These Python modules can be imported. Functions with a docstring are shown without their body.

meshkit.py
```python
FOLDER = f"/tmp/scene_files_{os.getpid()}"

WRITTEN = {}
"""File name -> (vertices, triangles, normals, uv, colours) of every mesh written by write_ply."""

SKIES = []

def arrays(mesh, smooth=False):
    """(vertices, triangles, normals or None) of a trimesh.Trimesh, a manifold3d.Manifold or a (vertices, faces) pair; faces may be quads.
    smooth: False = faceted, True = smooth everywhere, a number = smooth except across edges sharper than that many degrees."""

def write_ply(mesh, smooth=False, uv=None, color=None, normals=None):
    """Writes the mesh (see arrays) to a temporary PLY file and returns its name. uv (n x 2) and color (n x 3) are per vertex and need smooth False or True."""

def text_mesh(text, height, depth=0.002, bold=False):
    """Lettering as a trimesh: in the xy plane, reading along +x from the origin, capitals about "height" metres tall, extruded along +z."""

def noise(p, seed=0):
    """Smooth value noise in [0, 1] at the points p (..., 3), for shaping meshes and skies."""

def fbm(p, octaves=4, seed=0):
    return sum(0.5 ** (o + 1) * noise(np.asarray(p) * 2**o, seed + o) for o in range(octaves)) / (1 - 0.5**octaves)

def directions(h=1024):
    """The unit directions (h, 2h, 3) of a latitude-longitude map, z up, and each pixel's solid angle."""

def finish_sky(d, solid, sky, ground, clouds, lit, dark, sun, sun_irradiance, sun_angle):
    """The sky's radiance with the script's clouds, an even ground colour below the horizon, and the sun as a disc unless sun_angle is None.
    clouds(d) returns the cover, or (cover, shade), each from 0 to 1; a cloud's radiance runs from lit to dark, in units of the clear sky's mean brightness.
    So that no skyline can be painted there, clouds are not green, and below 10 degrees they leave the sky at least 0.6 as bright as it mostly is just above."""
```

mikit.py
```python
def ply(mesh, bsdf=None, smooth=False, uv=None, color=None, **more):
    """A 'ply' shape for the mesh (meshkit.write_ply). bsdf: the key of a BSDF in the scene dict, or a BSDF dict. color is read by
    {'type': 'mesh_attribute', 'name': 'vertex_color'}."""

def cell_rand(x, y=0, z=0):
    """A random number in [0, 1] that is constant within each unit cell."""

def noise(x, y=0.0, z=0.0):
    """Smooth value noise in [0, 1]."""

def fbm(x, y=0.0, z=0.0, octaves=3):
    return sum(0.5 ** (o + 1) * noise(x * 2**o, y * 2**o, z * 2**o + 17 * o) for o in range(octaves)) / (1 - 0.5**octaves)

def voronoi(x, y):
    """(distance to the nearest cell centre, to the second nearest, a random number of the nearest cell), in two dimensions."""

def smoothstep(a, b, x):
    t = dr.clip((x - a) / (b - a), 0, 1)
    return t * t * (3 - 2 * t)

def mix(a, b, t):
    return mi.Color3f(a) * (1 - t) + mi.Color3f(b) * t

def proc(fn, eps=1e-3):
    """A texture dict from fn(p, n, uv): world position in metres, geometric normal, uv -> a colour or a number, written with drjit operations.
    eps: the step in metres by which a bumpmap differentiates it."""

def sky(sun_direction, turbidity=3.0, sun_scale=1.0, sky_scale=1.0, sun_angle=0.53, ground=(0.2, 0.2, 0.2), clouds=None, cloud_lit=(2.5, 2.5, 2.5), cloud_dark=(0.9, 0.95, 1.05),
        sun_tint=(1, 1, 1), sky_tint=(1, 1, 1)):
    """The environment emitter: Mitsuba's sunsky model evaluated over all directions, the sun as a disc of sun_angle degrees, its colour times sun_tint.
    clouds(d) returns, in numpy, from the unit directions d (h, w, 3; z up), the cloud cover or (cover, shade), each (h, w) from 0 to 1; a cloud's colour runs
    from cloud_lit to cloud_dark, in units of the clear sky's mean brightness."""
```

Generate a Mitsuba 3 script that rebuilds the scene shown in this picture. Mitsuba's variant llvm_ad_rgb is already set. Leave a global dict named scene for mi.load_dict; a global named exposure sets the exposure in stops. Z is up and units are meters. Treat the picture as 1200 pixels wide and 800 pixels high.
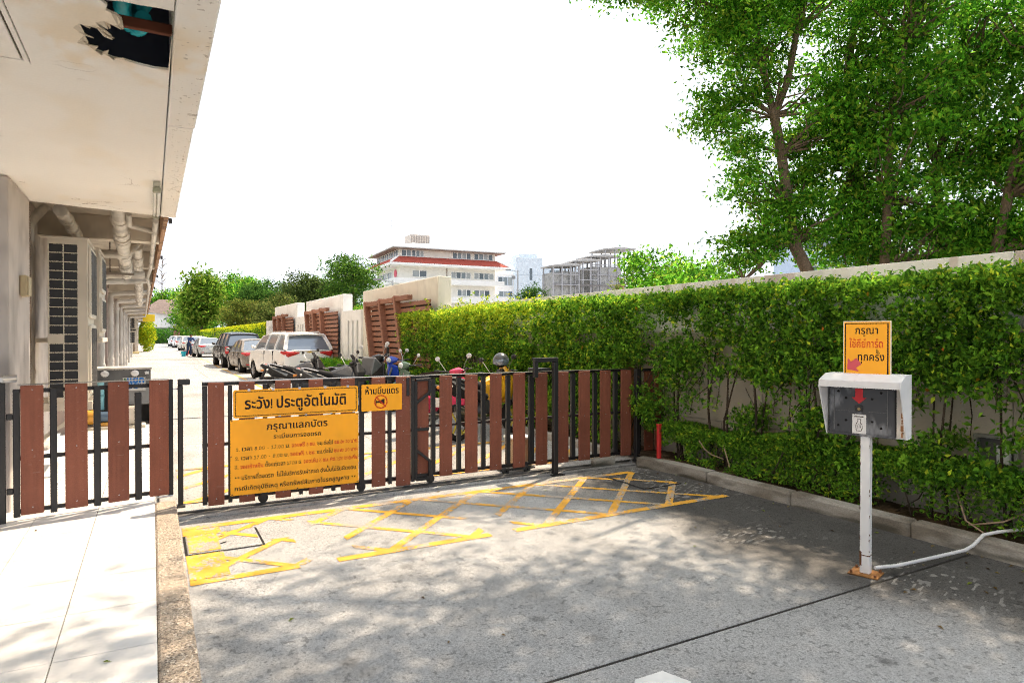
import math, random
import numpy as np, trimesh, drjit as dr, mitsuba as mi, mikit, meshkit
import manifold3d as m3
from shapely.geometry import Polygon, LineString, box as sbox
from shapely import affinity
from mikit import noise, fbm, voronoi, smoothstep, mix, cell_rand

T = mi.ScalarTransform4f
scene, labels = {}, {}
# ---------------------------------------------------------------- camera, light, exposure
CAM_H = 1.65
YAW = math.atan2(422, 765)
F = np.array([math.sin(YAW), math.cos(YAW), -0.0092])
scene['camera'] = {'type': 'perspective', 'fov': 2 * math.degrees(math.atan(600 / 765)), 'fov_axis': 'x', 'near_clip': 0.05, 'far_clip': 2000.0,
                   'to_world': T().look_at(origin=[0, 0, CAM_H], target=[float(F[0]), float(F[1]), CAM_H + float(F[2])], up=[0, 0, 1])}
SUN = (0.52, 0.31, 1.0)


def cloud_cover(d):
    n = meshkit.fbm(d * np.array([3.0, 3.0, 5.0]) + 4.0, 4, 3)
    cover = np.clip(0.96 + 0.25 * (n - 0.5), 0, 1)
    return cover, np.clip(0.15 + 0.6 * (n - 0.55), 0, 1)


scene['sky'] = mikit.sky(SUN, turbidity=3, clouds=cloud_cover, cloud_lit=(2.75, 2.88, 3.1), cloud_dark=(2.1, 2.2, 2.36), sun_tint=(1.0, 0.97, 0.94))
exposure = 2.45

# ---------------------------------------------------------------- materials
PAL = []
_pal = {}


def pal(rgb, dirt):
    k = (tuple(np.round(rgb, 4)), round(dirt, 3))
    if k not in _pal:
        _pal[k] = len(PAL)
        PAL.append(k)
    return _pal[k]


_arr = []


def palette(p, n, uv):
    if not _arr:
        _arr.extend(mi.Float([float(k[0][c]) for k in PAL]) for c in range(3))
        dr.eval(_arr)
    i = mi.UInt32(uv.x + 0.5)
    c = mi.Color3f(*(dr.gather(mi.Float, a, i) for a in _arr))
    k = fbm(p.x * 3.1, p.y * 3.1, p.z * 2.3, 3)
    s = noise(p.x * 37, p.y * 37, p.z * 11)
    run = noise(p.x * 9, p.y * 9, p.z * 0.8)
    m = 1 - uv.y * (0.75 * smoothstep(0.4, 0.75, k) + 0.35 * smoothstep(0.55, 0.8, run) + 0.25 * (s - 0.3))
    return c * dr.maximum(m, 0.15)


PT = mikit.proc(palette)


def scuffed(p, n, uv):
    a = fbm(p.x * 14, p.y * 14, p.z * 5, 4)
    b = noise(p.x * 120, p.y * 120, p.z * 30)
    s = smoothstep(0.50, 0.72, a) * (0.5 + 0.5 * b)
    return mix((0.050, 0.054, 0.062), (0.24, 0.25, 0.27), s)


def bs(key, d, two=True):
    scene[key] = {'type': 'twosided', 'b': d} if two else d


bs('matte', {'type': 'principled', 'base_color': PT, 'roughness': 0.8, 'specular': 0.25})
bs('satin', {'type': 'principled', 'base_color': PT, 'roughness': 0.42, 'specular': 0.45})
bs('gloss', {'type': 'principled', 'base_color': PT, 'roughness': 0.28, 'specular': 0.5, 'clearcoat': 0.9, 'clearcoat_gloss': 0.92})
bs('metal', {'type': 'principled', 'base_color': PT, 'roughness': 0.3, 'metallic': 1.0})
bs('glass', {'type': 'principled', 'base_color': {'type': 'rgb', 'value': [0.20, 0.245, 0.30]}, 'metallic': 0.35, 'roughness': 0.06, 'specular': 0.85, 'clearcoat': 1.0, 'clearcoat_gloss': 0.97})
bs('scuffed', {'type': 'principled', 'base_color': mikit.proc(scuffed), 'roughness': 0.5, 'specular': 0.4})
bs('leaf', {'type': 'principledthin', 'base_color': {'type': 'mesh_attribute', 'name': 'vertex_color'}, 'roughness': 0.45, 'diff_trans': 1.15, 'spec_trans': 0.0, 'eta': 1.35}, two=False)


def concrete_tone(p):
    a = fbm(p.x * 0.7, p.y * 0.7, 3.0, 4)
    b = fbm(p.x * 3.3 + 7, p.y * 3.3, 1.0, 3)
    g = noise(p.x * 120, p.y * 120)
    h = noise(p.x * 260 + 5, p.y * 260)
    v = 0.315 * (0.80 + 0.36 * a) * (0.88 + 0.24 * b) * (0.46 + 0.50 * g + 0.58 * h)
    pit = smoothstep(0.80, 0.86, noise(p.x * 48 + 11, p.y * 48)) * 0.35
    return v * (1 - pit)


def concrete(p, n, uv):
    v = concrete_tone(p)
    # damp dirt and painted-in hedge shade along the planted kerb, tyre scuffs, pale scratches
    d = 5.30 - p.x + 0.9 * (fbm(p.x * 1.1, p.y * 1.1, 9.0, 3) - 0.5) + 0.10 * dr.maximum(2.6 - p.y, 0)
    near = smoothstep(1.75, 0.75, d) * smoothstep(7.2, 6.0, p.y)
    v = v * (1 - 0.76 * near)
    scr = smoothstep(0.70, 0.80, noise(p.x * 16 + p.y * 5, p.y * 42 - p.x * 13)) * smoothstep(0.45, 0.7, fbm(p.x * 1.6, p.y * 1.6, 4.0, 2))
    v = v + 0.13 * scr * near
    blot = smoothstep(0.62, 0.72, fbm(p.x * 2.3 + 31, p.y * 2.3, 0.0, 3))
    v = v * (1 - 0.12 * blot)
    tyre = smoothstep(0.62, 0.8, noise(p.x * 4.2 + 0.25 * p.y, 3.0)) * smoothstep(0.4, 0.65, fbm(p.x * 0.8 + 9, p.y * 0.5, 2.0, 3))
    v = v * (1 - 0.16 * tyre)
    lx, ly, lr = voronoi(p.x * 1.9 + 3, p.y * 1.9)
    oil = smoothstep(0.13, 0.05, lx + 0.05 * (noise(p.x * 14, p.y * 14) - 0.5)) * smoothstep(0.72, 0.8, lr)
    v = v * (1 - 0.35 * oil)
    ck = dr.abs(fbm(p.x * 0.55 + 2, p.y * 0.55 + 8, 1.0, 5) - 0.5)
    v = v * (1 - 0.5 * smoothstep(0.0016, 0.0006, ck) * smoothstep(0.5, 0.6, fbm(p.x * 0.6 + 30, p.y * 0.6, 0.0, 2)))
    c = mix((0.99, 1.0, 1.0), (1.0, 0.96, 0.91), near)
    return mi.Color3f(c * v)


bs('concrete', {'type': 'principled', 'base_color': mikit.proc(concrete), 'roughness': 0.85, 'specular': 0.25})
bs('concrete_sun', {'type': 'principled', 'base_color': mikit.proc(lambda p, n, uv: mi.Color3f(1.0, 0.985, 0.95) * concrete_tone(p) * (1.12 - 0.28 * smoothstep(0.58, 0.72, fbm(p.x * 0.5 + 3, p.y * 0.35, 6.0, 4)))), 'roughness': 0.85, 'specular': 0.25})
bs('paint_yellow', {'type': 'principled', 'base_color': mikit.proc(lambda p, n, uv: _yellow(p)), 'roughness': 0.7, 'specular': 0.3})


def _yellow(p):
    w = fbm(p.x * 5.0, p.y * 5.0, 2.0, 4)
    g = noise(p.x * 60, p.y * 60)
    wear = smoothstep(0.52, 0.66, 0.70 * w + 0.30 * g + 0.03)
    tone = 0.75 + 0.4 * fbm(p.x * 9, p.y * 9, 5.0, 2)
    return mix(mi.Color3f(0.70, 0.36, 0.045) * tone, mi.Color3f(1.0, 0.97, 0.92) * concrete_tone(p), wear * 0.9)


def tile_tex(p, n, uv):
    a = fbm(p.x * 1.3, p.y * 1.3, 0.0, 3)
    r = cell_rand(uv.x, 3.0)
    s = noise(p.x * 60, p.y * 60)
    gr = smoothstep(0.62, 0.80, fbm(p.x * 5, p.y * 5, 3.0, 4)) * 0.16
    return mi.Color3f(0.66, 0.655, 0.64) * (0.86 + 0.14 * a + 0.07 * r + 0.05 * s) * (1 - gr)


bs('tile', {'type': 'principled', 'base_color': mikit.proc(tile_tex), 'roughness': 0.38, 'specular': 0.4})


def pebble(p, n, uv):
    d1, d2, r = voronoi(p.x * 105, (p.y + p.z) * 105)
    e = smoothstep(0.02, 0.22, d2 - d1)
    c = mix((0.47, 0.38, 0.29), (0.12, 0.095, 0.075), smoothstep(0.35, 0.95, r))
    c = mix(c, (0.66, 0.60, 0.52), smoothstep(0.12, 0.08, r))
    return mix((0.30, 0.26, 0.21), c, e) * (0.75 + 0.45 * fbm(p.x * 3, p.y * 3, 0.0, 3))


bs('pebble', {'type': 'principled', 'base_color': mikit.proc(pebble), 'roughness': 0.75, 'specular': 0.3})


def board(p, n, uv):
    k = uv.x
    g = fbm(p.x * 55 + k * 7.3, p.y * 55, p.z * 2.2 + k, 3)
    sp = noise(p.x * 140, p.y * 140, p.z * 140)
    b = fbm(p.x * 4 + k, p.y * 4, p.z * 4, 2)
    v = (0.62 + 0.42 * g + 0.24 * sp + 0.25 * (b - 0.5)) * (0.88 + 0.22 * cell_rand(k, 1.0))
    sc = smoothstep(0.86, 0.9, noise(p.x * 30, p.y * 30, p.z * 70 + k)) * 0.25
    return mix(mi.Color3f(0.225, 0.074, 0.044) * v, (0.34, 0.25, 0.21), sc)


bs('board', {'type': 'principled', 'base_color': mikit.proc(board), 'roughness': 0.58, 'specular': 0.35})


def slatwood(p, n, uv):
    g = fbm(p.x * 9, p.y * 5 + uv.x, p.z * 60, 2)
    return mi.Color3f(0.30, 0.135, 0.085) * (0.7 + 0.45 * g) * (0.8 + 0.35 * cell_rand(uv.x, 2.0))


bs('slat', {'type': 'principled', 'base_color': mikit.proc(slatwood), 'roughness': 0.6, 'specular': 0.3})


def plaster(p, n, uv):
    a = fbm(p.x * 1.1, p.y * 1.1, p.z * 1.1, 4)
    s = noise(p.x * 160, p.y * 160, p.z * 160)
    st = smoothstep(0.60, 0.78, fbm(p.x * 2.6 + 5, p.y * 1.6, p.z * 0.7, 3))
    crack = smoothstep(0.008, 0.0, dr.abs(fbm(p.x * 2.2 + 1, p.y * 2.2, p.z * 2.2, 4) - 0.47)) * smoothstep(0.5, 0.62, fbm(p.x * 1.7, p.y * 1.7 + 3, 2.0, 2))
    c = mi.Color3f(0.84, 0.825, 0.79) * (0.90 + 0.14 * a + 0.05 * (s - 0.5))
    c = mix(c, c * mi.Color3f(0.93, 0.85, 0.72), st * 0.35)
    hd_ = dr.sqrt(dr.square(p.x + 0.1) + dr.square(p.y - 3.62))
    wet = smoothstep(0.62, 0.22, hd_ + 0.5 * (fbm(p.x * 6, p.y * 6, 1.0, 3) - 0.5)) * smoothstep(0.35, 0.6, fbm(p.x * 9, p.y * 5, 3.0, 3))
    c = mix(c, c * mi.Color3f(0.86, 0.68, 0.42), wet * 0.45)
    speck = smoothstep(0.83, 0.88, noise(p.x * 45, p.y * 45, p.z * 45)) * smoothstep(0.10, 0.16, p.x)
    return mix(c, (0.22, 0.18, 0.14), dr.maximum(crack * 0.6, speck * 0.45))


bs('plaster', {'type': 'principled', 'base_color': mikit.proc(plaster), 'roughness': 0.85, 'specular': 0.2})


def wallstone(p, n, uv):
    a = fbm(p.x * 1.5, p.y * 1.5, p.z * 1.5, 3)
    s = noise(p.x * 140, p.y * 140, p.z * 140)
    run = smoothstep(0.62, 0.82, noise(p.y * 7.0, 2.0, p.z * 0.5)) * smoothstep(0.3, 1.0, p.z) * 0.15
    low = smoothstep(0.75, 0.0, p.z) * 0.35
    rust = smoothstep(0.84, 0.92, noise(p.y * 6.1 + 3, 7.0)) * smoothstep(2.05, 2.3, p.z) * smoothstep(3.1, 2.4, p.z)
    c = mix((0.47, 0.42, 0.36), (0.86, 0.845, 0.82), smoothstep(1.66, 1.74, p.z)) * (0.8 + 0.26 * a + 0.14 * (s - 0.5)) * (1 - run) * (1 - low)
    return mix(c, (0.32, 0.14, 0.07), rust * 0.35)


bs('wallstone', {'type': 'principled', 'base_color': mikit.proc(wallstone), 'roughness': 0.85, 'specular': 0.2})


def bark(p, n, uv):
    a = fbm(p.x * 14, p.y * 14, p.z * 4, 3)
    b = noise(p.x * 70, p.y * 70, p.z * 30)
    return mix((0.085, 0.06, 0.045), (0.25, 0.19, 0.14), 0.75 * a + 0.25 * b)


bs('dark_bark', {'type': 'principled', 'base_color': mikit.proc(lambda p, n, uv: mix((0.02, 0.016, 0.012), (0.085, 0.065, 0.05), noise(p.x * 40, p.y * 40, p.z * 12))), 'roughness': 0.9, 'specular': 0.15})
bs('bark', {'type': 'principled', 'base_color': mikit.proc(bark), 'roughness': 0.9, 'specular': 0.15})


def kerbstone(p, n, uv):
    a = fbm(p.x * 4, p.y * 4, p.z * 4, 4)
    g = noise(p.x * 110, p.y * 110, p.z * 110)
    st = smoothstep(0.45, 0.7, fbm(p.x * 2 + 4, p.y * 2.4, p.z * 6, 3))
    moss = smoothstep(0.52, 0.66, fbm(p.x * 5, p.y * 3, p.z * 8 + 2, 3)) * smoothstep(0.10, 0.02, p.z)
    c = mi.Color3f(0.36, 0.34, 0.30) * (0.55 + 0.5 * a + 0.4 * (g - 0.4))
    c = mix(c, c * mi.Color3f(0.42, 0.38, 0.33), st * 0.8)
    return mix(c, (0.035, 0.035, 0.025), moss * 0.7)


bs('kerbstone', {'type': 'principled', 'base_color': mikit.proc(kerbstone), 'roughness': 0.9, 'specular': 0.2})


def soil(p, n, uv):
    a = fbm(p.x * 6, p.y * 6, 0.0, 4)
    return mix((0.045, 0.032, 0.022), (0.15, 0.105, 0.07), smoothstep(0.35, 0.75, a)) * (0.7 + 0.6 * noise(p.x * 60, p.y * 60))


bs('soil', {'type': 'principled', 'base_color': mikit.proc(soil), 'roughness': 0.95, 'specular': 0.1})

BLACK = ('satin', (0.018, 0.018, 0.020), 0.25)
STEEL = ('metal', (0.55, 0.55, 0.56), 0.3)
CHROME = ('metal', (0.8, 0.8, 0.82), 0.05)
WHITE = ('satin', (0.70, 0.71, 0.72), 0.12)
PIPE = ('satin', (0.62, 0.585, 0.52), 0.45)
RUBBER = ('matte', (0.02, 0.02, 0.02), 0.1)
SIGNY = ('satin', (0.93, 0.41, 0.010), 0.17)
INK = ('matte', (0.03, 0.018, 0.012), 0.0)
REDINK = ('matte', (0.50, 0.035, 0.015), 0.0)
RED = ('satin', (0.55, 0.03, 0.03), 0.1)


# ---------------------------------------------------------------- mesh tools
def _box_template():
    pts = np.array([[a * (1 - .1 * (k != 0)), b * (1 - .1 * (k != 1)), c * (1 - .1 * (k != 2))] for a in (-1, 1) for b in (-1, 1) for c in (-1, 1) for k in range(3)], float)
    h = trimesh.convex.convex_hull(pts)
    order = [int(np.argmin(((pts - v) ** 2).sum(1))) for v in h.vertices]
    return np.array(order)[h.faces]


BOXF = _box_template()
SG = np.array([[a, b, c] for a in (-1, 1) for b in (-1, 1) for c in (-1, 1) for k in range(3)], float)
KM = np.tile(np.eye(3), (8, 1))


def frame(d, up=(0, 0, 1)):
    """Columns x (across), y (up-ish), z (along d)."""
    z = np.asarray(d, float)
    z = z / np.linalg.norm(z)
    x = np.cross(up, z)
    if np.linalg.norm(x) < 1e-6:
        x = np.cross((0, 1, 0), z)
    x /= np.linalg.norm(x)
    return np.stack([x, np.cross(z, x), z], 1)


def rotz(a):
    c, s = math.cos(a), math.sin(a)
    return np.array([[c, -s, 0], [s, c, 0], [0, 0, 1.0]])


def rotx(a):
    c, s = math.cos(a), math.sin(a)
    return np.array([[1, 0, 0], [0, c, -s], [0, s, c.real]])


def roty(a):
    c, s = math.cos(a), math.sin(a)
    return np.array([[c, 0, s], [0, 1, 0], [-s, 0, c]])


class MB:
    """Collects faces; R, t is the placement applied to everything added."""

    def __init__(self, R=None, t=(0, 0, 0)):
        self.v, self.f, self.n = [], [], 0
        self.R, self.t = (np.eye(3) if R is None else np.asarray(R)), np.asarray(t, float)

    def add(self, v, f):
        v, f = np.asarray(v, float), np.asarray(f, int)
        if f.shape[1] == 4:
            f = np.vstack([f[:, [0, 1, 2]], f[:, [0, 2, 3]]])
        self.v.append(v @ self.R.T + self.t)
        self.f.append(f + self.n)
        self.n += len(v)
        return self

    def mesh(self, m):
        if hasattr(m, 'to_mesh'):
            q = m.to_mesh()
            return self.add(q.vert_properties[:, :3], q.tri_verts)
        return self.add(m.vertices, m.faces)

    def box(self, c, s, R=None, bev=0.004):
        h = np.asarray(s, float) / 2
        b = min(bev, 0.45 * h.min())
        v = SG * (h - b * (1 - KM))
        return self.add((v if R is None else v @ np.asarray(R).T) + np.asarray(c, float), BOXF)

    def bb(self, x0, x1, y0, y1, z0, z1, bev=0.004):
        return self.box(((x0 + x1) / 2, (y0 + y1) / 2, (z0 + z1) / 2), (abs(x1 - x0), abs(y1 - y0), abs(z1 - z0)), bev=bev)

    def bar(self, p, q, w, h, up=(0, 0, 1), bev=0.003):
        p, q = np.asarray(p, float), np.asarray(q, float)
        return self.box((p + q) / 2, (w, h, np.linalg.norm(q - p)), frame(q - p, up), bev)

    def tube(self, pts, r, sides=10, cap=True):
        p = np.asarray(pts, float)
        r = np.broadcast_to(np.asarray(r, float), (len(p),))
        t = np.gradient(p, axis=0)
        t /= np.linalg.norm(t, axis=1, keepdims=True) + 1e-12
        a = np.cross(t[0], (0, 0, 1) if abs(t[0][2]) < 0.9 else (1, 0, 0))
        ang = np.arange(sides) * 2 * np.pi / sides
        rings = []
        for k in range(len(p)):
            a = a - t[k] * (a @ t[k])
            a /= np.linalg.norm(a) + 1e-12
            b = np.cross(t[k], a)
            rings.append(p[k] + r[k] * (np.cos(ang)[:, None] * a + np.sin(ang)[:, None] * b))
        v = np.vstack(rings)
        i, j = np.meshgrid(np.arange(len(p) - 1), np.arange(sides), indexing='ij')
        q = np.stack([i * sides + j, i * sides + (j + 1) % sides, (i + 1) * sides + (j + 1) % sides, (i + 1) * sides + j], -1).reshape(-1, 4)
        f = np.vstack([q[:, [0, 1, 2]], q[:, [0, 2, 3]]])
        if cap:
            n0 = len(v)
            v = np.vstack([v, rings[0], rings[-1], p[:1], p[-1:]])
            k = np.arange(sides)
            f = np.vstack([f, np.stack([n0 + (k + 1) % sides, n0 + k, k * 0 + n0 + 2 * sides], 1), np.stack([n0 + sides + k, n0 + sides + (k + 1) % sides, k * 0 + n0 + 2 * sides + 1], 1)])
        return self.add(v, f)

    def cyl(self, p, q, r, sides=16, r2=None):
        return self.tube([p, q], [r, r if r2 is None else r2], sides)

    def lathe(self, prof, axis_p, axis_d, sides=20):
        """prof: (radius, height along axis)."""
        A = frame(axis_d)
        pr = np.asarray(prof, float)
        ang = np.arange(sides) * 2 * np.pi / sides
        v = np.concatenate([np.stack([r * np.cos(ang), r * np.sin(ang), 0 * ang + h], 1) for r, h in pr])
        i, j = np.meshgrid(np.arange(len(pr) - 1), np.arange(sides), indexing='ij')
        q = np.stack([i * sides + j, i * sides + (j + 1) % sides, (i + 1) * sides + (j + 1) % sides, (i + 1) * sides + j], -1).reshape(-1, 4)
        return self.add(v @ A.T + np.asarray(axis_p, float), q)

    def ell(self, c, r, rings=8, R=None):
        s = trimesh.creation.uv_sphere(1.0, count=[rings, 2 * rings])
        v = s.vertices * np.asarray(r, float)
        return self.add((v if R is None else v @ np.asarray(R).T) + np.asarray(c, float), s.faces)

    def extrude(self, poly, h, A=None, o=(0, 0, 0)):
        """A shapely polygon in a plane: A's columns are the polygon's x, y and the extrusion direction."""
        for g in getattr(poly, 'geoms', [poly]):
            m = trimesh.creation.extrude_polygon(g, h, engine='earcut')
            self.add(m.vertices @ (np.eye(3) if A is None else np.asarray(A)).T + np.asarray(o, float), m.faces)
        return self

    def flat(self, poly, A=None, o=(0, 0, 0)):
        for g in getattr(poly, 'geoms', [poly]):
            v, f = trimesh.creation.triangulate_polygon(g, engine='earcut')
            v = np.column_stack([v, np.zeros(len(v))])
            self.add(v @ (np.eye(3) if A is None else np.asarray(A)).T + np.asarray(o, float), f)
        return self

    def get(self):
        return np.vstack(self.v), np.vstack(self.f)


def hull(spheres, seg=12):
    return m3.Manifold.batch_hull([m3.Manifold.sphere(r, seg).translate(list(map(float, c))) for c, r in spheres])


def num(name):
    k, n = name, 0
    while k in scene or k in labels or any(q.startswith(k + '__') for q in (scene if n < 1 else ())):
        n += 1
        k = f'{name}_{n:03d}'
    return k


COUNT = {}


def fresh(name):
    n = COUNT.get(name, -1) + 1
    COUNT[name] = n
    return name if n == 0 else f'{name}_{n:03d}'


def thing(name, label, cat=None, group=None, kind=None):
    k = fresh(name)
    labels[k] = {'label': label}
    if cat:
        labels[k]['category'] = cat
    if group:
        labels[k]['group'] = group
    if kind:
        labels[k]['kind'] = kind
    return k


def shape(mesh, mat, smooth=False, k=0.0):
    if isinstance(mesh, MB):
        mesh = mesh.get()
    key = mat if isinstance(mat, str) else mat[0]
    u = (k, 0.0) if isinstance(mat, str) else (pal(mat[1], mat[2]), mat[2])
    v, f, n = meshkit.arrays(mesh, smooth)
    path = meshkit.write_ply((v, f), False, np.tile(np.array(u, float), (len(v), 1)), None, normals=n)
    return {'type': 'ply', 'filename': path, 'face_normals': n is None, 'bsdf': {'type': 'ref', 'id': key}}


def put(parent, part, mesh, mat, smooth=False, label=None, kind=None, k=0.0, **more):
    """One shape: a part of PARENT, or the thing itself where part is None."""
    key = parent if part is None else fresh(parent + '__' + part)
    scene[key] = mesh if isinstance(mesh, dict) else shape(mesh, mat, smooth, k)
    if more:
        scene[key] = {**scene[key], **more}
    if label or kind:
        labels.setdefault(key, {})
        if label:
            labels[key]['label'] = label
        if kind:
            labels[key]['kind'] = kind
    return key


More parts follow.
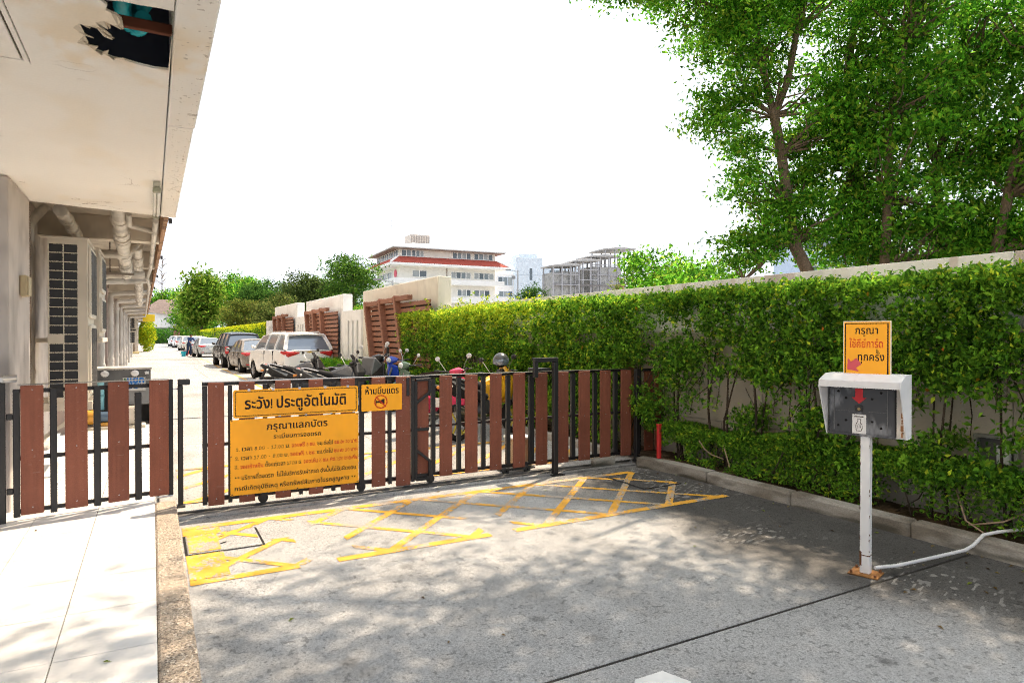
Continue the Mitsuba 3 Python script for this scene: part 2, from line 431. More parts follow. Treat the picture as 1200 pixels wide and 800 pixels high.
# ---------------------------------------------------------------- lettering (outlines of the letters used, 100 units = 1 em)
GLYPHS = """ ~26~
!~17~4,3 4,7 7,9 11,9 13,5 13,2 10,0 6,0|5,57 12,57 12,15 5,15
*~50~10,34 20,41 10,47 13,51 22,45 22,57 28,57 28,45 37,51 40,47 30,41 40,36 39,33 37,31 28,36 28,25 22,25 22,36 13,31
-~50~12,26 37,26 37,20 13,20
.~21~6,3 6,6 9,9 13,8 15,5 15,2 12,-1 8,0
/~25~0,-8 18,59 25,59 7,-9
0~50~5,23 6,40 9,48 14,54 20,57 28,57 34,55 39,51 45,40 46,25 43,13 36,3 28,-1 22,-1 16,2 7,12/11,23 15,11 20,6 27,5 34,9 38,19 39,32 37,42 32,49 23,52 16,47 12,38
1~50~8,0 8,6 23,6 23,49 9,40 9,47 23,57 30,57 30,6 43,6 43,0
2~50~7,41 11,52 19,57 30,57 40,51 43,43 41,32 38,27 17,7 44,6 44,0 7,0 7,6 34,32 37,38 37,43 31,50 23,52 16,47 13,38 7,38
3~50~5,18 12,18 15,10 21,5 29,5 35,10 38,19 35,24 28,29 16,29 16,35 32,50 9,50 9,57 41,57 41,50 25,34 36,32 42,27 44,21 45,15 40,5 30,0 17,0 9,6 6,11
4~50~3,20 30,56 37,57 12,20 32,20 32,36 38,36 39,20 47,20 47,14 39,13 39,0 32,0 32,14 3,14
5~50~6,17 12,17 15,10 21,6 29,6 35,10 37,21 35,27 32,30 28,32 21,32 16,29 13,25 7,25 8,57 41,57 41,51 15,51 13,36 14,33 20,37 29,38 35,36 40,32 44,21 43,13 40,6 32,0 18,0 10,6 7,11
7~50~7,50 7,57 43,57 43,50 18,0 11,0 36,50
8~50~6,13 7,23 11,27 16,30 10,34 8,39 8,46 11,52 14,55 22,57 30,57 37,54 41,48 42,41 39,34 34,30 41,25 44,20 44,13 41,6 32,0 20,0 12,3 8,7/12,13 17,7 27,5 36,10 37,18 33,25 23,27 15,23 13,19/14,41 16,37 19,34 27,32 34,37 36,44 31,50 23,52 16,48
9~50~6,36 7,44 9,49 13,54 20,57 33,56 40,51 43,46 44,36 42,29 22,0 14,0 29,20 21,20 15,22 9,28/13,36 18,28 27,26 35,30 37,35 37,41 33,49 29,51 23,52 16,47 13,43
ก~61~7,36 8,46 12,50 20,55 36,55 46,52 51,47 54,40 54,0 42,0 42,37 38,44 32,46 23,45 18,40 19,38 28,34 27,28 23,26 20,22 19,0 7,0 8,23 11,29 16,32
ข~57~5,53 18,55 25,52 27,42 20,27 20,15 23,10 32,9 35,11 37,14 38,55 50,55 50,14 48,9 44,3 35,-1 25,-1 15,2 10,6 7,14 7,26 9,32 15,41 16,44 13,46 7,45
ค~63~7,37 11,47 18,54 36,56 48,52 52,48 55,39 55,0 43,0 43,36 41,42 35,46 26,46 22,42 20,37 19,25 27,30 36,30 36,21 27,21 21,17 20,12 19,0 7,0
ง~55~0,55 12,55 26,10 31,11 36,17 38,24 39,33 37,38 33,44 29,46 23,46 21,54 35,55 45,49 50,38 50,24 48,15 41,5 32,1 17,0
จ~55~4,41 4,52 13,55 30,55 42,50 47,43 49,32 49,20 45,8 34,1 13,0 13,23 7,23 7,32 24,32 24,10 27,9 33,12 36,17 38,27 37,35 33,43 25,46 14,46
ช~57~5,53 10,55 18,55 25,52 26,42 20,27 20,15 23,10 32,9 35,10 37,14 38,31 36,35 31,36 31,43 37,45 39,55 51,55 50,45 44,40 48,36 50,33 50,13 45,3 36,-1 25,-1 18,0 11,6 7,14 7,26 9,32 15,41 15,44 13,46 7,45
ญ~93~6,41 8,46 13,51 20,55 35,55 44,52 49,48 52,43 53,16 56,12 63,11 69,15 72,21 72,55 84,55 84,2 80,-11 71,-17 64,-19 53,-18 43,-16 43,-5 53,-9 65,-8 71,-4 73,7 67,3 60,0 52,1 46,4 41,9 40,14 40,40 37,44 31,46 21,44 18,40 19,38 29,34 28,28 22,26 20,21 20,10 22,8 27,8 29,1 18,-1 11,1 8,7 8,23 9,27 16,32 7,36
ณ~93~6,41 9,48 14,52 20,55 35,55 44,52 49,48 52,43 53,14 56,10 63,9 69,13 72,20 72,55 84,55 84,0 75,0 73,8 68,2 62,-1 52,-1 46,2 41,11 39,40 37,44 31,46 21,44 18,40 19,38 29,34 28,28 22,26 20,21 20,10 22,8 27,8 29,1 23,-1 13,0 8,7 8,23 9,27 16,32 7,36
ด~62~5,22 7,41 10,47 14,52 25,55 44,54 52,48 55,41 55,0 43,0 43,38 41,43 37,45 29,46 23,44 19,38 17,27 20,13 26,9 34,9 35,0 23,-1 14,2 9,9
ต~64~6,23 8,45 11,51 15,54 25,55 29,54 32,51 36,54 46,55 52,54 55,50 57,45 57,0 45,0 45,40 44,44 42,46 37,45 35,41 29,41 28,45 23,46 20,43 18,36 19,16 25,9 34,9 36,0 24,-1 13,3 9,10
ถ~61~7,36 8,46 12,50 22,55 36,55 48,51 52,46 54,39 54,0 42,0 42,38 39,43 32,46 23,45 18,39 29,34 28,28 20,25 20,11 22,8 27,8 29,0 18,-1 11,1 8,7 8,23 9,27 17,32
ท~63~8,55 17,55 19,47 25,53 33,56 42,55 51,50 55,41 55,0 43,0 43,37 42,42 35,46 26,44 21,36 20,0 8,0
น~63~7,55 19,55 20,15 23,11 32,9 39,13 42,20 43,55 54,55 54,0 45,0 44,8 37,1 30,-1 17,0 11,5 7,15
บ~62~7,55 19,55 20,15 25,9 34,9 40,12 42,18 42,55 54,55 54,16 52,8 47,3 38,-1 26,-1 18,1 12,5 7,17
ป~62~7,55 19,55 19,21 21,13 27,9 36,9 40,12 42,18 42,75 54,75 54,16 52,9 47,3 38,-1 26,-1 18,1 12,5 7,17
ผ~67~8,47 10,52 14,55 23,56 28,54 27,46 22,46 19,43 19,17 30,36 36,36 47,17 47,55 58,55 58,0 47,0 33,24 19,0 8,0
ฝ~67~8,47 10,52 14,55 23,56 28,55 27,46 22,46 19,43 19,17 30,35 36,36 47,16 47,75 59,75 59,0 47,0 33,24 19,0 8,0
พ~71~4,55 16,54 21,17 31,55 40,55 50,17 55,54 68,55 58,0 46,0 36,37 25,0 13,0
ฟ~70~4,55 16,54 21,18 31,54 39,55 50,17 57,73 57,75 68,75 57,0 46,0 35,38 25,0 13,0
ภ~62~2,0 3,8 7,7 9,9 10,26 17,32 7,36 7,43 9,48 14,52 24,55 36,55 48,51 52,46 54,39 54,0 43,0 42,38 40,43 32,46 23,45 19,40 19,38 29,34 29,32 28,28 24,26 22,23 21,7 19,2 14,-1 7,-1
ม~63~8,55 20,55 21,19 26,11 35,9 41,12 43,18 43,55 55,55 55,13 52,6 49,2 42,-1 31,-1 23,3 19,8 18,0 8,0
ย~61~6,39 7,47 13,54 20,55 33,54 31,45 23,46 19,43 18,38 21,34 30,33 30,25 21,23 18,16 20,12 24,9 35,9 40,12 41,16 41,55 53,55 53,14 50,6 43,1 34,-1 20,0 11,4 7,11 7,20 9,25 15,29 9,34
ร~50~4,3 7,13 18,9 28,9 32,10 35,14 33,19 13,27 7,33 5,43 8,50 14,54 22,56 35,55 43,53 43,43 33,46 24,46 19,45 17,40 21,36 39,29 45,24 46,19 46,12 44,5 37,1 29,-1 13,0
ล~59~4,12 5,21 12,29 21,32 39,34 37,43 32,46 20,46 9,41 9,52 21,55 33,56 40,54 48,49 51,41 51,0 39,0 39,24 23,23 19,21 16,17 16,12 19,9 23,7 30,8 32,0 19,-1 13,0 7,5
ว~50~4,3 7,12 15,9 22,9 26,11 31,17 32,24 32,34 29,41 21,46 13,46 4,43 4,53 12,55 23,56 34,52 41,45 44,35 44,20 41,9 35,3 26,-1 13,-1
ษ~66~7,55 19,55 20,14 25,9 35,9 42,12 44,22 34,22 29,24 26,30 27,37 28,38 36,37 37,31 44,31 44,55 55,55 55,31 62,30 62,22 56,22 54,10 49,4 41,0 27,-1 18,1 11,7 7,18
ส~59~4,12 5,21 12,29 21,32 39,34 37,43 32,46 20,46 9,41 9,52 24,56 35,55 41,53 44,58 55,58 53,51 48,47 51,41 51,0 39,0 39,24 22,22 16,17 16,12 19,9 23,7 30,8 32,0 19,-1 13,0 7,5
ห~60~8,55 20,55 20,33 40,55 54,55 39,38 47,35 52,29 54,23 54,0 42,0 42,22 39,27 33,30 31,30 20,18 20,0 8,0
อ~58~5,18 6,32 29,32 29,23 18,23 17,21 18,14 20,10 24,8 30,8 37,12 41,22 40,36 35,44 29,46 21,46 8,42 8,52 22,56 34,55 42,52 49,45 52,35 52,19 49,9 43,2 32,-1 17,0 9,7
ะ~35~4,17 5,21 8,21 15,20 14,16 17,14 31,14 31,5 9,7 4,11|4,45 5,49 7,49 15,48 14,44 17,42 31,42 31,34 9,35 4,39
ั~0~-34,70 -32,79 -23,77 -23,73 -21,71 4,71 4,63 -27,63 -32,66
า~42~2,53 11,55 22,55 29,53 32,49 34,44 34,0 23,0 22,42 16,46 9,46 2,43
ิ~0~-52,68 -44,71 -8,71 -8,63 -52,63
ี~0~-52,68 -44,71 -19,72 -19,79 -8,79 -8,63 -52,63
ื~0~-52,68 -44,71 -32,72 -32,79 -23,79 -23,72 -17,71 -16,79 -8,79 -8,63 -52,63
ุ~0~-23,-8 -14,-7 -9,-9 -9,-26 -19,-26 -19,-16 -20,-14 -23,-14
ู~0~-41,-7 -31,-7 -29,-8 -27,-18 -21,-20 -18,-16 -18,-7 -8,-7 -9,-21 -12,-24 -16,-26 -31,-25 -36,-21 -37,-14 -40,-13
เ~32~9,55 21,55 21,12 23,8 29,8 29,0 24,-1 15,0 9,6
แ~60~38,55 50,55 50,11 52,8 57,9 58,0 57,0 45,-1 39,4|9,55 21,55 21,12 23,8 29,8 29,0 17,-1 13,1 9,6
โ~33~1,74 1,79 10,83 36,83 36,74 18,73 23,64 23,11 25,8 30,9 31,0 30,0 18,-1 12,4 11,66 8,72
ใ~31~2,81 11,84 20,83 27,80 30,75 29,65 22,54 20,48 20,12 22,8 28,8 29,0 26,-1 15,0 9,6 9,52 10,55 17,65 18,70 17,73 13,74 2,72
ไ~33~0,73 2,82 32,82 32,73 28,73 24,70 23,62 23,12 24,8 30,8 31,0 19,-1 12,4 11,8 11,64 15,73
่~0~-20,85 -9,85 -9,63 -20,63
้~0~-38,82 -31,84 -23,83 -20,78 -21,71 -6,71 -6,63 -37,63 -37,68 -31,70 -29,75 -31,77 -36,76
์~0~-28,65 -27,71 -23,76 -2,77 -2,68 -16,68 -17,66 -16,62 -25,60"""
GL = {}
for line in GLYPHS.split('\n'):
    ch, adv, body = line.split('~')
    GL[ch] = (int(adv), [[[tuple(map(int, c.split(','))) for c in ring.split(' ')] for ring in q.split('/')] for q in body.split('|')] if body else [])
UPPER = set('\u0e31\u0e34\u0e35\u0e36\u0e37')
TONE = set('\u0e48\u0e49\u0e4a\u0e4b\u0e4c')


def lettering(text, em, x=0.0, y=0.0, align='l', xs=1.0):
    """A list of polygons of the text, em high, its baseline starting at x, y (l), centred (c) or ending (r) there."""
    s, px, out, prev = em / 100.0, 0.0, [], ''
    for ch in text:
        adv, polys = GL[ch]
        dy = 17 if ch in TONE and prev in UPPER else 0
        dx = -8 if (ch in UPPER or ch in TONE) and prev and (prev in 'ปฝฟ') else 0
        for q in polys:
            out.append(Polygon([(a + px + dx, b + dy) for a, b in q[0]], [[(a + px + dx, b + dy) for a, b in r] for r in q[1:]]))
        px += adv
        prev = ch
    off = {'l': 0, 'c': -px / 2, 'r': -px}[align]
    return [affinity.affine_transform(g.buffer(0), [s * xs, 0, 0, s, x + off * s * xs, y]) for g in out]


def textwidth(text, em, xs=1.0):
    return sum(GL[c][0] for c in text) * em / 100 * xs


def flatpolys(polys, A, o):
    m = MB()
    for g in polys:
        if not g.is_empty:
            m.flat(g, A, o)
    return m

# ---------------------------------------------------------------- the ground
g = thing('ground', 'pale dusty ground around the site', None, kind='structure')
put(g, None, MB().bb(-400, 700, -60, 900, -0.60, -0.05, 0), 'concrete')

road = thing('road', 'grey concrete driveway with cast slabs and dark joints', None, kind='structure')
SL = 0.0
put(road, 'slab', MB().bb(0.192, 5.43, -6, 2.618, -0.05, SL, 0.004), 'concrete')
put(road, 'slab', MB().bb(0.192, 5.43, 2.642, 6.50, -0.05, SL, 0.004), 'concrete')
put(road, 'joint_filler', MB().bb(0.192, 5.43, 2.619, 2.641, -0.05, -0.006, 0), ('matte', (0.035, 0.033, 0.03), 0.5), label='dark tarred joint across the driveway')
yy = [7.05, 11.0, 14.42, 19.5, 25, 31, 37, 43.5, 50, 57, 65, 74, 84, 96, 110, 126, 146]
for j in range(len(yy) - 1):
    a, b = yy[j] + (0.0 if j == 0 else 0.02), yy[j + 1]
    if j == 2:
        a += 0.14
    xs = [0.05, 3.05, 6.09] if b < 14.5 else [-1.35, 1.9, 6.09]
    if b > 42:
        xs = [-3.2, 2.5, 10.5]
    for x0, x1 in zip(xs[:-1], xs[1:]):
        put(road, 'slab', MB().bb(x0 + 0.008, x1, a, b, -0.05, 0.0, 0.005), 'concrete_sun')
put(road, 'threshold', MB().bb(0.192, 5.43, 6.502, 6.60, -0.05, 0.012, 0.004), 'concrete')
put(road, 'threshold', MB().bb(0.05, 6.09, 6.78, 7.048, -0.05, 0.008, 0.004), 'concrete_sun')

# drain channel across the far driveway
dr_ = thing('drain_channel', 'dark grated drain channel crossing the driveway behind the gate', 'drain')
put(dr_, 'channel', MB().bb(-1.3, 6.0, 14.425, 14.575, -0.05, -0.03, 0), ('matte', (0.02, 0.02, 0.02), 0.2))
m = MB()
for i in range(120):
    m.bb(-1.25 + i * 0.06, -1.222 + i * 0.06, 14.43, 14.57, -0.028, -0.004, 0.002)
put(dr_, 'grating', m, ('satin', (0.10, 0.10, 0.10), 0.4), kind='stuff')

# yellow keep-clear lattice on the slab before the gate
hatch = thing('road_marking', 'worn yellow cross-hatched keep clear box painted before the gate', None, kind='structure')
zone = Polygon([(0.21, 4.78), (5.20, 4.78), (5.12, 6.28), (0.21, 6.23)])
bars = []
for c in (-0.42, -1.12, -1.82, -2.53, -3.22, -3.92, -4.62, -5.3):
    bars.append(LineString([(-2, -2 - c), (9, 9 - c)]).buffer(0.037, cap_style=2))
for s in (5.72, 6.42, 7.12, 7.80, 8.52, 9.22, 9.90, 10.6):
    bars.append(LineString([(-2, s + 2), (9, s - 9)]).buffer(0.032, cap_style=2))
inner = zone.buffer(-0.05)
solid = [sbox(0.215, 4.77, 0.92, 4.86), sbox(1.19, 4.765, 2.45, 4.855), sbox(2.68, 4.77, 5.19, 4.86), sbox(0.215, 6.15, 5.05, 6.25), sbox(0.215, 4.87, 0.47, 5.43), sbox(0.215, 5.96, 0.50, 6.14)]
gone = [sbox(1.05, 4.95, 1.32, 5.62), sbox(2.5, 4.95, 2.72, 5.3), sbox(0.80, 5.6, 1.15, 6.0)]
cover_l, cover_r = sbox(0.225, 5.44, 0.765, 5.95), sbox(4.62, 5.44, 5.15, 6.1)
every = []
for b in bars:
    every.append(b.intersection(inner))
from shapely import unary_union
paint = unary_union([x.buffer(0) for x in every + solid])
for gg in gone:
    paint = paint.difference(gg.buffer(0.05))
onL = paint.intersection(cover_l.buffer(-0.01)).union(sbox(0.24, 5.46, 0.46, 5.93))
paint = paint.difference(cover_l.buffer(0.014)).difference(cover_r.buffer(0.012))
m = MB()
m.flat(paint, None, (0, 0, 0.004))
put(hatch, None, m, 'paint_yellow')
for cov, lab in ((cover_l, 'left'), (cover_r, 'right')):
    x0, y0, x1, y1 = cov.bounds
    man = thing('access_cover', 'concrete access cover with dark gap, at the ' + ('left end of the yellow hatching' if lab == 'left' else 'kerb end of the yellow hatching'), 'cover')
    put(man, 'gap', MB().flat(cov.buffer(0.012).difference(cov.buffer(-0.004)), None, (0, 0, 0.006)), ('matte', (0.012, 0.012, 0.012), 0.0))
    put(man, 'lid', MB().bb(x0 + .004, x1 - .004, y0 + .004, y1 - .004, -0.03, 0.010, 0.006), 'concrete')
    mk = MB()
    P = (onL if lab == 'left' else unary_union([b.intersection(cov.buffer(-0.01)) for b in every]))
    if not P.is_empty:
        mk.flat(P.buffer(0), None, (0, 0, 0.0135))
        put(man, 'paint', mk, 'paint_yellow', label='yellow paint crossing the lid')
    if lab == 'left':
        for hx, hy in ((0.49, 5.62), (0.49, 5.80)):
            put(man, 'lifting_slot', MB().box((hx, hy, 0.0125), (0.05, 0.016, 0.004), rotz(0.5)), ('matte', (0.01, 0.01, 0.01), 0))

wp = thing('road_marking', 'corner of a white painted mark at the lower edge of the driveway', None, kind='structure')
put(wp, None, MB().flat(Polygon([(1.55, 2.00), (2.02, 2.44), (2.19, 2.44), (2.24, 2.30), (2.05, 1.9), (1.7, 1.8)]), None, (0, 0, 0.004)), ('matte', (0.72, 0.72, 0.70), 0.25))
for i, y0 in enumerate((20.0, 25.4, 30.5, 35.8, 41.5, 48)):
    pk = thing('road_marking', 'faded yellow parking line on the driveway, ' + ['beside the motorcycles', 'under the white estate car', 'under the bronze saloon', 'under the black pickup', 'in the gap behind the black pickup', 'nearer the silver saloon'][i], None, kind='structure')
    put(pk, None, MB().flat(Polygon([(3.0, y0 + 0.4), (3.12, y0 + 0.4), (3.12, y0 + 4.6), (3.0, y0 + 4.6)]), None, (0, 0, 0.004)).flat(Polygon([(3.12, y0), (6.0, y0 - 0.7), (6.0, y0 - 0.58), (3.12, y0 + 0.12)]), None, (0, 0, 0.004)), 'paint_yellow')
pk = thing('road_marking', 'yellow painted lattice on the driveway just behind the sliding gate', None, kind='structure')
m = MB()
z2 = sbox(0.25, 7.15, 5.3, 8.9)
for c in np.arange(-9, 0, 0.72):
    m.flat(LineString([(-2, -2 - c), (9, 9 - c)]).buffer(0.045, cap_style=2).intersection(z2), None, (0, 0, 0.004)) if not LineString([(-2, -2 - c), (9, 9 - c)]).intersection(z2).is_empty else None
for yq in (7.12, 8.9):
    m.flat(sbox(0.25, yq, 5.3, yq + 0.1), None, (0, 0, 0.008))
put(pk, None, m, 'paint_yellow')

# tiled pavement at the left
pav = thing('pavement', 'raised pavement of large pale tiles on the left', None, kind='structure')
put(pav, 'bed', MB().bb(-3.6, 0.018, -1, 13.6, -0.05, 0.092, 0), ('matte', (0.20, 0.19, 0.17), 0.3))
rng = np.random.default_rng(5)
cols = [0.016 - 0.445 * i for i in range(8)]
k = 0
for i in range(7):
    for j in range(20):
        y0 = 1.93 + j * 0.605
        if y0 > 7.0 and i > 2:
            continue
        k += 1
        dz = rng.uniform(0, 0.0012)
        put(pav, 'tile', MB().bb(cols[i + 1] + 0.006, cols[i], y0 + 0.006, y0 + 0.605, 0.085, 0.1005 + dz, 0.0018), 'tile', k=k + 1.0)
ks = thing('kerb_strip', 'pebble-dash kerb strip between tiled pavement and driveway', None, kind='structure')
for j in range(6):
    put(ks, 'kerb_length', MB().bb(0.0205, 0.19, -1 + j * 1.3155, -1 + (j + 1) * 1.3155 - 0.004, -0.05, 0.106, 0.012), 'pebble')

# kerb and planting bed on the right
kb = thing('kerb', 'weathered concrete kerb along the planting bed on the right', None, kind='structure')
yk = [-1.6, -0.45, 0.75, 1.93, 3.1, 4.25, 5.35]
for a, b in zip(yk[:-1], yk[1:]):
    put(kb, 'kerb_stone', MB().bb(5.434, 5.585, a + 0.006, b, -0.05, 0.125 + 0.004 * math.sin(a * 7), 0.022), 'kerbstone')
arc = [(5.434, 5.356), (5.432, 5.8), (5.40, 6.10), (5.31, 6.42), (5.18, 6.53)]
m = MB()
P = LineString([(x + 0.075, y) for x, y in arc[:4]]).buffer(0.075, cap_style=2)
m.extrude(P, 0.172, None, (0, 0, -0.05))
put(kb, 'kerb_stone', m, 'kerbstone', label='curved kerb stone ending at the gate')
put(kb, 'kerb_stone', MB().box((5.02, 6.70, 0.02), (0.34, 0.10, 0.15), bev=0.02), 'kerbstone')
bed = thing('planting_bed', 'dark soil of the planting bed under the hedge', None, kind='structure')
n = 40
gx, gy = np.meshgrid(np.linspace(5.58, 6.098, 8), np.linspace(-1.6, 41, 260), indexing='ij')
gz = 0.085 + 0.05 * (meshkit.fbm(np.stack([gx * 4, gy * 4, gx * 0], -1), 3) - 0.5)
i, j = np.meshgrid(np.arange(7), np.arange(259), indexing='ij')
q = np.stack([i * 260 + j, (i + 1) * 260 + j, (i + 1) * 260 + j + 1, i * 260 + j + 1], -1).reshape(-1, 4)
put(bed, None, MB().add(np.stack([gx, gy, gz], -1).reshape(-1, 3), q), 'soil', True)
kb2 = thing('kerb', 'low kerb along the planting bed behind the gate', None, kind='structure')
for j in range(28):
    put(kb2, 'kerb_stone', MB().bb(5.46, 5.582, 7.2 + j * 1.2, 8.39 + j * 1.2, -0.05, 0.11, 0.015), ('matte', (0.45, 0.42, 0.38), 0.5))
tr = thing('gate_track', 'steel guide rail set in the driveway under the sliding gate', 'rail')
put(tr, 'rail', MB().bb(0.2, 5.5, 6.735, 6.765, 0.0, 0.022, 0.006), ('satin', (0.09, 0.085, 0.08), 0.6))
put(tr, 'rail', MB().bb(0.9, 5.1, 6.625, 6.645, 0.0, 0.014, 0.004), ('satin', (0.09, 0.085, 0.08), 0.6))
put(tr, 'bed', MB().bb(0.192, 5.43, 6.601, 6.779, -0.05, 0.003, 0), ('matte', (0.16, 0.15, 0.14), 0.6))

# ---------------------------------------------------------------- boundary wall on the right
bw = thing('boundary_wall', 'long pale rendered boundary wall behind the hedge, with grooved panels and plain top band', 'wall')
put(bw, 'core', MB().bb(6.112, 6.24, -3, 14.19, -0.3, 2.318, 0.003), 'wallstone')
zz = [-0.05, 0.595, 1.15, 1.70, 2.33]
rng = np.random.default_rng(8)
for r in range(4):
    off = 0.62 if r % 2 else 0.0
    y0 = -3.0
    ys = [-3.0] + [v for v in np.arange(-2.9 + off, 14.1, 1.235)] + [14.19]
    for a, b in zip(ys[:-1], ys[1:]):
        if b - a < 0.05:
            continue
        put(bw, 'panel', MB().bb(6.095 + rng.uniform(0, .002), 6.111, a + 0.006, b - 0.006, zz[r] + 0.006, zz[r + 1] - (0.006 if r < 3 else 0), 0.005), 'wallstone')

# the taller wall blocks with slatted timber screens
BEIGE = ('matte', (0.74, 0.70, 0.60), 0.15)
WHITEW = ('matte', (0.82, 0.82, 0.80), 0.10)
for u in range(3):
    o = (0, 8.68, 16.9)[u]
    nm = ('nearest to the gate', 'in the middle, behind the white car', 'farthest from the gate')[u]
    wl = thing('screen_wall', ('cream' if u == 0 else 'white') + ' tall wall block with lower slotted wing, ' + nm, 'wall')
    put(wl, 'block', MB().bb(5.86, 6.20, 14.2 + o, 20.4 + o, -0.3, 3.04 + 0.06 * u, 0.012), BEIGE if u == 0 else WHITEW)
    wing = sbox(20.404, -0.3, 23.05, 2.48)
    for sy in (20.73, 21.28, 21.82):
        wing = wing.difference(sbox(sy, 0.9, sy + 0.20, 2.14))
    put(wl, 'slotted_wing', MB().extrude(wing, 0.24, np.array([[0, 0, 1.0], [1, 0, 0], [0, 1, 0]]), (5.80, o, 0)), WHITEW)
    put(wl, 'slot_backing', MB().bb(5.93, 5.95, 20.6 + o, 22.2 + o, 0.85, 2.2, 0), ('matte', (0.30, 0.30, 0.30), 0.2))
    ts = thing('timber_screen', 'brown slatted timber screen with three leaning posts, ' + ('nearest to the gate, partly behind the hedge' if u == 0 else 'behind the white parked car' if u == 1 else 'far one beyond the white parked car'), 'screen')
    for q, (yt, yb) in enumerate(((19.2, 18.45), (17.8, 17.08), (16.5, 15.8))):
        top = 2.63 + 0.02 * q
        p0, p1 = np.array([5.62, yb + o - 0.2, 0.08]), np.array([5.62, yt + o, top])
        put(ts, 'post', MB().bar(p0, p1, 0.17, 0.13, up=(0, 1, 0)), 'slat', k=3.0 + q)
        yn = (17.95, 16.65, 15.45)[q]
        put(ts, 'top_beam', MB().bb(5.56, 5.69, yn + o, yt + o - 0.05, top - 0.13, top - 0.004, 0.006), 'slat', k=9.0 + q)
    nsl = 15
    for i in range(nsl):
        z = 0.34 + i * (2.44 - 0.34) / (nsl - 1)
        lean = (z - 0.34) / 2.1 * 0.72
        put(ts, 'slat', MB().box((5.688, (14.25 + 18.4 + lean) / 2 + o, z), (0.03, 18.4 + lean - 14.25, 0.112), roty(0.22), 0.005), 'slat', k=20.0 + i + 20 * u)
    put(ts, 'backing', MB().bb(5.72, 5.73, 14.3 + o, 18.98 + o, 0.2, 2.40, 0), ('matte', (0.05, 0.035, 0.03), 0.1))

bp = thing('post', 'short orange brown post standing against the boundary wall behind the gate end', 'post')
put(bp, 'shaft', MB().bb(5.86, 6.0, 7.28, 7.42, 0.05, 1.72, 0.01), ('matte', (0.42, 0.20, 0.10), 0.3))
put(bp, 'cap', MB().bb(5.845, 6.015, 7.265, 7.435, 1.722, 1.76, 0.01), ('matte', (0.42, 0.20, 0.10), 0.3))
jb = thing('junction_box', 'open grey metal box on the boundary wall behind leaves at right', 'box')
fr = sbox(2.60, 0.54, 2.92, 0.83).difference(sbox(2.625, 0.565, 2.895, 0.805))
AX = np.array([[0, 0, -1.0], [1, 0, 0], [0, 1, 0]])
put(jb, 'frame', MB().extrude(fr, 0.06, AX, (6.092, 0, 0)), ('satin', (0.30, 0.30, 0.29), 0.5))
put(jb, 'back_plate', MB().bb(6.086, 6.092, 2.626, 2.894, 0.566, 0.804, 0), ('satin', (0.10, 0.10, 0.10), 0.4))
put(jb, 'breaker', MB().bb(6.05, 6.085, 2.66, 2.76, 0.60, 0.75, 0.006), WHITE)


# ---------------------------------------------------------------- gates
def gate_board(parent, R, t, u0, u1, z0, z1, th=0.026, y=0.0, k=1.0, label=None):
    m = MB(R, t)
    m.bb(u0, u1, y - th, y, z0, z1, 0.004)
    key = put(parent, 'board', m, 'board', k=k, label=label)
    b = MB(R, t)
    for zz_ in (z0 + 0.06, (z0 + z1) / 2, z1 - 0.035):
        b.lathe([(0.0055, -0.002), (0.0055, 0.0012), (0.003, 0.0025), (0, 0.0026)], ((u0 + u1) / 2, y - th, zz_), (0, -1, 0), 8)
    put(key, 'screw', b, STEEL)


sg = thing('sliding_gate', 'front leaf of the sliding gate, brown boards on black frame, carrying the yellow notices', 'gate', None)
I3, G0 = np.eye(3), (0, 6.75, 0)
n = 0
for a, b in ((.455, .595), (.725, .865), (1.055, 1.20), (1.375, 1.515), (1.695, 1.84), (2.02, 2.165), (2.285, 2.445)):
    n += 1
    gate_board(sg, I3, (0, 6.728, 0), a, b, 0.055 if n != 7 else 0.035, 1.2075, k=30.0 + n)
m = MB()
for a, b in ((.41, .452), (.632, .668), (.945, .985), (1.285, 1.32), (1.605, 1.645), (1.895, 1.945), (2.205, 2.245), (2.465, 2.505)):
    k_ = put(sg, 'upright', MB().bb(a, b, 6.731, 6.769, 0.06, 1.172, 0.003), BLACK)
for z0, z1, nm in ((1.173, 1.208, 'top_rail'), (0.085, 0.125, 'bottom_rail'), (0.60, 0.63, 'middle_rail')):
    put(sg, nm, MB().bb(0.41, 2.69, 6.770, 6.80, z0, z1, 0.003), BLACK)
put(sg, 'cap_strip', MB().bb(0.41, 2.50, 6.715, 6.80, 1.209, 1.215, 0.001), ('metal', (0.40, 0.39, 0.38), 0.4), label='bright metal strip along the top')
for x in (.945, 1.915, 2.69):
    wk = put(sg, 'wheel', MB().lathe([(0.012, -0.018), (0.042, -0.018), (0.046, -0.012), (0.036, 0.0), (0.046, 0.012), (0.042, 0.018), (0.012, 0.018)], (x, 6.75, 0.066), (0, 1, 0), 20), ('satin', (0.03, 0.03, 0.03), 0.5), smooth=35)
    put(wk, 'fork', MB().bb(x - 0.022, x + 0.022, 6.722, 6.729, 0.05, 0.16, 0.002).bb(x - 0.022, x + 0.022, 6.771, 6.778, 0.05, 0.084, 0.002), BLACK)
# tail frame of the front leaf, with slanting struts
for p, q in (((2.52, 1.165), (2.69, 1.165)), ((2.68, 1.16), (2.68, 1.02)), ((2.675, 1.02), (2.515, 0.905)), ((2.52, 0.40), (2.68, 0.27)), ((2.68, 0.275), (2.68, 0.07)), ((2.52, 0.075), (2.69, 0.075)), ((2.52, 1.15), (2.52, 0.07))):
    put(sg, 'tail_strut', MB().bar((p[0], 6.742, p[1]), (q[0], 6.742, q[1]), 0.03, 0.03, up=(0, 1, 0)), BLACK)
put(sg, 'latch_plate', MB().bb(2.395, 2.43, 6.688, 6.70, 1.0, 1.20, 0.003), BLACK)

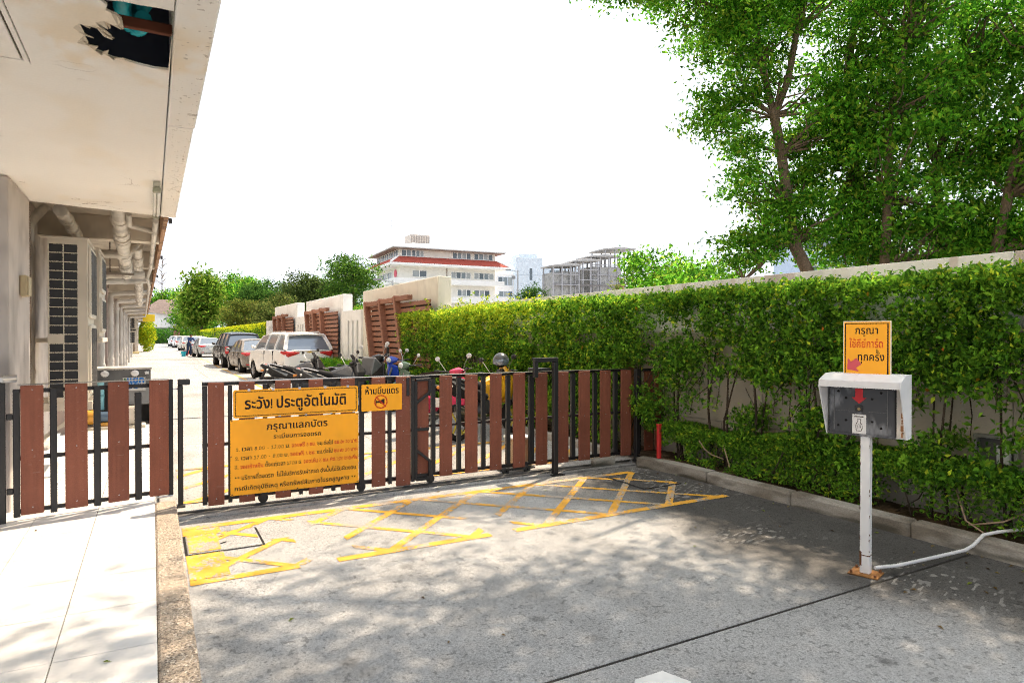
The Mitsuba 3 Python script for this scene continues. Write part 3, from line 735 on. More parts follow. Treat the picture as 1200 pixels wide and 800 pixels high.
sg2 = thing('sliding_gate', 'rear leaf of the sliding gate, ten brown boards between black uprights', 'gate')
Yr = 6.84
for i, (a, b) in enumerate(((2.50, 2.69), (2.825, 2.975), (3.14, 3.295), (3.46, 3.61), (3.77, 3.93), (4.085, 4.245), (4.385, 4.555), (4.715, 4.885), (5.05, 5.21), (5.385, 5.55))):
    gate_board(sg2, I3, (0, 6.818, 0), a, b, 0.07, 1.198, k=50.0 + i)
for a, b in ((2.735, 2.785), (3.05, 3.10), (3.365, 3.415), (3.69, 3.745), (4.005, 4.075), (4.62, 4.68), (4.96, 5.02), (5.29, 5.35)):
    put(sg2, 'upright', MB().bb(a, b, 6.822, 6.862, 0.115, 1.172, 0.003), BLACK)
for z0, z1, nm in ((1.173, 1.205, 'top_rail'), (0.075, 0.113, 'bottom_rail'), (0.62, 0.65, 'middle_rail')):
    put(sg2, nm, MB().bb(2.50, 5.56, 6.863, 6.893, z0, z1, 0.003), BLACK)
put(sg2, 'cap_strip', MB().bb(2.70, 5.56, 6.80, 6.893, 1.206, 1.211, 0.001), ('metal', (0.32, 0.31, 0.30), 0.4))
cw = put(sg2, 'carriage', MB().bb(3.60, 4.02, 6.81, 6.90, 0.075 - 0.035, 0.073, 0.004), ('satin', (0.03, 0.03, 0.03), 0.5), label='black roller carriage under the gate')
for x in (3.66, 3.95):
    put(cw, 'roller', MB().lathe([(0.01, -0.02), (0.04, -0.02), (0.045, -0.012), (0.036, 0), (0.045, 0.012), (0.04, 0.02), (0.01, 0.02)], (x, 6.79, 0.046), (0, 1, 0), 18), ('satin', (0.025, 0.025, 0.025), 0.5), smooth=35)

gp = thing('gate_post', 'black steel guide post with angled arm in front of the rear gate leaf', 'post')
put(gp, 'post', MB().bb(4.155, 4.215, 6.50, 6.56, 0.0, 1.335, 0.005), BLACK)
put(gp, 'arm', MB().bb(3.89, 4.215, 6.50, 6.56, 1.336, 1.39, 0.005), BLACK)
put(gp, 'arm', MB().bb(3.89, 3.94, 6.505, 6.555, 1.16, 1.335, 0.004), BLACK)
put(gp, 'guide_roller', MB().bb(3.96, 4.12, 6.53, 6.79, 1.23, 1.262, 0.006), BLACK)
put(gp, 'base_plate', MB().bb(4.10, 4.27, 6.44, 6.62, 0.0, 0.012, 0.003), BLACK)
gp2 = thing('gate_post', 'thin dark stop post at the kerb end of the sliding gate', 'post')
put(gp2, 'post', MB().bb(5.58, 5.64, 6.72, 6.78, 0, 1.19, 0.004), BLACK)
put(gp2, 'base_plate', MB().bb(5.55, 5.67, 6.69, 6.81, 0, 0.012, 0.003), BLACK)
ff = thing('fixed_fence', 'short fixed fence of brown boards in the shade between gate and wall', 'fence')
gate_board(ff, I3, (0, 6.83, 0), 5.79, 5.94, 0.1, 1.17, k=71.0)
gate_board(ff, I3, (0, 6.83, 0), 5.975, 6.085, 0.1, 1.17, k=72.0)
for a, b in ((5.71, 5.75), (5.95, 5.97)):
    put(ff, 'upright', MB().bb(a, b, 6.832, 6.86, 0.08, 1.17, 0.003), BLACK)
put(ff, 'top_rail', MB().bb(5.645, 6.09, 6.80, 6.86, 1.172, 1.205, 0.003), BLACK)
put(ff, 'middle_rail', MB().bb(5.645, 6.09, 6.862, 6.885, 0.60, 0.63, 0.003), BLACK)
gm = thing('gate_motor', 'beige gate drive box low behind the rear gate leaf', 'motor')
put(gm, 'housing', MB().bb(3.86, 4.14, 6.96, 7.20, 0.03, 0.37, 0.02), ('satin', (0.55, 0.42, 0.26), 0.25))
put(gm, 'lid', MB().bb(3.85, 4.15, 6.95, 7.21, 0.371, 0.40, 0.012), WHITE)
put(gm, 'base', MB().bb(3.84, 4.16, 6.94, 7.22, 0.008, 0.029, 0.004), BLACK)
rs = thing('marker_stake', 'thin red stake at the near corner of the low hedge by the gate', 'stake')
put(rs, 'shaft', MB().bb(5.50, 5.545, 6.20, 6.245, 0.07, 0.53, 0.006), RED)
put(rs, 'cap', MB().bb(5.495, 5.55, 6.195, 6.25, 0.531, 0.548, 0.004), RED)

# swing gate on the left
p0, p1 = np.array([-1.01, 6.75]), np.array([0.165, 7.0])
du = (p1 - p0) / np.linalg.norm(p1 - p0)
RS = np.array([[du[0], -du[1], 0], [du[1], du[0], 0], [0, 0, 1.0]])
TS = (p0[0], p0[1], 0)
sw = thing('swing_gate', 'low hinged gate of four brown boards over the tiled pavement', 'gate')
for i, (a, b) in enumerate(((.043, .200), (.351, .5145), (.671, .833), (1.002, 1.163))):
    gate_board(sw, RS, TS, a, b, 0.152, 1.232, y=-0.021, k=80.0 + i)
for a, b, z1 in ((-.005, .0415, 1.20), (.248, .296, 1.20), (.566, .618, 1.20), (.889, .941, 1.125), (1.165, 1.206, 1.235)):
    put(sw, 'upright', MB(RS, TS).bb(a, b, -0.02, 0.02, 0.135, z1, 0.003), BLACK)
for z0, z1, nm in ((1.165, 1.20, 'top_rail'), (0.155, 0.19, 'bottom_rail'), (0.60, 0.635, 'middle_rail')):
    put(sw, nm, MB(RS, TS).bb(0.0, 1.20, 0.021, 0.045, z0, z1, 0.003), BLACK)
put(sw, 'cap_strip', MB(RS, TS).bb(0.03, 1.16, -0.048, 0.046, 1.2365, 1.241, 0.001), ('metal', (0.36, 0.35, 0.34), 0.4))
for z in (0.33, 0.95):
    put(sw, 'hinge', MB(RS, TS).bb(-0.05, -0.006, -0.018, 0.018, z, z + 0.05, 0.004), BLACK)
put(sw, 'drop_bolt', MB(RS, TS).tube([(1.06, -0.06, 0.14), (1.19, -0.06, 0.14)], 0.008).tube([(1.19, 0, 1.14), (1.25, 0, 1.14)], 0.007), STEEL, smooth=40)
hp = thing('hinge_post', 'black hinge post of the low board gate at the left edge', 'post')
put(hp, 'post', MB(RS, TS).bb(-0.115, -0.055, -0.03, 0.03, 0.10, 1.26, 0.005), BLACK)
put(hp, 'bracket', MB(RS, TS).bb(-0.09, 0.02, -0.055, -0.032, 1.262, 1.31, 0.006).tube([(-0.07, -0.05, 1.30), (0.02, -0.05, 1.30)], 0.026), ('metal', (0.5, 0.5, 0.5), 0.3))
lp = thing('latch_post', 'slim black post with bent top between the board gate and sliding gate', 'post')
put(lp, 'post', MB().bb(0.213, 0.258, 6.98, 7.025, 0.0, 1.175, 0.005), BLACK)
put(lp, 'top_arm', MB().bb(0.213, 0.318, 6.975, 7.03, 1.176, 1.232, 0.006), BLACK)
put(lp, 'foot', MB().bb(0.195, 0.275, 6.96, 7.045, 0.0, 0.03, 0.008), ('satin', (0.06, 0.05, 0.045), 0.6))

# ---------------------------------------------------------------- notices on the front gate leaf
AZ = np.array([[1.0, 0, 0], [0, 0, -1.0], [0, 1.0, 0]])        # drawing x, y -> world x, z; the drawing faces -Y
SGN_Y = 6.690


def rrect(x0, x1, z0, z1, r):
    return sbox(x0 + r, z0 + r, x1 - r, z1 - r).buffer(r)


def sign_plate(key, x0, x1, z0, z1, r=0.012, mat=None):
    put(key, 'plate', MB().extrude(rrect(x0, x1, z0, z1, r), 0.004, AZ, (0, SGN_Y + 0.006, 0)), mat or SIGNY)


YP = SGN_Y + 0.0012
ban = thing('gate_sign', 'wide yellow banner sign with large black lettering, top of the front gate leaf', 'sign')
sign_plate(ban, 0.672, 1.868, 0.862, 1.130, 0.02)
put(ban, 'border', flatpolys([rrect(0.687, 1.853, 0.877, 1.115, 0.018).difference(rrect(0.694, 1.846, 0.884, 1.108, 0.014))], AZ, (0, YP, 0)), INK)
em = 0.152
t1, t2 = 'ระวัง!', 'ประตูอัตโนมัติ'
w1, w2 = textwidth(t1, em), textwidth(t2, em)
xs = (1.75 - 0.77) / (w1 + w2 + 0.035)
put(ban, 'lettering', flatpolys([q.buffer(0.0016) for q in lettering(t1, em, 0.77, 0.945, 'l', xs) + lettering(t2, em, 1.75, 0.945, 'r', xs)], AZ, (0, YP, 0)), INK, kind='stuff')
for x in (0.80, 1.02, 1.27, 1.52, 1.75):
    put(ban, 'clip', MB().bb(x, x + 0.025, SGN_Y - 0.002, SGN_Y + 0.0012, 1.118, 1.140, 0.001).bb(x + 0.06, x + 0.085, SGN_Y - 0.002, SGN_Y + 0.0012, 0.855, 0.868, 0.001), STEEL)
nt = thing('gate_sign', 'large yellow notice with small black and red lettering, lower front gate leaf', 'sign')
sign_plate(nt, 0.645, 1.872, 0.128, 0.848, 0.006)
A, B = 0.665, 1.862
rows = [(0.735, 0.098, [('กรุณาแลกบัตร', INK, 'c', (A + B) / 2)]),
        (0.645, 0.062, [('ระเบียบการจอดรถ', INK, 'c', (A + B) / 2)]),
        (0.548, 0.056, [('1. เวลา 8.00 - 17.00 น.', INK, 'l', 0.69), ('จอดฟรี 3 ชม.', REDINK, 'l', 1.205), ('ชม.ต่อไป', INK, 'l', 1.452), ('ชม.ละ 20 บาท', REDINK, 'r', B)]),
        (0.462, 0.056, [('2. เวลา 17.00 - 8.00 น.', INK, 'l', 0.685), ('จอดฟรี 1 ชม.', REDINK, 'l', 1.19), ('ชม.ต่อไป', INK, 'l', 1.448), ('ชม.ละ 20 บาท', REDINK, 'r', B)]),
        (0.378, 0.056, [('3.', INK, 'l', 0.68), ('จอดค้างคืน', REDINK, 'l', 0.73), ('ตั้งแต่เวลา 17.00 น.', INK, 'l', 0.955), ('จอดเกิน 5 ชม. คิด 200 บาท/คืน', REDINK, 'r', B)]),
        (0.272, 0.060, [('** บริการที่จอดรถ  ไม่ใช่บริการรับฝากรถ ดังนั้นไม่รับผิดชอบ', INK, 'c', (A + B) / 2)]),
        (0.172, 0.060, [('กรณีเกิดอุบัติเหตุ หรือทรัพย์สินภายในรถสูญหาย **', INK, 'c', (A + B) / 2)])]
inks = {'lettering': [], 'red_lettering': []}
for z, em, bits in rows:
    # squeeze a row that would run past the notice
    if len(bits) == 1:
        xs = min(1.0, (B - A - 0.03) / textwidth(bits[0][0], em))
        for tx, ink, al, x in bits:
            inks['lettering' if ink is INK else 'red_lettering'] += lettering(tx, em, x, z, al, xs)
    else:
        for q, (tx, ink, al, x) in enumerate(bits):
            room = (bits[q + 1][3] - x if q + 1 < len(bits) and bits[q + 1][2] == 'l' else None)
            if al == 'r':
                pv = bits[q - 1]
                x0 = max(pv[3] + textwidth(pv[0], em, 0.8) + 0.01, 0)
                xs = min(1.0, (x - x0) / textwidth(tx, em))
            else:
                xs = min(1.0, (room - 0.012) / textwidth(tx, em)) if room else 0.8
            inks['lettering' if ink is INK else 'red_lettering'] += lettering(tx, em, x, z, al, xs)
put(nt, 'lettering', flatpolys([q.buffer(0.0006) for q in inks['lettering']], AZ, (0, YP, 0)), INK, kind='stuff')
put(nt, 'red_lettering', flatpolys([q.buffer(0.0006) for q in inks['red_lettering']], AZ, (0, YP, 0)), REDINK, label='red words of the notice', kind='stuff')
for x, z in ((0.66, 0.14), (1.857, 0.14), (0.66, 0.838), (1.857, 0.838), (1.26, 0.136), (0.652, 0.5)):
    put(nt, 'screw', MB().lathe([(0.006, -0.001), (0.006, 0.0015), (0, 0.003)], (x, SGN_Y + 0.001, z), (0, -1, 0), 8), ('satin', (0.05, 0.045, 0.04), 0.3))
nh = thing('gate_sign', 'small yellow no-horn sign with crossed red circle, beside the banner', 'sign')
sign_plate(nh, 1.905, 2.345, 0.858, 1.138, 0.012)
xs = 0.37 / textwidth('ห้ามบีบแตร', 0.098)
put(nh, 'lettering', flatpolys([q.buffer(0.0008) for q in lettering('ห้ามบีบแตร', 0.098, 2.125, 1.035, 'c', min(1.0, xs))], AZ, (0, YP, 0)), INK, kind='stuff')
c0 = affinity.translate(Polygon([(0.072 * math.cos(a), 0.072 * math.sin(a)) for a in np.linspace(0, 2 * math.pi, 41)[:-1]]), 2.112, 0.952)
horn = unary_union([Polygon([(2.065, 0.942), (2.095, 0.942), (2.14, 0.922), (2.152, 0.922), (2.152, 0.982), (2.14, 0.982), (2.095, 0.962), (2.065, 0.962)]), sbox(2.055, 0.930, 2.066, 0.974)])
put(nh, 'horn_symbol', flatpolys([horn], AZ, (0, YP + 0.0006, 0)), INK)
bar_ = LineString([(2.061, 1.003), (2.163, 0.901)]).buffer(0.0065)
put(nh, 'prohibition_ring', flatpolys([unary_union([c0.difference(c0.buffer(-0.012)), bar_])], AZ, (0, YP, 0)), REDINK, label='red ring with diagonal bar')
"""horn symbol lies a little behind the bar"""

# ---------------------------------------------------------------- card reader post
cr = thing('card_reader', 'white hooded card reader with dark face on a slim white post', 'card reader')
AR = math.atan2(-0.31, -0.95)      # facing direction in plan
nrm = np.array([-0.95, -0.31, 0]) / np.hypot(0.95, 0.31)
uu = np.array([-nrm[1], nrm[0], 0.0])      # to the right as the driver sees it
uu = np.array([0.31, -0.95, 0]) / np.hypot(0.95, 0.31)
RC = np.stack([uu, -nrm, np.array([0, 0, 1.0])], 1)     # local x: right, y: away from the driver, z: up
TC = np.array([4.325, 2.765, 0.0])
put(cr, 'post', MB(RC, TC).bb(-0.031, 0.031, -0.031, 0.031, 0.008, 0.965, 0.006), ('satin', (0.72, 0.73, 0.74), 0.10))
put(cr, 'rust_band', MB(RC, TC).bb(-0.0318, 0.0318, -0.0318, 0.0318, 0.13, 0.139, 0.003).bb(-0.0321, -0.018, -0.0322, 0.0322, 0.06, 0.16, 0.002), ('matte', (0.20, 0.08, 0.03), 0.6))
put(cr, 'base_plate', MB(RC, TC).bb(-0.095, 0.095, -0.085, 0.085, 0.001, 0.010, 0.003), ('matte', (0.42, 0.20, 0.07), 0.8), label='rusty base plate')
for sx in (-1, 1):
    for sy in (-1, 1):
        put(cr, 'anchor_bolt', MB(RC, TC).cyl((sx * 0.075, sy * 0.065, 0.01), (sx * 0.075, sy * 0.065, 0.028), 0.009, 6), ('matte', (0.24, 0.11, 0.05), 0.6))
W2 = 0.248
WH = ('satin', (0.76, 0.77, 0.79), 0.16)
m = MB(RC, TC)
side = Polygon([(-0.205, 1.30), (-0.195, 1.345), (-0.06, 1.385), (0.10, 1.385), (0.10, 0.955), (-0.035, 0.955)])
AS = np.array([[0, 0, 1.0], [1, 0, 0], [0, 1, 0]])
for sx, nm in ((-1, 'left'), (1, 'right')):
    put(cr, 'side_cheek', MB(RC, TC).extrude(side, 0.006, AS, (sx * W2 - 0.003 if sx < 0 else sx * W2 - 0.003, 0, 0)), WH)
top = MB(RC, TC)
top.bar((0, -0.200, 1.322), (0, -0.1985, 1.3455), 0.006, 2 * W2 - 0.008, up=(1, 0, 0), bev=0.001)
put(cr, 'hood', MB(RC, TC).mesh(m3.Manifold.batch_hull([m3.Manifold.cube((2 * W2 - 0.008, 0.005, 0.045)).translate((-W2 + 0.004, -0.206, 1.300)), m3.Manifold.cube((2 * W2 - 0.008, 0.005, 0.006)).translate((-W2 + 0.004, -0.190, 1.340))])).mesh(m3.Manifold.batch_hull([m3.Manifold.cube((2 * W2 - 0.008, 0.005, 0.006)).translate((-W2 + 0.004, -0.190, 1.340)), m3.Manifold.cube((2 * W2 - 0.008, 0.005, 0.006)).translate((-W2 + 0.004, -0.06, 1.379))])).mesh(m3.Manifold.cube((2 * W2 - 0.008, 0.158, 0.006)).translate((-W2 + 0.004, -0.0585, 1.379))), WH)
put(cr, 'back_plate', MB(RC, TC).bb(-W2 + 0.004, W2 - 0.004, 0.092, 0.099, 0.957, 1.378, 0.001), WH)
put(cr, 'inner_cheek', MB(RC, TC).bb(0.190, W2 - 0.005, -0.030, 0.0, 0.965, 1.30, 0.002), ('satin', (0.62, 0.58, 0.52), 0.35))
put(cr, 'bottom_plate', MB(RC, TC).bb(-W2 + 0.004, W2 - 0.004, -0.02, 0.091, 0.957, 0.963, 0.001), WH)
DARK = 'scuffed'
face = m3.Manifold.batch_hull([m3.Manifold.cylinder(0.336, 0.012, 0.012, 12).translate((x, y, 0.964)) for x, y in ((-0.222, -0.025), (0.172, -0.025), (-0.234, 0.06), (0.186, 0.06))])
fk = put(cr, 'face', MB(RC, TC).mesh(face).bb(-0.236, 0.186, -0.052, -0.03, 0.957, 0.972, 0.006), DARK, label='scuffed dark grey reader face')
put(fk, 'ridge', MB(RC, TC).bb(-0.20, -0.194, -0.0395, -0.0365, 0.99, 1.28, 0.001).bb(0.135, 0.141, -0.0395, -0.0365, 0.99, 1.28, 0.001).bb(-0.19, -0.06, -0.0385, -0.0365, 1.125, 1.128, 0.0005).bb(0.02, 0.13, -0.0385, -0.0365, 1.125, 1.128, 0.0005), ('satin', (0.14, 0.145, 0.15), 0.4), kind='stuff')
for x, z in ((-0.17, 1.26), (0.10, 1.26), (-0.12, 1.215), (0.045, 1.215), (-0.12, 1.06), (0.045, 1.06), (-0.17, 1.02), (0.10, 1.02)):
    put(fk, 'hole', MB(RC, TC).lathe([(0.0085, 0), (0.0085, 0.0016), (0.0, 0.0017)], (x, -0.0372, z), (0, -1, 0), 10), ('matte', (0.006, 0.006, 0.006), 0.0))
AD = np.stack([uu, np.array([0, 0, 1.0]), nrm], 1)       # drawing on the reader: x right, y up


def on_reader(polys, y):
    w = TC + RC @ np.array([0, y, 0])
    return flatpolys(polys, AD, w)


put(cr, 'red_arrow', on_reader([Polygon([(-0.062, 1.283), (-0.012, 1.283), (-0.012, 1.222), (0.010, 1.222), (-0.037, 1.178), (-0.084, 1.222), (-0.062, 1.222)])], -0.0386), ('matte', (0.62, 0.05, 0.06), 0.1), label='red arrow pointing down')
put(cr, 'button', MB(RC, TC).bb(-0.062, -0.012, -0.043, -0.037, 1.125, 1.168, 0.003), ('satin', (0.02, 0.02, 0.02), 0.2))
put(cr, 'button_light', MB(RC, TC).lathe([(0.011, 0), (0.010, 0.004), (0, 0.006)], (-0.035, 0, 0) if False else tuple(np.array([-0.036, -0.0431, 1.143])), (0, -1, 0), 14), ('satin', (0.35, 0.26, 0.12), 0.3), smooth=40)
stk = put(cr, 'card_sticker', MB(RC, TC).bb(-0.080, 0.008, -0.0392, -0.0373, 0.972, 1.105, 0.0005), ('matte', (0.74, 0.74, 0.74), 0.08), label='white sticker with a hand holding a card')
lines = [LineString([(-0.066, 1.090), (-0.008, 1.090)]).buffer(0.0035, cap_style=2)]
hand = Polygon([(-0.052, 0.990), (-0.056, 1.015), (-0.054, 1.040), (-0.046, 1.050), (-0.046, 1.074), (-0.028, 1.074), (-0.027, 1.045), (-0.018, 1.036), (-0.016, 1.01), (-0.022, 0.990)])
lines.append(hand.exterior.buffer(0.0016))
for x in (-0.044, -0.036, -0.028):
    lines.append(LineString([(x, 1.012), (x + 0.001, 1.036)]).buffer(0.0014))
put(stk, 'print', on_reader(lines, -0.0402), INK)
# sign plate above the hood
m = MB(RC, TC)
for z, w_ in ((0.985, .010), (1.03, .016), (1.075, .008), (1.115, .012), (1.17, .006)):
    m.box((W2 - 0.025, -0.0312, z), (w_, .0012, .022 + w_), None, .0005)
put(cr, 'rust_stain', m, ('matte', (0.36, 0.17, 0.08), 0.6), kind='stuff', label='rust spots on the inner right cheek')
for x, z in ((W2 - 0.02, 1.36), (W2 - 0.02, 1.0), (-W2 + 0.02, 1.36)):
    put(cr, 'screw', MB(RC, TC).lathe([(0.006, 0), (0.005, 0.002), (0, 0.003)], (x, -0.205 if z > 1.3 and False else -0.0312, z if z < 1.3 else 1.29), (0, -1, 0), 8), ('matte', (0.2, 0.12, 0.08), 0.3))
m = MB(RC, TC)
rg = np.random.default_rng(4)
for q in range(16):
    z = rg.uniform(.1, .93)
    m.box((0.031 * (1 if q % 2 else -1) * rg.uniform(.92, 1.0), -0.0312, z), (.005, .0012, rg.uniform(.004, .02)), None, .0003)
put(cr, 'paint_chips', m, ('matte', (0.16, 0.08, 0.05), 0.4), kind='stuff', label='chipped paint on the post edges')
sn = thing('card_sign', 'yellow rectangular sign with black border standing on the white hood', 'sign')
TS2 = TC + RC @ np.array([0.0, 0.02, 0.0])


def on_sign(polys, y):
    return flatpolys(polys, AD, TS2 + RC @ np.array([0, y, 0]))


put(sn, 'plate', MB(RC, TS2).bb(-0.156, 0.146, -0.004, 0.004, 1.36, 1.75, 0.001), ('satin', (0.80, 0.72, 0.55), 0.1))
put(sn, 'bracket', MB(RC, TS2).bb(-0.12, -0.10, 0.005, 0.02, 1.33, 1.70, 0.002).bb(0.09, 0.11, 0.005, 0.02, 1.33, 1.70, 0.002), STEEL)
put(sn, 'yellow_field', on_sign([sbox(-0.150, 1.366, 0.140, 1.744)], -0.0052), SIGNY)
put(sn, 'border', on_sign([sbox(-0.144, 1.374, 0.131, 1.735).difference(sbox(-0.138, 1.381, 0.122, 1.729))], -0.0064), INK)
cx = -0.005
put(sn, 'lettering', on_sign([q for q in lettering('กรุณา', 0.075, cx, 1.66, 'c', 0.82) + lettering('ทุกครั้ง', 0.078, 0.108, 1.475, 'r', 0.76)], -0.0064), INK, kind='stuff')
put(sn, 'red_lettering', on_sign([q for q in lettering('ใช้คีย์การ์ด', 0.08, cx - 0.003, 1.565, 'c', min(1.0, 0.215 / textwidth('ใช้คีย์การ์ด', 0.08)))], -0.0064), ('matte', (0.62, 0.06, 0.02), 0.0), kind='stuff')
arr = Polygon([(0.055, 0.028), (0.055, -0.028), (0.0, -0.028), (0.0, -0.062), (-0.066, 0.0), (0.0, 0.062), (0.0, 0.028)])
put(sn, 'pink_arrow', on_sign([affinity.translate(affinity.rotate(affinity.scale(arr, .8, .95, origin=(0, 0)), 38, origin=(0, 0)), -0.088, 1.445)], -0.0066), ('matte', (0.60, 0.10, 0.12), 0.05), label='pink arrow pointing down left')
cd = thing('conduit_pipe', 'white conduit pipe running from the reader post over the kerb', 'pipe')
put(cd, None, MB().tube([(4.36, 2.72, 0.05), (4.55, 2.68, 0.045), (4.95, 2.66, 0.04), (5.30, 2.62, 0.05), (5.38, 2.60, 0.08), (5.46, 2.57, 0.155), (5.56, 2.52, 0.175), (5.9, 2.40, 0.19), (6.09, 2.36, 0.24)], 0.0125, 10), WHITE, smooth=True)

# ---------------------------------------------------------------- the building on the left
WALLC = ('matte', (0.50, 0.46, 0.43), 0.35)
CREAM = ('matte', (0.60, 0.55, 0.47), 0.30)
AX_UP = np.eye(3)
bd = thing('building', 'long cream building on the left with overhanging canopy and cluttered service wall', 'building')
ZS = 3.05
hole = Polygon([(-0.19, 3.22), (-0.16, 3.22), (-0.1, 3.2), (-0.04, 3.2), (0.03, 3.19), (0.089, 3.19), (0.089, 3.42), (0.082, 3.91), (0.01, 3.92), (-0.03, 3.91), (-0.07, 3.9), (-0.11, 3.88), (-0.16, 3.88), (-0.19, 3.86), (-0.21, 3.83), (-0.24, 3.82), (-0.27, 3.76), (-0.29, 3.72), (-0.31, 3.76), (-0.29, 3.7), (-0.27, 3.65), (-0.29, 3.62), (-0.31, 3.58), (-0.28, 3.52), (-0.25, 3.53), (-0.22, 3.51), (-0.21, 3.55), (-0.19, 3.62), (-0.185, 3.59), (-0.2, 3.51), (-0.215, 3.47), (-0.18, 3.44), (-0.16, 3.46), (-0.13, 3.46), (-0.11, 3.39), (-0.13, 3.35), (-0.15, 3.34), (-0.17, 3.32), (-0.16, 3.27)])
soff = Polygon([(-4.2, -6), (0.095, -6), (0.085, 8.72), (-1.35, 8.34), (-4.2, 8.34)])
hatchp = Polygon([(-1.6, 2.9), (-0.565, 2.9), (-0.565, 4.13), (-1.6, 4.13)])
groove = hatchp.difference(hatchp.buffer(-0.012)).union(sbox(-0.545, 2.9, -0.538, 4.16))
put(bd, 'canopy_soffit', MB().extrude(soff.difference(hole).difference(groove), 0.012, None, (0, 0, ZS)), 'plaster')
put(bd, 'soffit_backing', MB().flat(soff.difference(hole.buffer(0.03)), None, (0, 0, ZS + 0.0125)), ('matte', (0.10, 0.085, 0.07), 0.2))
# torn board edges curling down round the hole
rng = np.random.default_rng(21)
hc = list(hole.exterior.coords)
m = MB()
for a, b in zip(hc[11:36], hc[12:37]):
    a, b = np.array(a), np.array(b)
    mid, d = (a + b) / 2, b - a
    inn = np.array([hole.centroid.x, hole.centroid.y]) - mid
    inn /= np.linalg.norm(inn)
    L = rng.uniform(0.015, 0.05)
    dz = rng.uniform(-0.03, 0.012)
    tip = mid + inn * L
    m.mesh(m3.Manifold.hull_points(np.array([[a[0], a[1], ZS + 0.001], [b[0], b[1], ZS + 0.001], [a[0], a[1], ZS + 0.008], [b[0], b[1], ZS + 0.008], [tip[0], tip[1], ZS + dz], [tip[0] + .004, tip[1], ZS + dz + .004]])))
put(bd, 'torn_board', m, ('matte', (0.66, 0.58, 0.46), 0.4), label='splintered board edge round the hole', kind='stuff')
put(bd, 'edge_beam', MB().bb(0.0965, 0.262, -6, 4.93, ZS - 0.004, 3.75, 0.008), 'plaster')
put(bd, 'edge_beam', MB().bb(0.0965, 0.255, 4.936, 8.755, ZS - 0.004, 3.75, 0.008), 'plaster')
put(bd, 'canopy_top', MB().bb(-4.2, 0.262, -6, 8.75, 3.752, 3.85, 0.004), CREAM)
put(bd, 'cavity_wall', MB().bb(-1.2, 0.094, 4.25, 4.27, ZS + 0.02, 3.75, 0).bb(-1.2, 0.094, 2.6, 2.62, ZS + 0.02, 3.75, 0).bb(-1.22, -1.2, 2.6, 4.27, ZS + 0.02, 3.75, 0), ('matte', (0.10, 0.12, 0.18), 0.1))  # dark navy colour stands for the gloom of the unlit hollow
put(bd, 'back_fascia', MB().extrude(Polygon([(0.262, 8.757), (-1.35, 8.345), (-4.2, 8.345), (-4.2, 8.40), (-1.36, 8.40), (0.262, 8.81)]), 0.69, None, (0, 0, ZS + 0.012)), CREAM)
hose = thing('hose', 'turquoise ribbed hose coiled in the dark hole of the canopy', 'hose')
A_ = np.linspace(0, 4.2 * math.pi, 150)
pts = np.stack([-0.075 + 0.046 * np.cos(A_) + 0.01 * A_ / 13, 3.60 + 0.19 * np.sin(A_) + 0.002 * A_, 3.165 + 0.017 * A_], 1)
put(hose, None, MB().tube(pts, 0.036 + 0.004 * np.sin(np.arange(150) * 1.9), 10), ('satin', (0.02, 0.42, 0.50), 0.15), smooth=True)
wd = thing('wooden_batten', 'reddish brown wooden batten crossing the hole in the canopy', 'batten')
put(wd, None, MB().bar((-0.27, 3.52, 3.10), (0.092, 3.57, 3.12), 0.03, 0.05, bev=0.004), ('matte', (0.17, 0.055, 0.03), 0.3))

# overhanging upper floor with beams, in the frame of the building's edge
RB, TB = rotz(0.0102), np.array([0.185, 8.76, 0.0])


def BM():
    return MB(RB, TB)


put(bd, 'floor_slab', BM().bb(-5, -0.06, 0.10, 74, 3.36, 3.52, 0.004), CREAM)
put(bd, 'slab_edge', BM().bb(-0.055, 0.0, 0.10, 74, 3.05, 3.60, 0.008), ('matte', (0.42, 0.26, 0.17), 0.7), label='rust-stained slab edge')
put(bd, 'upper_storeys', BM().bb(-6, -0.3, 0.10, 74, 3.86, 11.0, 0.01), CREAM)
put(bd, 'upper_storeys', MB().bb(-8, -0.6, -10, 8.2, 3.86, 11.0, 0.01), CREAM)
for i in range(17):
    y = 2.2 + i * 4.3
    put(bd, 'beam', BM().bb(-1.9, -0.06, y, y + 0.26, 3.02, 3.358, 0.008), CREAM)
put(bd, 'service_wall', BM().bb(-3.2, -1.52, -0.55, 72, -0.1, 3.358, 0.004), WALLC)
put(bd, 'corner_pier', MB().bb(-3.4, -1.092, 7.12, 8.24, -0.1, 3.04, 0.01), WALLC)
for i in range(15):
    y = 3.6 + i * 4.3
    put(bd, 'pilaster', BM().bb(-1.515, -1.12, y, y + 0.45, -0.1, 3.36, 0.01), ('matte', (0.44, 0.36, 0.33), 0.35))
put(bd, 'wall_base', BM().bb(-1.514, -1.40, 2.0, 70, -0.1, 0.14, 0.01), ('matte', (0.55, 0.53, 0.5), 0.4))
for i in range(9):
    y = 12 + i * 6.4
    put(bd, 'doorway', BM().bb(-1.519, -1.50, y, y + 0.9, 0.1, 2.15, 0.004), ('satin', (0.20, 0.17, 0.15), 0.3))
for i in range(14):
    put(bd, 'bracket', BM().bb(0.002, 0.04, 0.25 + 4.3 * i, 0.31 + 4.3 * i, 3.02, 3.08, 0.004), ('satin', (0.03, 0.03, 0.035), 0.3))

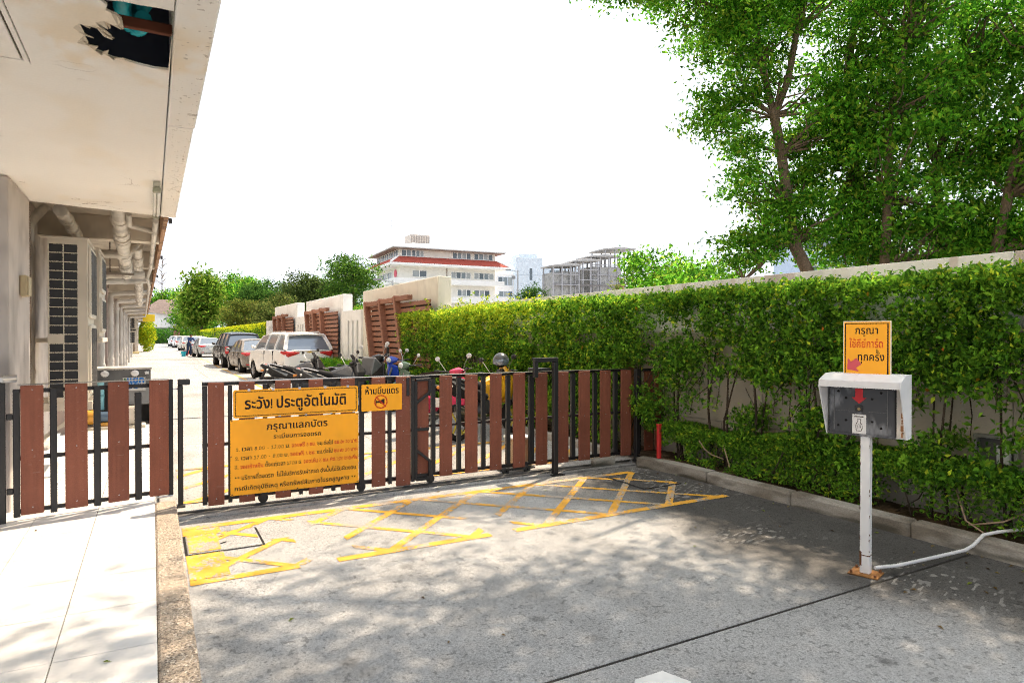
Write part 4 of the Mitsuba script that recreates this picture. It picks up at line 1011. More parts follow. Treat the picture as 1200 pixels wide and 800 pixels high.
lt = thing('tube_light', 'slim greenish tube light fixed under the canopy edge', 'lamp')
MLT = lambda: MB()
put(lt, 'body', MB().bb(0.015, 0.075, 6.75, 8.35, 2.995, 3.048, 0.008), ('satin', (0.50, 0.50, 0.42), 0.35))
put(lt, 'tube', MB().tube([(0.03, 6.83, 2.975), (0.03, 8.27, 2.975)], 0.013, 10).tube([(0.062, 6.83, 2.975), (0.062, 8.27, 2.975)], 0.013, 10), ('satin', (0.70, 0.70, 0.66), 0.15), smooth=40)
for y in (6.78, 8.29):
    put(lt, 'end_cap', MB().bb(0.012, 0.078, y - 0.045, y + 0.045, 2.95, 2.994, 0.008), ('satin', (0.30, 0.31, 0.22), 0.5))

# pipes under the slab
pn = 0


def pipe(label, pts, r, collars=(), mat=PIPE, cat='pipe', group=None, sides=14):
    k = thing('drain_pipe' if r > 0.045 else 'conduit_pipe', label, cat, group)
    p = [np.asarray(q, float) for q in pts]
    dense = []
    for a, b in zip(p[:-1], p[1:]):
        L = np.linalg.norm(b - a)
        bend = min(1.6 * r, 0.3 * L)
        dense += [a + (b - a) * (bend / L), b - (b - a) * (bend / L)]
    dense = [p[0]] + dense[1:-1] + [p[-1]]
    out = [dense[0]]
    for q in range(1, len(dense) - 1, 2):
        a, c = dense[q], dense[q + 1]
        corner = p[(q + 1) // 2]
        for s in np.linspace(0, 1, 6):
            out.append((1 - s) ** 2 * a + 2 * s * (1 - s) * corner + s * s * c)
    out.append(dense[-1])
    put(k, 'run', BM().tube(out, r, sides), mat, smooth=40)
    for a, b in collars:
        a, b = np.asarray(a, float), np.asarray(b, float)
        d = (b - a) / np.linalg.norm(b - a)
        put(k, 'collar', BM().lathe([(r * 0.9, 0), (r * 1.16, 0.0), (r * 1.2, 0.01), (r * 1.2, np.linalg.norm(b - a) - 0.01), (r * 1.16, np.linalg.norm(b - a)), (r * 0.9, np.linalg.norm(b - a))], a, d, sides), mat, smooth=30)
    return k


a, b = np.array([-0.53, 0.0, 3.20]), np.array([-0.53, 5.2, 2.76])
L = lambda s: a + (b - a) * s
pk_ = pipe('thick pale drain pipe with ringed collars sloping away under the slab', [a, b], 0.088, [(L(s), L(s + w)) for s, w in ((.17, .012), (.30, .05), (.37, .02), (.40, .06), (.57, .012), (.60, .05), (.74, .012), (.78, .06), (.93, .05))])
a, b = np.array([-0.36, 3.55, 3.13]), np.array([-0.36, 14.2, 2.62])
pipe('capped pale drain pipe hanging beside the thick ringed one', [a, b], 0.085, [(L(s), L(s + w)) for s, w in ((0.0, .012), (.10, .02), (.13, .02), (.2, .02), (.3, .03), (.33, .02), (.45, .03), (.6, .03), (.75, .03), (.9, .03))])
pipe('pale pipe running above the air conditioning unit to the wall', [(-1.06, -0.1, 3.02), (-1.06, 2.1, 3.04), (-1.06, 2.6, 2.4)], 0.068, [((-1.06, 0.55, 3.025), (-1.06, 0.62, 3.025)), ((-1.06, 1.3, 3.03), (-1.06, 1.36, 3.03))])
pipe('thin conduit with clips along the slab edge', [(-0.14, 0.05, 3.0), (-0.14, 6.0, 2.97), (-0.20, 6.3, 2.80), (-0.14, 9.0, 2.80), (-0.14, 40, 2.85)], 0.032, [((-0.14, y, 3.0 - 0.005 * y), (-0.14, y + 0.05, 3.0 - 0.005 * y)) for y in (0.9, 1.9, 2.9, 3.9, 4.9)])
pipe('short branch pipe into the conduit near the canopy end', [(-0.42, 0.4, 3.12), (-0.42, 0.9, 3.05), (-0.15, 0.9, 3.0)], 0.034)
pipe('cross pipe close behind the air conditioning unit', [(-1.45, 2.9, 2.86), (-0.48, 2.95, 2.90), (-0.30, 3.2, 3.2)], 0.06, [((-1.0, 2.92, 2.878), (-0.93, 2.92, 2.881)), ((-0.62, 2.943, 2.894), (-0.55, 2.946, 2.897))])
pipe('second cross pipe below the beam', [(-1.45, 4.9, 2.72), (-0.25, 5.1, 2.76)], 0.07, [((-0.9, 4.99, 2.738), (-0.82, 5.0, 2.741))])
pipe('slender vertical pipe on the wall left of the air conditioning unit', [(-1.42, 0.6, 0.1), (-1.42, 0.6, 2.95), (-1.30, 0.9, 3.2)], 0.05, [((-1.42, 0.6, 2.6), (-1.42, 0.6, 2.7)), ((-1.42, 0.6, 1.2), (-1.42, 0.6, 1.26))])
pipe('dark rusty conduit dropping to the wall switch box', [(-1.30, -0.44, 1.2), (-1.30, -0.44, 3.02)], 0.018, mat=('matte', (0.16, 0.11, 0.08), 0.5))
ends = ('nearest behind the air conditioning unit', 'second', 'third', 'fourth', 'fifth', 'sixth', 'far', 'farthest')
for i, y in enumerate((6.6, 10.9, 15.3, 19.6, 24.0, 28.3, 36.0, 45.0)):
    g_ = 'downpipes along the service wall'
    if i < 3:
        lab = 'white downpipe with elbow to the slab, ' + ('nearest', 'second nearest', 'third nearest')[i] + ' along the service wall'
        gr = None
    else:
        lab, gr = 'white downpipe with elbow, ' + ('', '', '', 'fourth', 'fifth', 'sixth', 'seventh', 'last')[i] + ' along the service wall', g_
    pipe(lab, [(-1.0, y, 0.05), (-1.0, y, 2.72), (-0.2, y + 0.3, 2.80)], 0.062, [((-1.0, y, 1.0), (-1.0, y, 1.08)), ((-1.0, y, 2.45), (-1.0, y, 2.53)), ((-0.62, y + 0.14, 2.757), (-0.55, y + 0.17, 2.764))], mat=('satin', (0.66, 0.64, 0.60), 0.3), group=gr)
hg = thing('pipe_hanger', 'thin metal hanger frames under the slab beyond the thick pipe', 'hanger')
for x, y in ((-1.05, 4.0), (-0.75, 4.0), (-0.95, 8.4)):
    put(hg, 'rod', BM().tube([(x, y, 3.35), (x, y, 2.7)], 0.012, 6), ('matte', (0.2, 0.17, 0.15), 0.4))
put(hg, 'bracket', BM().bb(-1.25, -0.4, 3.98, 4.02, 2.66, 2.70, 0.004), ('matte', (0.3, 0.26, 0.22), 0.4))

sb = thing('switch_box', 'yellowed electrical switch box on the dark side of the corner pier', 'box')
put(sb, 'body', MB().bb(-1.09, -1.03, 7.62, 7.80, 2.02, 2.22, 0.01), ('satin', (0.56, 0.46, 0.28), 0.3))
put(sb, 'cover', MB().bb(-1.03, -1.018, 7.63, 7.79, 2.03, 2.21, 0.004), ('satin', (0.60, 0.52, 0.34), 0.3))
for i, (x, lab) in enumerate(((-1.36, 'left one'), (-1.22, 'right one, with rows of holes'))):
    st_ = thing('slotted_strut', 'metal strut beside the air conditioning unit, ' + lab, 'strut')
    put(st_, 'channel', MB().bb(x, x + 0.07, 8.5 + 0.05 * i, 8.54 + 0.05 * i, 0.9, 1.72, 0.003), ('satin', (0.30, 0.25, 0.20), 0.5))
    m = MB()
    for q in range(15):
        m.bb(x + 0.024, x + 0.046, 8.494 + 0.05 * i, 8.499 + 0.05 * i, 0.93 + q * 0.052, 0.95 + q * 0.052, 0.0)
    put(st_, 'holes', m, ('matte', (0.62, 0.6, 0.55), 0.1) if i else ('matte', (0.03, 0.03, 0.03), 0.1), kind='stuff')


# air conditioning units
def ac_unit(label, R, t, W, D, H, rows, plate=True):
    k = thing('air_conditioner', label, 'air conditioner')
    body = ('satin', (0.60, 0.55, 0.46), 0.18)
    put(k, 'housing', MB(R, t).bb(0.012, W, 0.024, D, 0.02, H, 0.012), body)
    gw0, gw1 = 0.03 * W, W * 0.76
    cells = sbox(0.0, 0.0, W, H)
    cw_, rh = (gw1 - gw0) / 2, (H - 0.10) / rows
    coil = put(k, 'coil', MB(R, t).bb(gw0, gw1, 0.015, 0.023, 0.05, H - 0.04, 0), ('satin', (0.022, 0.025, 0.03), 0.3))
    for r in range(rows):
        for c in range(2):
            x0, z0 = gw0 + c * cw_ + 0.005, 0.05 + r * rh + 0.005
            if plate and r == 6 and c == 0:
                put(k, 'rating_plate', MB(R, t).bb(x0, x0 + cw_ - 0.012, 0.006, 0.014, z0, z0 + rh - 0.014, 0.002), body)
                continue
            cells = cells.difference(sbox(x0, z0, x0 + cw_ - 0.010, z0 + rh - 0.010))
    put(k, 'coil_guard', MB(R, t).extrude(cells, 0.014, np.array([[1.0, 0, 0], [0, 0, -1.0], [0, 1.0, 0]]), (0, 0.014, 0)), body)
    put(k, 'top_cover', MB(R, t).bb(-0.008, W + 0.012, -0.006, D + 0.006, H + 0.0005, H + 0.03, 0.01), body)
    for z0, z1 in ((0.08, H / 2 - 0.04), (H / 2 + 0.04, H - 0.06)):
        fg = put(k, 'fan_guard', MB(R, t).bb(W + 0.001, W + 0.03, 0.10, D - 0.08, z0, z1, 0.012), ('satin', (0.64, 0.60, 0.52), 0.15))
        m = MB(R, t)
        for q in range(12):
            yq = 0.14 + q * (D - 0.26) / 11
            m.bb(W + 0.031, W + 0.037, yq, yq + 0.02, z0 + 0.04, z1 - 0.04, 0.001)
        put(fg, 'guard_bars', m, ('satin', (0.10, 0.10, 0.10), 0.2), kind='stuff')
    return k


ac_unit('tall beige air conditioning unit with dark gridded side, nearest the gate', I3, (-1.015, 8.85, 0.90), 0.375, 0.95, 1.83, 17)
ac_unit('second beige air conditioning unit close behind the tall gridded one', I3, (-1.0, 10.05, 1.62), 0.40, 0.95, 1.14, 8, False)
sp = thing('support_frame', 'beige steel frame carrying the tall air conditioning unit', 'frame')
put(sp, 'beam', MB().bb(-1.3, -0.60, 8.88, 8.94, 0.80, 0.898, 0.005), CREAM)
put(sp, 'beam', MB().bb(-1.3, -0.60, 9.68, 9.74, 0.80, 0.898, 0.005), CREAM)
put(sp, 'brace', MB().bar((-1.28, 8.91, 0.35), (-0.68, 8.91, 0.79), 0.04, 0.04), CREAM)
put(sp, 'shelf', MB().bb(-1.3, -0.56, 10.0, 11.05, 1.56, 1.618, 0.005), CREAM)
for i, (y, z) in enumerate(((38.0, 2.05), (38.2, 1.15), (41.5, 1.9))):
    ac_unit('small far air conditioning unit hanging on the service wall, ' + ('upper of the first pair', 'lower of the first pair', 'standing alone farther on')[i], RB, TB + np.array([-1.5, y, z]), 0.5, 0.9, 0.75, 5, False)

# pump cabinet behind the swing gate
tk = thing('pump_cabinet', 'grey open fronted pump cabinet with pale top behind the board gate', 'cabinet')
GREYC = ('matte', (0.15, 0.155, 0.16), 0.35)
put(tk, 'top', MB().bb(-0.98, 0.00, 13.0, 13.72, 1.062, 1.098, 0.006), ('matte', (0.50, 0.49, 0.46), 0.3))
put(tk, 'front_band', MB().bb(-0.96, -0.02, 13.03, 13.06, 0.80, 1.06, 0.004), GREYC)
put(tk, 'side_panel', MB().bb(-0.96, -0.93, 13.061, 13.70, 0.10, 1.06, 0.004), GREYC)
put(tk, 'side_panel', MB().bb(-0.05, -0.02, 13.061, 13.70, 0.10, 1.06, 0.004), GREYC)
put(tk, 'back_panel', MB().bb(-0.929, -0.051, 13.66, 13.70, 0.10, 1.06, 0.004), GREYC)
put(tk, 'front_panel', MB().bb(-0.40, -0.02, 13.031, 13.06, 0.46, 0.798, 0.004), ('matte', (0.28, 0.29, 0.30), 0.35))
for x in (-0.70, -0.26):
    put(tk, 'valve_knob', MB().ell((x, 13.0, 1.0), (0.065, 0.03, 0.055)), WHITE, smooth=True)
put(tk, 'valve_box', MB().bb(-0.11, -0.05, 12.99, 13.028, 0.98, 1.03, 0.006), WHITE)
nb = put(tk, 'notice', MB().bb(-0.44, -0.10, 12.995, 13.004, 0.70, 0.93, 0.002), ('satin', (0.52, 0.53, 0.52), 0.2), label='pale notice with blue lettering')
put(nb, 'lettering', flatpolys([q.buffer(0.005) for q in lettering('แยก', 0.15, -0.25, 0.835, 'c') + lettering('ขยะ', 0.15, -0.26, 0.74, 'c')], AZ, (0, 12.992, 0)), ('matte', (0.01, 0.13, 0.45), 0.0), kind='stuff')
put(nb, 'picture', MB().flat(Polygon([(-0.43, 0.72), (-0.40, 0.72), (-0.385, 0.90), (-0.42, 0.92)]), AZ, (0, 12.992, 0)), ('matte', (0.02, 0.13, 0.05), 0.0))
bt = thing('water_pipe', 'light blue upright water pipe inside the pump cabinet', 'pipe')
put(bt, 'run', MB().cyl((-0.76, 12.95, 0.40), (-0.76, 12.95, 0.86), 0.052, 16), ('satin', (0.22, 0.48, 0.56), 0.2), smooth=40)
put(bt, 'coupling', MB().cyl((-0.76, 12.95, 0.62), (-0.76, 12.95, 0.66), 0.058, 16), ('satin', (0.12, 0.3, 0.36), 0.2), smooth=40)
pm = thing('water_pump', 'orange yellow water pump on a concrete pad under the cabinet', 'pump')
YL = ('satin', (0.62, 0.32, 0.05), 0.3)
put(pm, 'pad', MB().bb(-1.02, -0.10, 12.6, 12.98, 0.0925, 0.15, 0.01), ('matte', (0.5, 0.46, 0.38), 0.4))
put(pm, 'casing', MB().lathe([(0, -0.11), (0.09, -0.11), (0.12, -0.08), (0.12, 0.08), (0.09, 0.11), (0, 0.11)], (-0.90, 12.75, 0.30), (1, 0, 0), 18), YL, smooth=30)
put(pm, 'motor', MB().cyl((-0.78, 12.75, 0.30), (-0.42, 12.75, 0.30), 0.085, 18), ('satin', (0.08, 0.13, 0.2), 0.3), smooth=40)
put(pm, 'tank', MB().bb(-0.40, -0.16, 12.66, 12.86, 0.151, 0.46, 0.03), ('satin', (0.55, 0.50, 0.43), 0.3))
put(pm, 'foot', MB().bb(-0.80, -0.42, 12.68, 12.82, 0.151, 0.212, 0.006), YL)

by = thing('hanging_sign', 'small yellow sign hanging under the slab edge far along the building', 'sign')
put(by, 'board', BM().bb(-0.30, 0.40, 40.0, 40.05, 2.55, 3.02, 0.01), ('satin', (0.80, 0.60, 0.02), 0.1))
gb = thing('guard_booth', 'glazed booth at the far end of the service wall', 'booth')
put(gb, 'wall', BM().bb(-2.6, -0.72, 60.0, 60.3, 0, 3.0, 0.01), ('matte', (0.62, 0.58, 0.54), 0.2))
put(gb, 'corner_post', BM().bb(-0.95, -0.66, 59.8, 60.0, 0, 3.0, 0.01), ('matte', (0.66, 0.6, 0.56), 0.2))
wf = put(gb, 'window', BM().bb(-2.1, -1.15, 59.95, 59.99, 0.5, 2.6, 0.01), ('satin', (0.05, 0.05, 0.05), 0.2))
put(wf, 'pane', BM().bb(-2.02, -1.23, 59.93, 59.948, 0.58, 2.52, 0), 'glass')
put(gb, 'step', BM().bb(-2.4, -0.6, 58.8, 59.94, 0, 0.16, 0.02), ('matte', (0.6, 0.5, 0.25), 0.3))

# ---------------------------------------------------------------- foliage
def leaf_mesh(C, l, shades, rng, up=0.6, width=0.46, weights=None, lean=None):
    """Folded kite leaves at the points C; returns (vertices, faces, colours)."""
    C = np.asarray(C, float)
    n_ = len(C)
    l = np.broadcast_to(np.asarray(l, float), (n_,)) * rng.uniform(0.5, 1.4, n_)
    N = rng.normal(size=(n_, 3)) + np.array([0, 0, up])
    if lean is not None:
        N += lean
    N /= np.linalg.norm(N, axis=1, keepdims=True)
    t = rng.normal(size=(n_, 3)) + np.array([0, 0, -0.5])
    t -= N * (t * N).sum(1, keepdims=True)
    t /= np.linalg.norm(t, axis=1, keepdims=True)
    b = np.cross(N, t)
    h, w = (l / 2)[:, None], (l * width / 2)[:, None]
    V = np.stack([C - t * h, C + b * w + N * w * 0.5 - t * h * 0.1, C + t * h - N * h * 0.25, C - b * w + N * w * 0.5 - t * h * 0.1], 1).reshape(-1, 3)
    i = np.arange(n_) * 4
    Fc = np.concatenate([np.stack([i, i + 2, i + 1], 1), np.stack([i, i + 3, i + 2], 1)])
    sh = np.asarray(shades, float)
    k = rng.choice(len(sh), n_, p=weights) if weights is None or np.ndim(weights) == 1 else (rng.random((n_, 1)) > np.cumsum(weights, 1)).sum(1).clip(0, len(sh) - 1)
    col = sh[k] * rng.uniform(0.75, 1.3, (n_, 1))
    return V, Fc, np.repeat(col, 4, 0)


def leaf_part(parent, part, pieces, label=None, kind='stuff'):
    v = np.vstack([p[0] for p in pieces])
    o = np.cumsum([0] + [len(p[0]) for p in pieces[:-1]])
    f = np.vstack([p[1] + a for p, a in zip(pieces, o)])
    c = np.vstack([p[2] for p in pieces])
    key = fresh(parent + '__' + part)
    scene[key] = mikit.ply((v, f), 'leaf', False, color=c)
    labels[key] = {'kind': kind}
    if label:
        labels[key]['label'] = label
    return key


GREENS = [(0.125, 0.36, 0.030), (0.07, 0.235, 0.025), (0.22, 0.48, 0.045), (0.035, 0.13, 0.02), (0.36, 0.52, 0.06)]
HEDGE = [(0.15, 0.345, 0.034), (0.08, 0.21, 0.026), (0.27, 0.50, 0.05), (0.04, 0.11, 0.02), (0.56, 0.66, 0.06)]
YELLOWG = [(0.48, 0.54, 0.025), (0.32, 0.46, 0.025), (0.62, 0.60, 0.03), (0.18, 0.32, 0.03)]


def clumps_in(blobs, rng, per):
    out = []
    for c, r, n_ in blobs:
        r = np.broadcast_to(np.asarray(r, float), (3,))
        d = rng.normal(size=(n_, 3))
        d /= np.linalg.norm(d, axis=1, keepdims=True)
        out.append(np.asarray(c) + d * r * (rng.random((n_, 1)) ** 0.45))
    return np.vstack(out)


def tree(name, label, trunk, radii, limbs, blobs, leaf, per, sig, rng, shades=GREENS, group=None, weights=None, limb_n=40, cat='tree', flat=0.75):
    """trunk: points; limbs: extra big branches (points, radii); blobs: (centre, radii, clumps)."""
    k = thing(name, label, cat, group)
    wob = lambda P: np.asarray(P, float)
    put(k, 'trunk', MB().tube(wob(trunk), radii, 9), 'bark', smooth=True)
    nodes = [np.asarray(trunk, float)[len(trunk) // 3:]]
    nrad = [np.asarray(radii, float)[len(trunk) // 3:]]
    m = MB()
    for P, R_ in limbs:
        m.tube(P, R_, 8)
        nodes.append(np.asarray(P, float))
        nrad.append(np.asarray(R_, float))
    nodes, nrad = np.vstack(nodes), np.concatenate(nrad)
    cl = clumps_in(blobs, rng, per)
    for q in rng.choice(len(cl), min(limb_n, len(cl)), replace=False):
        e = cl[q]
        cost = np.linalg.norm(nodes - e, axis=1) + 1.2 * np.maximum(nodes[:, 2] - e[2] + 0.2, 0)
        s_ = int(np.argmin(cost))
        a, r0 = nodes[s_], min(nrad[s_] * 0.55, 0.012 + 0.014 * np.linalg.norm(nodes[s_] - e))
        mid1 = a * 0.66 + e * 0.34 + rng.normal(size=3) * 0.08 * np.linalg.norm(e - a) + np.array([0, 0, 0.05])
        mid2 = a * 0.33 + e * 0.67 + rng.normal(size=3) * 0.08 * np.linalg.norm(e - a)
        m.tube([a, mid1, mid2, e], [r0, r0 * 0.75, r0 * 0.5, r0 * 0.2], 5, cap=False)
    if m.n:
        put(k, 'branches', m, 'bark', smooth=True, kind='stuff')
    n_ = len(cl) * per
    tone = np.repeat(rng.uniform(0.5, 1.45, (len(cl), 1)), per, 0)
    pts = np.repeat(cl, per, 0) + rng.normal(size=(n_, 3)) * np.array([sig, sig, sig * flat])
    v, f, c = leaf_mesh(pts, leaf, shades, rng, weights=weights)
    leaf_part(k, 'crown', [(v, f, c * np.repeat(tone, 4, 0))])
    return k


RT = np.random.default_rng(77)
# large trees behind the boundary wall
tree('tree', 'slender tree with forked leaning trunk rising behind the boundary wall, leftmost of the tall ones',
     [(8.95, 6.5, 0), (8.86, 6.53, 2.47), (8.63, 6.66, 3.0), (8.52, 6.72, 3.65), (8.44, 6.77, 4.43), (8.33, 6.82, 5.02)], [.12, .10, .09, .08, .076, .072],
     [([(8.33, 6.82, 5.0), (8.18, 6.91, 5.74), (8.01, 6.89, 6.35), (7.71, 6.83, 7.2), (7.31, 6.82, 8.02)], [.055, .05, .045, .038, .026]),
      ([(8.33, 6.82, 4.98), (8.52, 6.72, 5.55), (8.63, 6.66, 6.26), (8.72, 6.61, 7.18), (8.84, 6.55, 8.4)], [.055, .05, .045, .038, .025]),
      ([(8.66, 6.64, 3.06), (8.36, 6.81, 3.01), (8.15, 6.93, 2.71), (7.94, 7.04, 2.5)], [.05, .04, .035, .02]),
      ([(8.01, 6.89, 6.35), (7.2, 7.3, 6.7), (6.4, 7.8, 7.05)], [.04, .028, .015])],
     [(c_, r_, int(n_ * 1.25)) for c_, r_, n_ in [((8.04, 6.99, 6.1), (.75, .8, .75), 46), ((7.5, 7.25, 6.35), (.6, .6, .55), 30), ((6.85, 7.62, 6.95), (.6, .5, .42), 26), ((6.05, 8.0, 7.0), (.55, .4, .28), 16), ((7.72, 7.18, 5.0), (.5, .6, .6), 26),
      ((7.95, 7.05, 4.2), (.45, .5, .5), 16), ((8.3, 6.85, 3.5), (.5, .6, .45), 20), ((8.9, 6.6, 5.0), (.7, .7, .9), 40), ((8.0, 7.0, 2.95), (.45, .5, .35), 18), ((9.0, 6.6, 3.6), (.5, .6, .7), 26),
      ((8.6, 6.7, 6.9), (1.2, 1.1, .8), 60)]], 0.078, 92, 0.16, RT, limb_n=150, weights=[.34, .20, .30, .05, .11], flat=.42)
rights = [
    ('tall leafy tree behind the wall, its trunk second from the left', [(10.0, 6.6, 0), (10.0, 6.48, 2.51), (9.92, 6.52, 4.3), (9.78, 6.6, 5.81), (9.88, 6.54, 6.77), (10.0, 6.48, 7.87)], [.10, .09, .075, .062, .05, .04],
     [((9.4, 6.3, 4.4), (.8, .8, 1.0), 60), ((9.9, 6.3, 6.0), (.9, 1.0, 1.0), 60), ((9.5, 6.3, 3.1), (.6, .7, .6), 36), ((9.9, 6.4, 7.6), (1.3, 1.3, .8), 34)]),
    ('dense dark tree behind the wall, above and left of the card sign', [(9.3, 5.7, 0), (9.32, 5.71, 2.43), (9.37, 5.68, 3.55), (9.39, 5.67, 4.79), (9.59, 5.56, 5.91)], [.08, .07, .065, .05, .035],
     [((9.7, 5.5, 3.3), (.8, .8, .8), 66), ((9.6, 5.6, 5.0), (.9, .9, 1.0), 70), ((9.7, 5.4, 6.5), (.9, .9, .7), 40)]),
    ('dense dark tree behind the wall, right above the card sign', [(10.55, 5.6, 0), (10.55, 5.6, 2.87), (10.5, 5.63, 4.17), (10.78, 5.47, 5.48), (10.95, 5.38, 6.79)], [.09, .08, .07, .055, .035],
     [((10.7, 5.3, 4.8), (.9, .9, 1.1), 76), ((10.9, 5.2, 3.1), (.9, .9, .7), 60), ((11.0, 5.2, 6.3), (1.0, 1.0, .8), 50)]),
    ('leafy tree behind the wall at the right edge of the picture', [(10.1, 4.7, 0), (10.17, 4.67, 2.74), (10.32, 4.58, 3.57), (10.48, 4.5, 4.51), (10.63, 4.41, 5.57)], [.085, .075, .065, .055, .035],
     [((10.9, 4.6, 4.2), (.9, .9, .9), 70), ((10.6, 4.5, 2.9), (.8, .7, .6), 50), ((11.0, 4.5, 5.8), (1.0, 1.0, .9), 60), ((10.4, 3.7, 4.2), (.8, .8, 1.3), 46)])]
for lab, tr_, rd, bl in rights:
    tree('tree', lab, tr_, rd, [], [(c, r, int(0.95 * n_)) for c, r, n_ in bl], 0.086, 92, 0.185, RT, limb_n=110, weights=[.34, .20, .30, .06, .10], flat=.45)
# the high spreading crown above the driveway's edge, out of the picture, that dapples the ground
tree('tree', 'high spreading tree over the wall beside the driveway', [(8.6, 1.2, 0), (8.6, 1.3, 3), (8.3, 2.2, 5.8), (7.4, 4.4, 8.2)], [.22, .20, .16, .10],
     [([(8.3, 2.2, 5.8), (6.9, 3.6, 7.2), (5.2, 5.0, 8.3), (3.9, 6.2, 9.0)], [.10, .08, .06, .03]), ([(7.4, 4.4, 8.2), (6.6, 6.4, 9.2), (5.5, 7.6, 10.0)], [.08, .06, .03]), ([(8.3, 2.2, 5.8), (7.6, 2.4, 7.0), (6.6, 2.2, 7.8)], [.08, .06, .03])],
     [((6.9, 5.3, 7.9), (1.7, 1.4, .7), 150), ((5.7, 5.3, 8.6), (1.5, 1.2, .6), 84), ((4.2, 6.5, 9.2), (1.5, 1.0, .6), 30), ((5.8, 7.2, 9.6), (1.4, 1.0, .6), 24), ((6.7, 3.4, 7.6), (1.6, 1.4, .7), 110), ((8.3, 4.0, 7.0), (1.4, 1.4, .8), 80), ((3.4, 5.4, 8.8), (1.0, .8, .4), 14)],
     0.13, 34, 0.30, RT, limb_n=60)
# brighter shrubs behind the wall in the middle
for lab, base, hgt, bl, sh in (
    ('bright green bushy tree over the middle of the boundary wall', (9.6, 10.6, 0), 3.0, [((9.5, 10.7, 2.9), (.8, .9, .55), 44), ((9.2, 11.0, 3.3), (.4, .4, .3), 10), ((9.9, 10.2, 2.7), (.7, .7, .4), 26)], GREENS),
    ('sparse bush with pinkish dry twigs left of the bright one over the wall', (10.4, 12.9, 0), 2.6, [((10.3, 12.8, 2.6), (.6, .7, .45), 24), ((10.6, 12.4, 2.9), (.4, .4, .3), 10)], [(0.20, 0.20, 0.07), (0.12, 0.17, 0.04), (0.26, 0.22, 0.12), (0.08, 0.12, 0.03)]),
    ('low green bush between the bright bush and the tall trees', (9.3, 9.3, 0), 2.6, [((9.2, 9.2, 2.7), (.8, .8, .5), 36), ((8.7, 8.4, 2.5), (.5, .6, .3), 14)], GREENS)):
    tree('bush', lab, [base, (base[0], base[1], hgt * .5), (base[0] - .1, base[1] + .1, hgt)], [.06, .05, .02], [], bl, 0.10, 40, 0.15, RT, shades=sh, cat='bush', limb_n=24, weights=None if len(sh) == 4 else [.36, .16, .32, .04, .12])

# ---------------------------------------------------------------- hedges
RH = np.random.default_rng(9)


def hedge_points(y0, y1, n_, x0, x1, z0, z1, low, seed):
    """Points of a trimmed hedge: a front shell, a top and an inside that thins out; LOW is where the solid part ends."""
    pts = []
    while sum(map(len, pts)) < n_:
        q = n_
        y = RH.uniform(y0, y1, q)
        z = RH.uniform(z0, z1, q)
        dep = RH.exponential(0.16, q)
        wav = 0.16 * (meshkit.fbm(np.stack([y * 1.3, z * 1.6, y * 0], -1), 3, seed) - 0.5)
        x = x0 + dep + wav
        lw = low + 0.55 * (meshkit.fbm(np.stack([y * 1.5, y * 0 + 3, y * 0], -1), 3, seed + 1) - 0.5)
        cl = meshkit.fbm(np.stack([y * 2.6, z * 2.8, y * 0 + 9], -1), 3, seed + 2)
        keep = (z > lw) | (cl > 0.53 + 0.10 * (lw - z))
        keep &= ~((cl < 0.41) & (RH.random(q) < 0.8))
        keep &= x < x1
        edge = z1 - 0.05 + 0.05 * meshkit.noise(np.stack([y * 7, y * 0, y * 0], -1), seed)
        keep &= z < edge
        a = np.stack([x, y, z], 1)[keep]
        m_ = int(0.28 * len(a))
        yt = RH.uniform(y0, y1, m_)
        top = np.stack([RH.uniform(x0, x1, m_), yt, z1 - RH.exponential(0.045, m_) + RH.normal(0, 0.012, m_)], 1)
        top[:, 2] += 0.03 * (meshkit.fbm(np.stack([yt * 1.2, yt * 0, yt * 0], -1), 2, seed) - 0.5)
        pts += [a, top]
    P = np.vstack(pts)
    return P[RH.permutation(len(P))[:n_]]


def stems(k, y0, y1, step, x0, x1, z1, r=0.014, lean=0.18):
    y = y0
    while y < y1:
        for q in range(RH.integers(1, 3)):
            b = np.array([RH.uniform(x0, x1), y + RH.normal(0, 0.06), 0.06])
            e = b + np.array([RH.normal(0, 0.06), RH.normal(0, lean), z1 * RH.uniform(0.8, 1.0)])
            mid = (b + e) / 2 + np.array([RH.normal(0, 0.03), RH.normal(0, 0.06), 0])
            rr = r * RH.uniform(0.7, 1.5)
            put(k, 'stem', MB().tube([b, mid, e], [rr, rr * .8, rr * .5], 6, cap=False), 'dark_bark', smooth=True)
        y += step * RH.uniform(0.7, 1.4)


hd = thing('hedge', 'tall trimmed green hedge on thin bare stems along the boundary wall', 'hedge')
near = hedge_points(-1.0, 7.6, 7600, 5.56, 6.08, 0.45, 2.16, 1.28, 31)
far = hedge_points(7.6, 16.3, 5200, 5.56, 6.08, 0.55, 2.18, 1.25, 31)
def sprigs(P, n_, sig):
    t_ = np.repeat(RH.uniform(0.55, 1.4, (len(P), 1)), n_, 0)
    return np.repeat(P, n_, 0) + RH.normal(0, sig, (len(P) * n_, 3)), t_


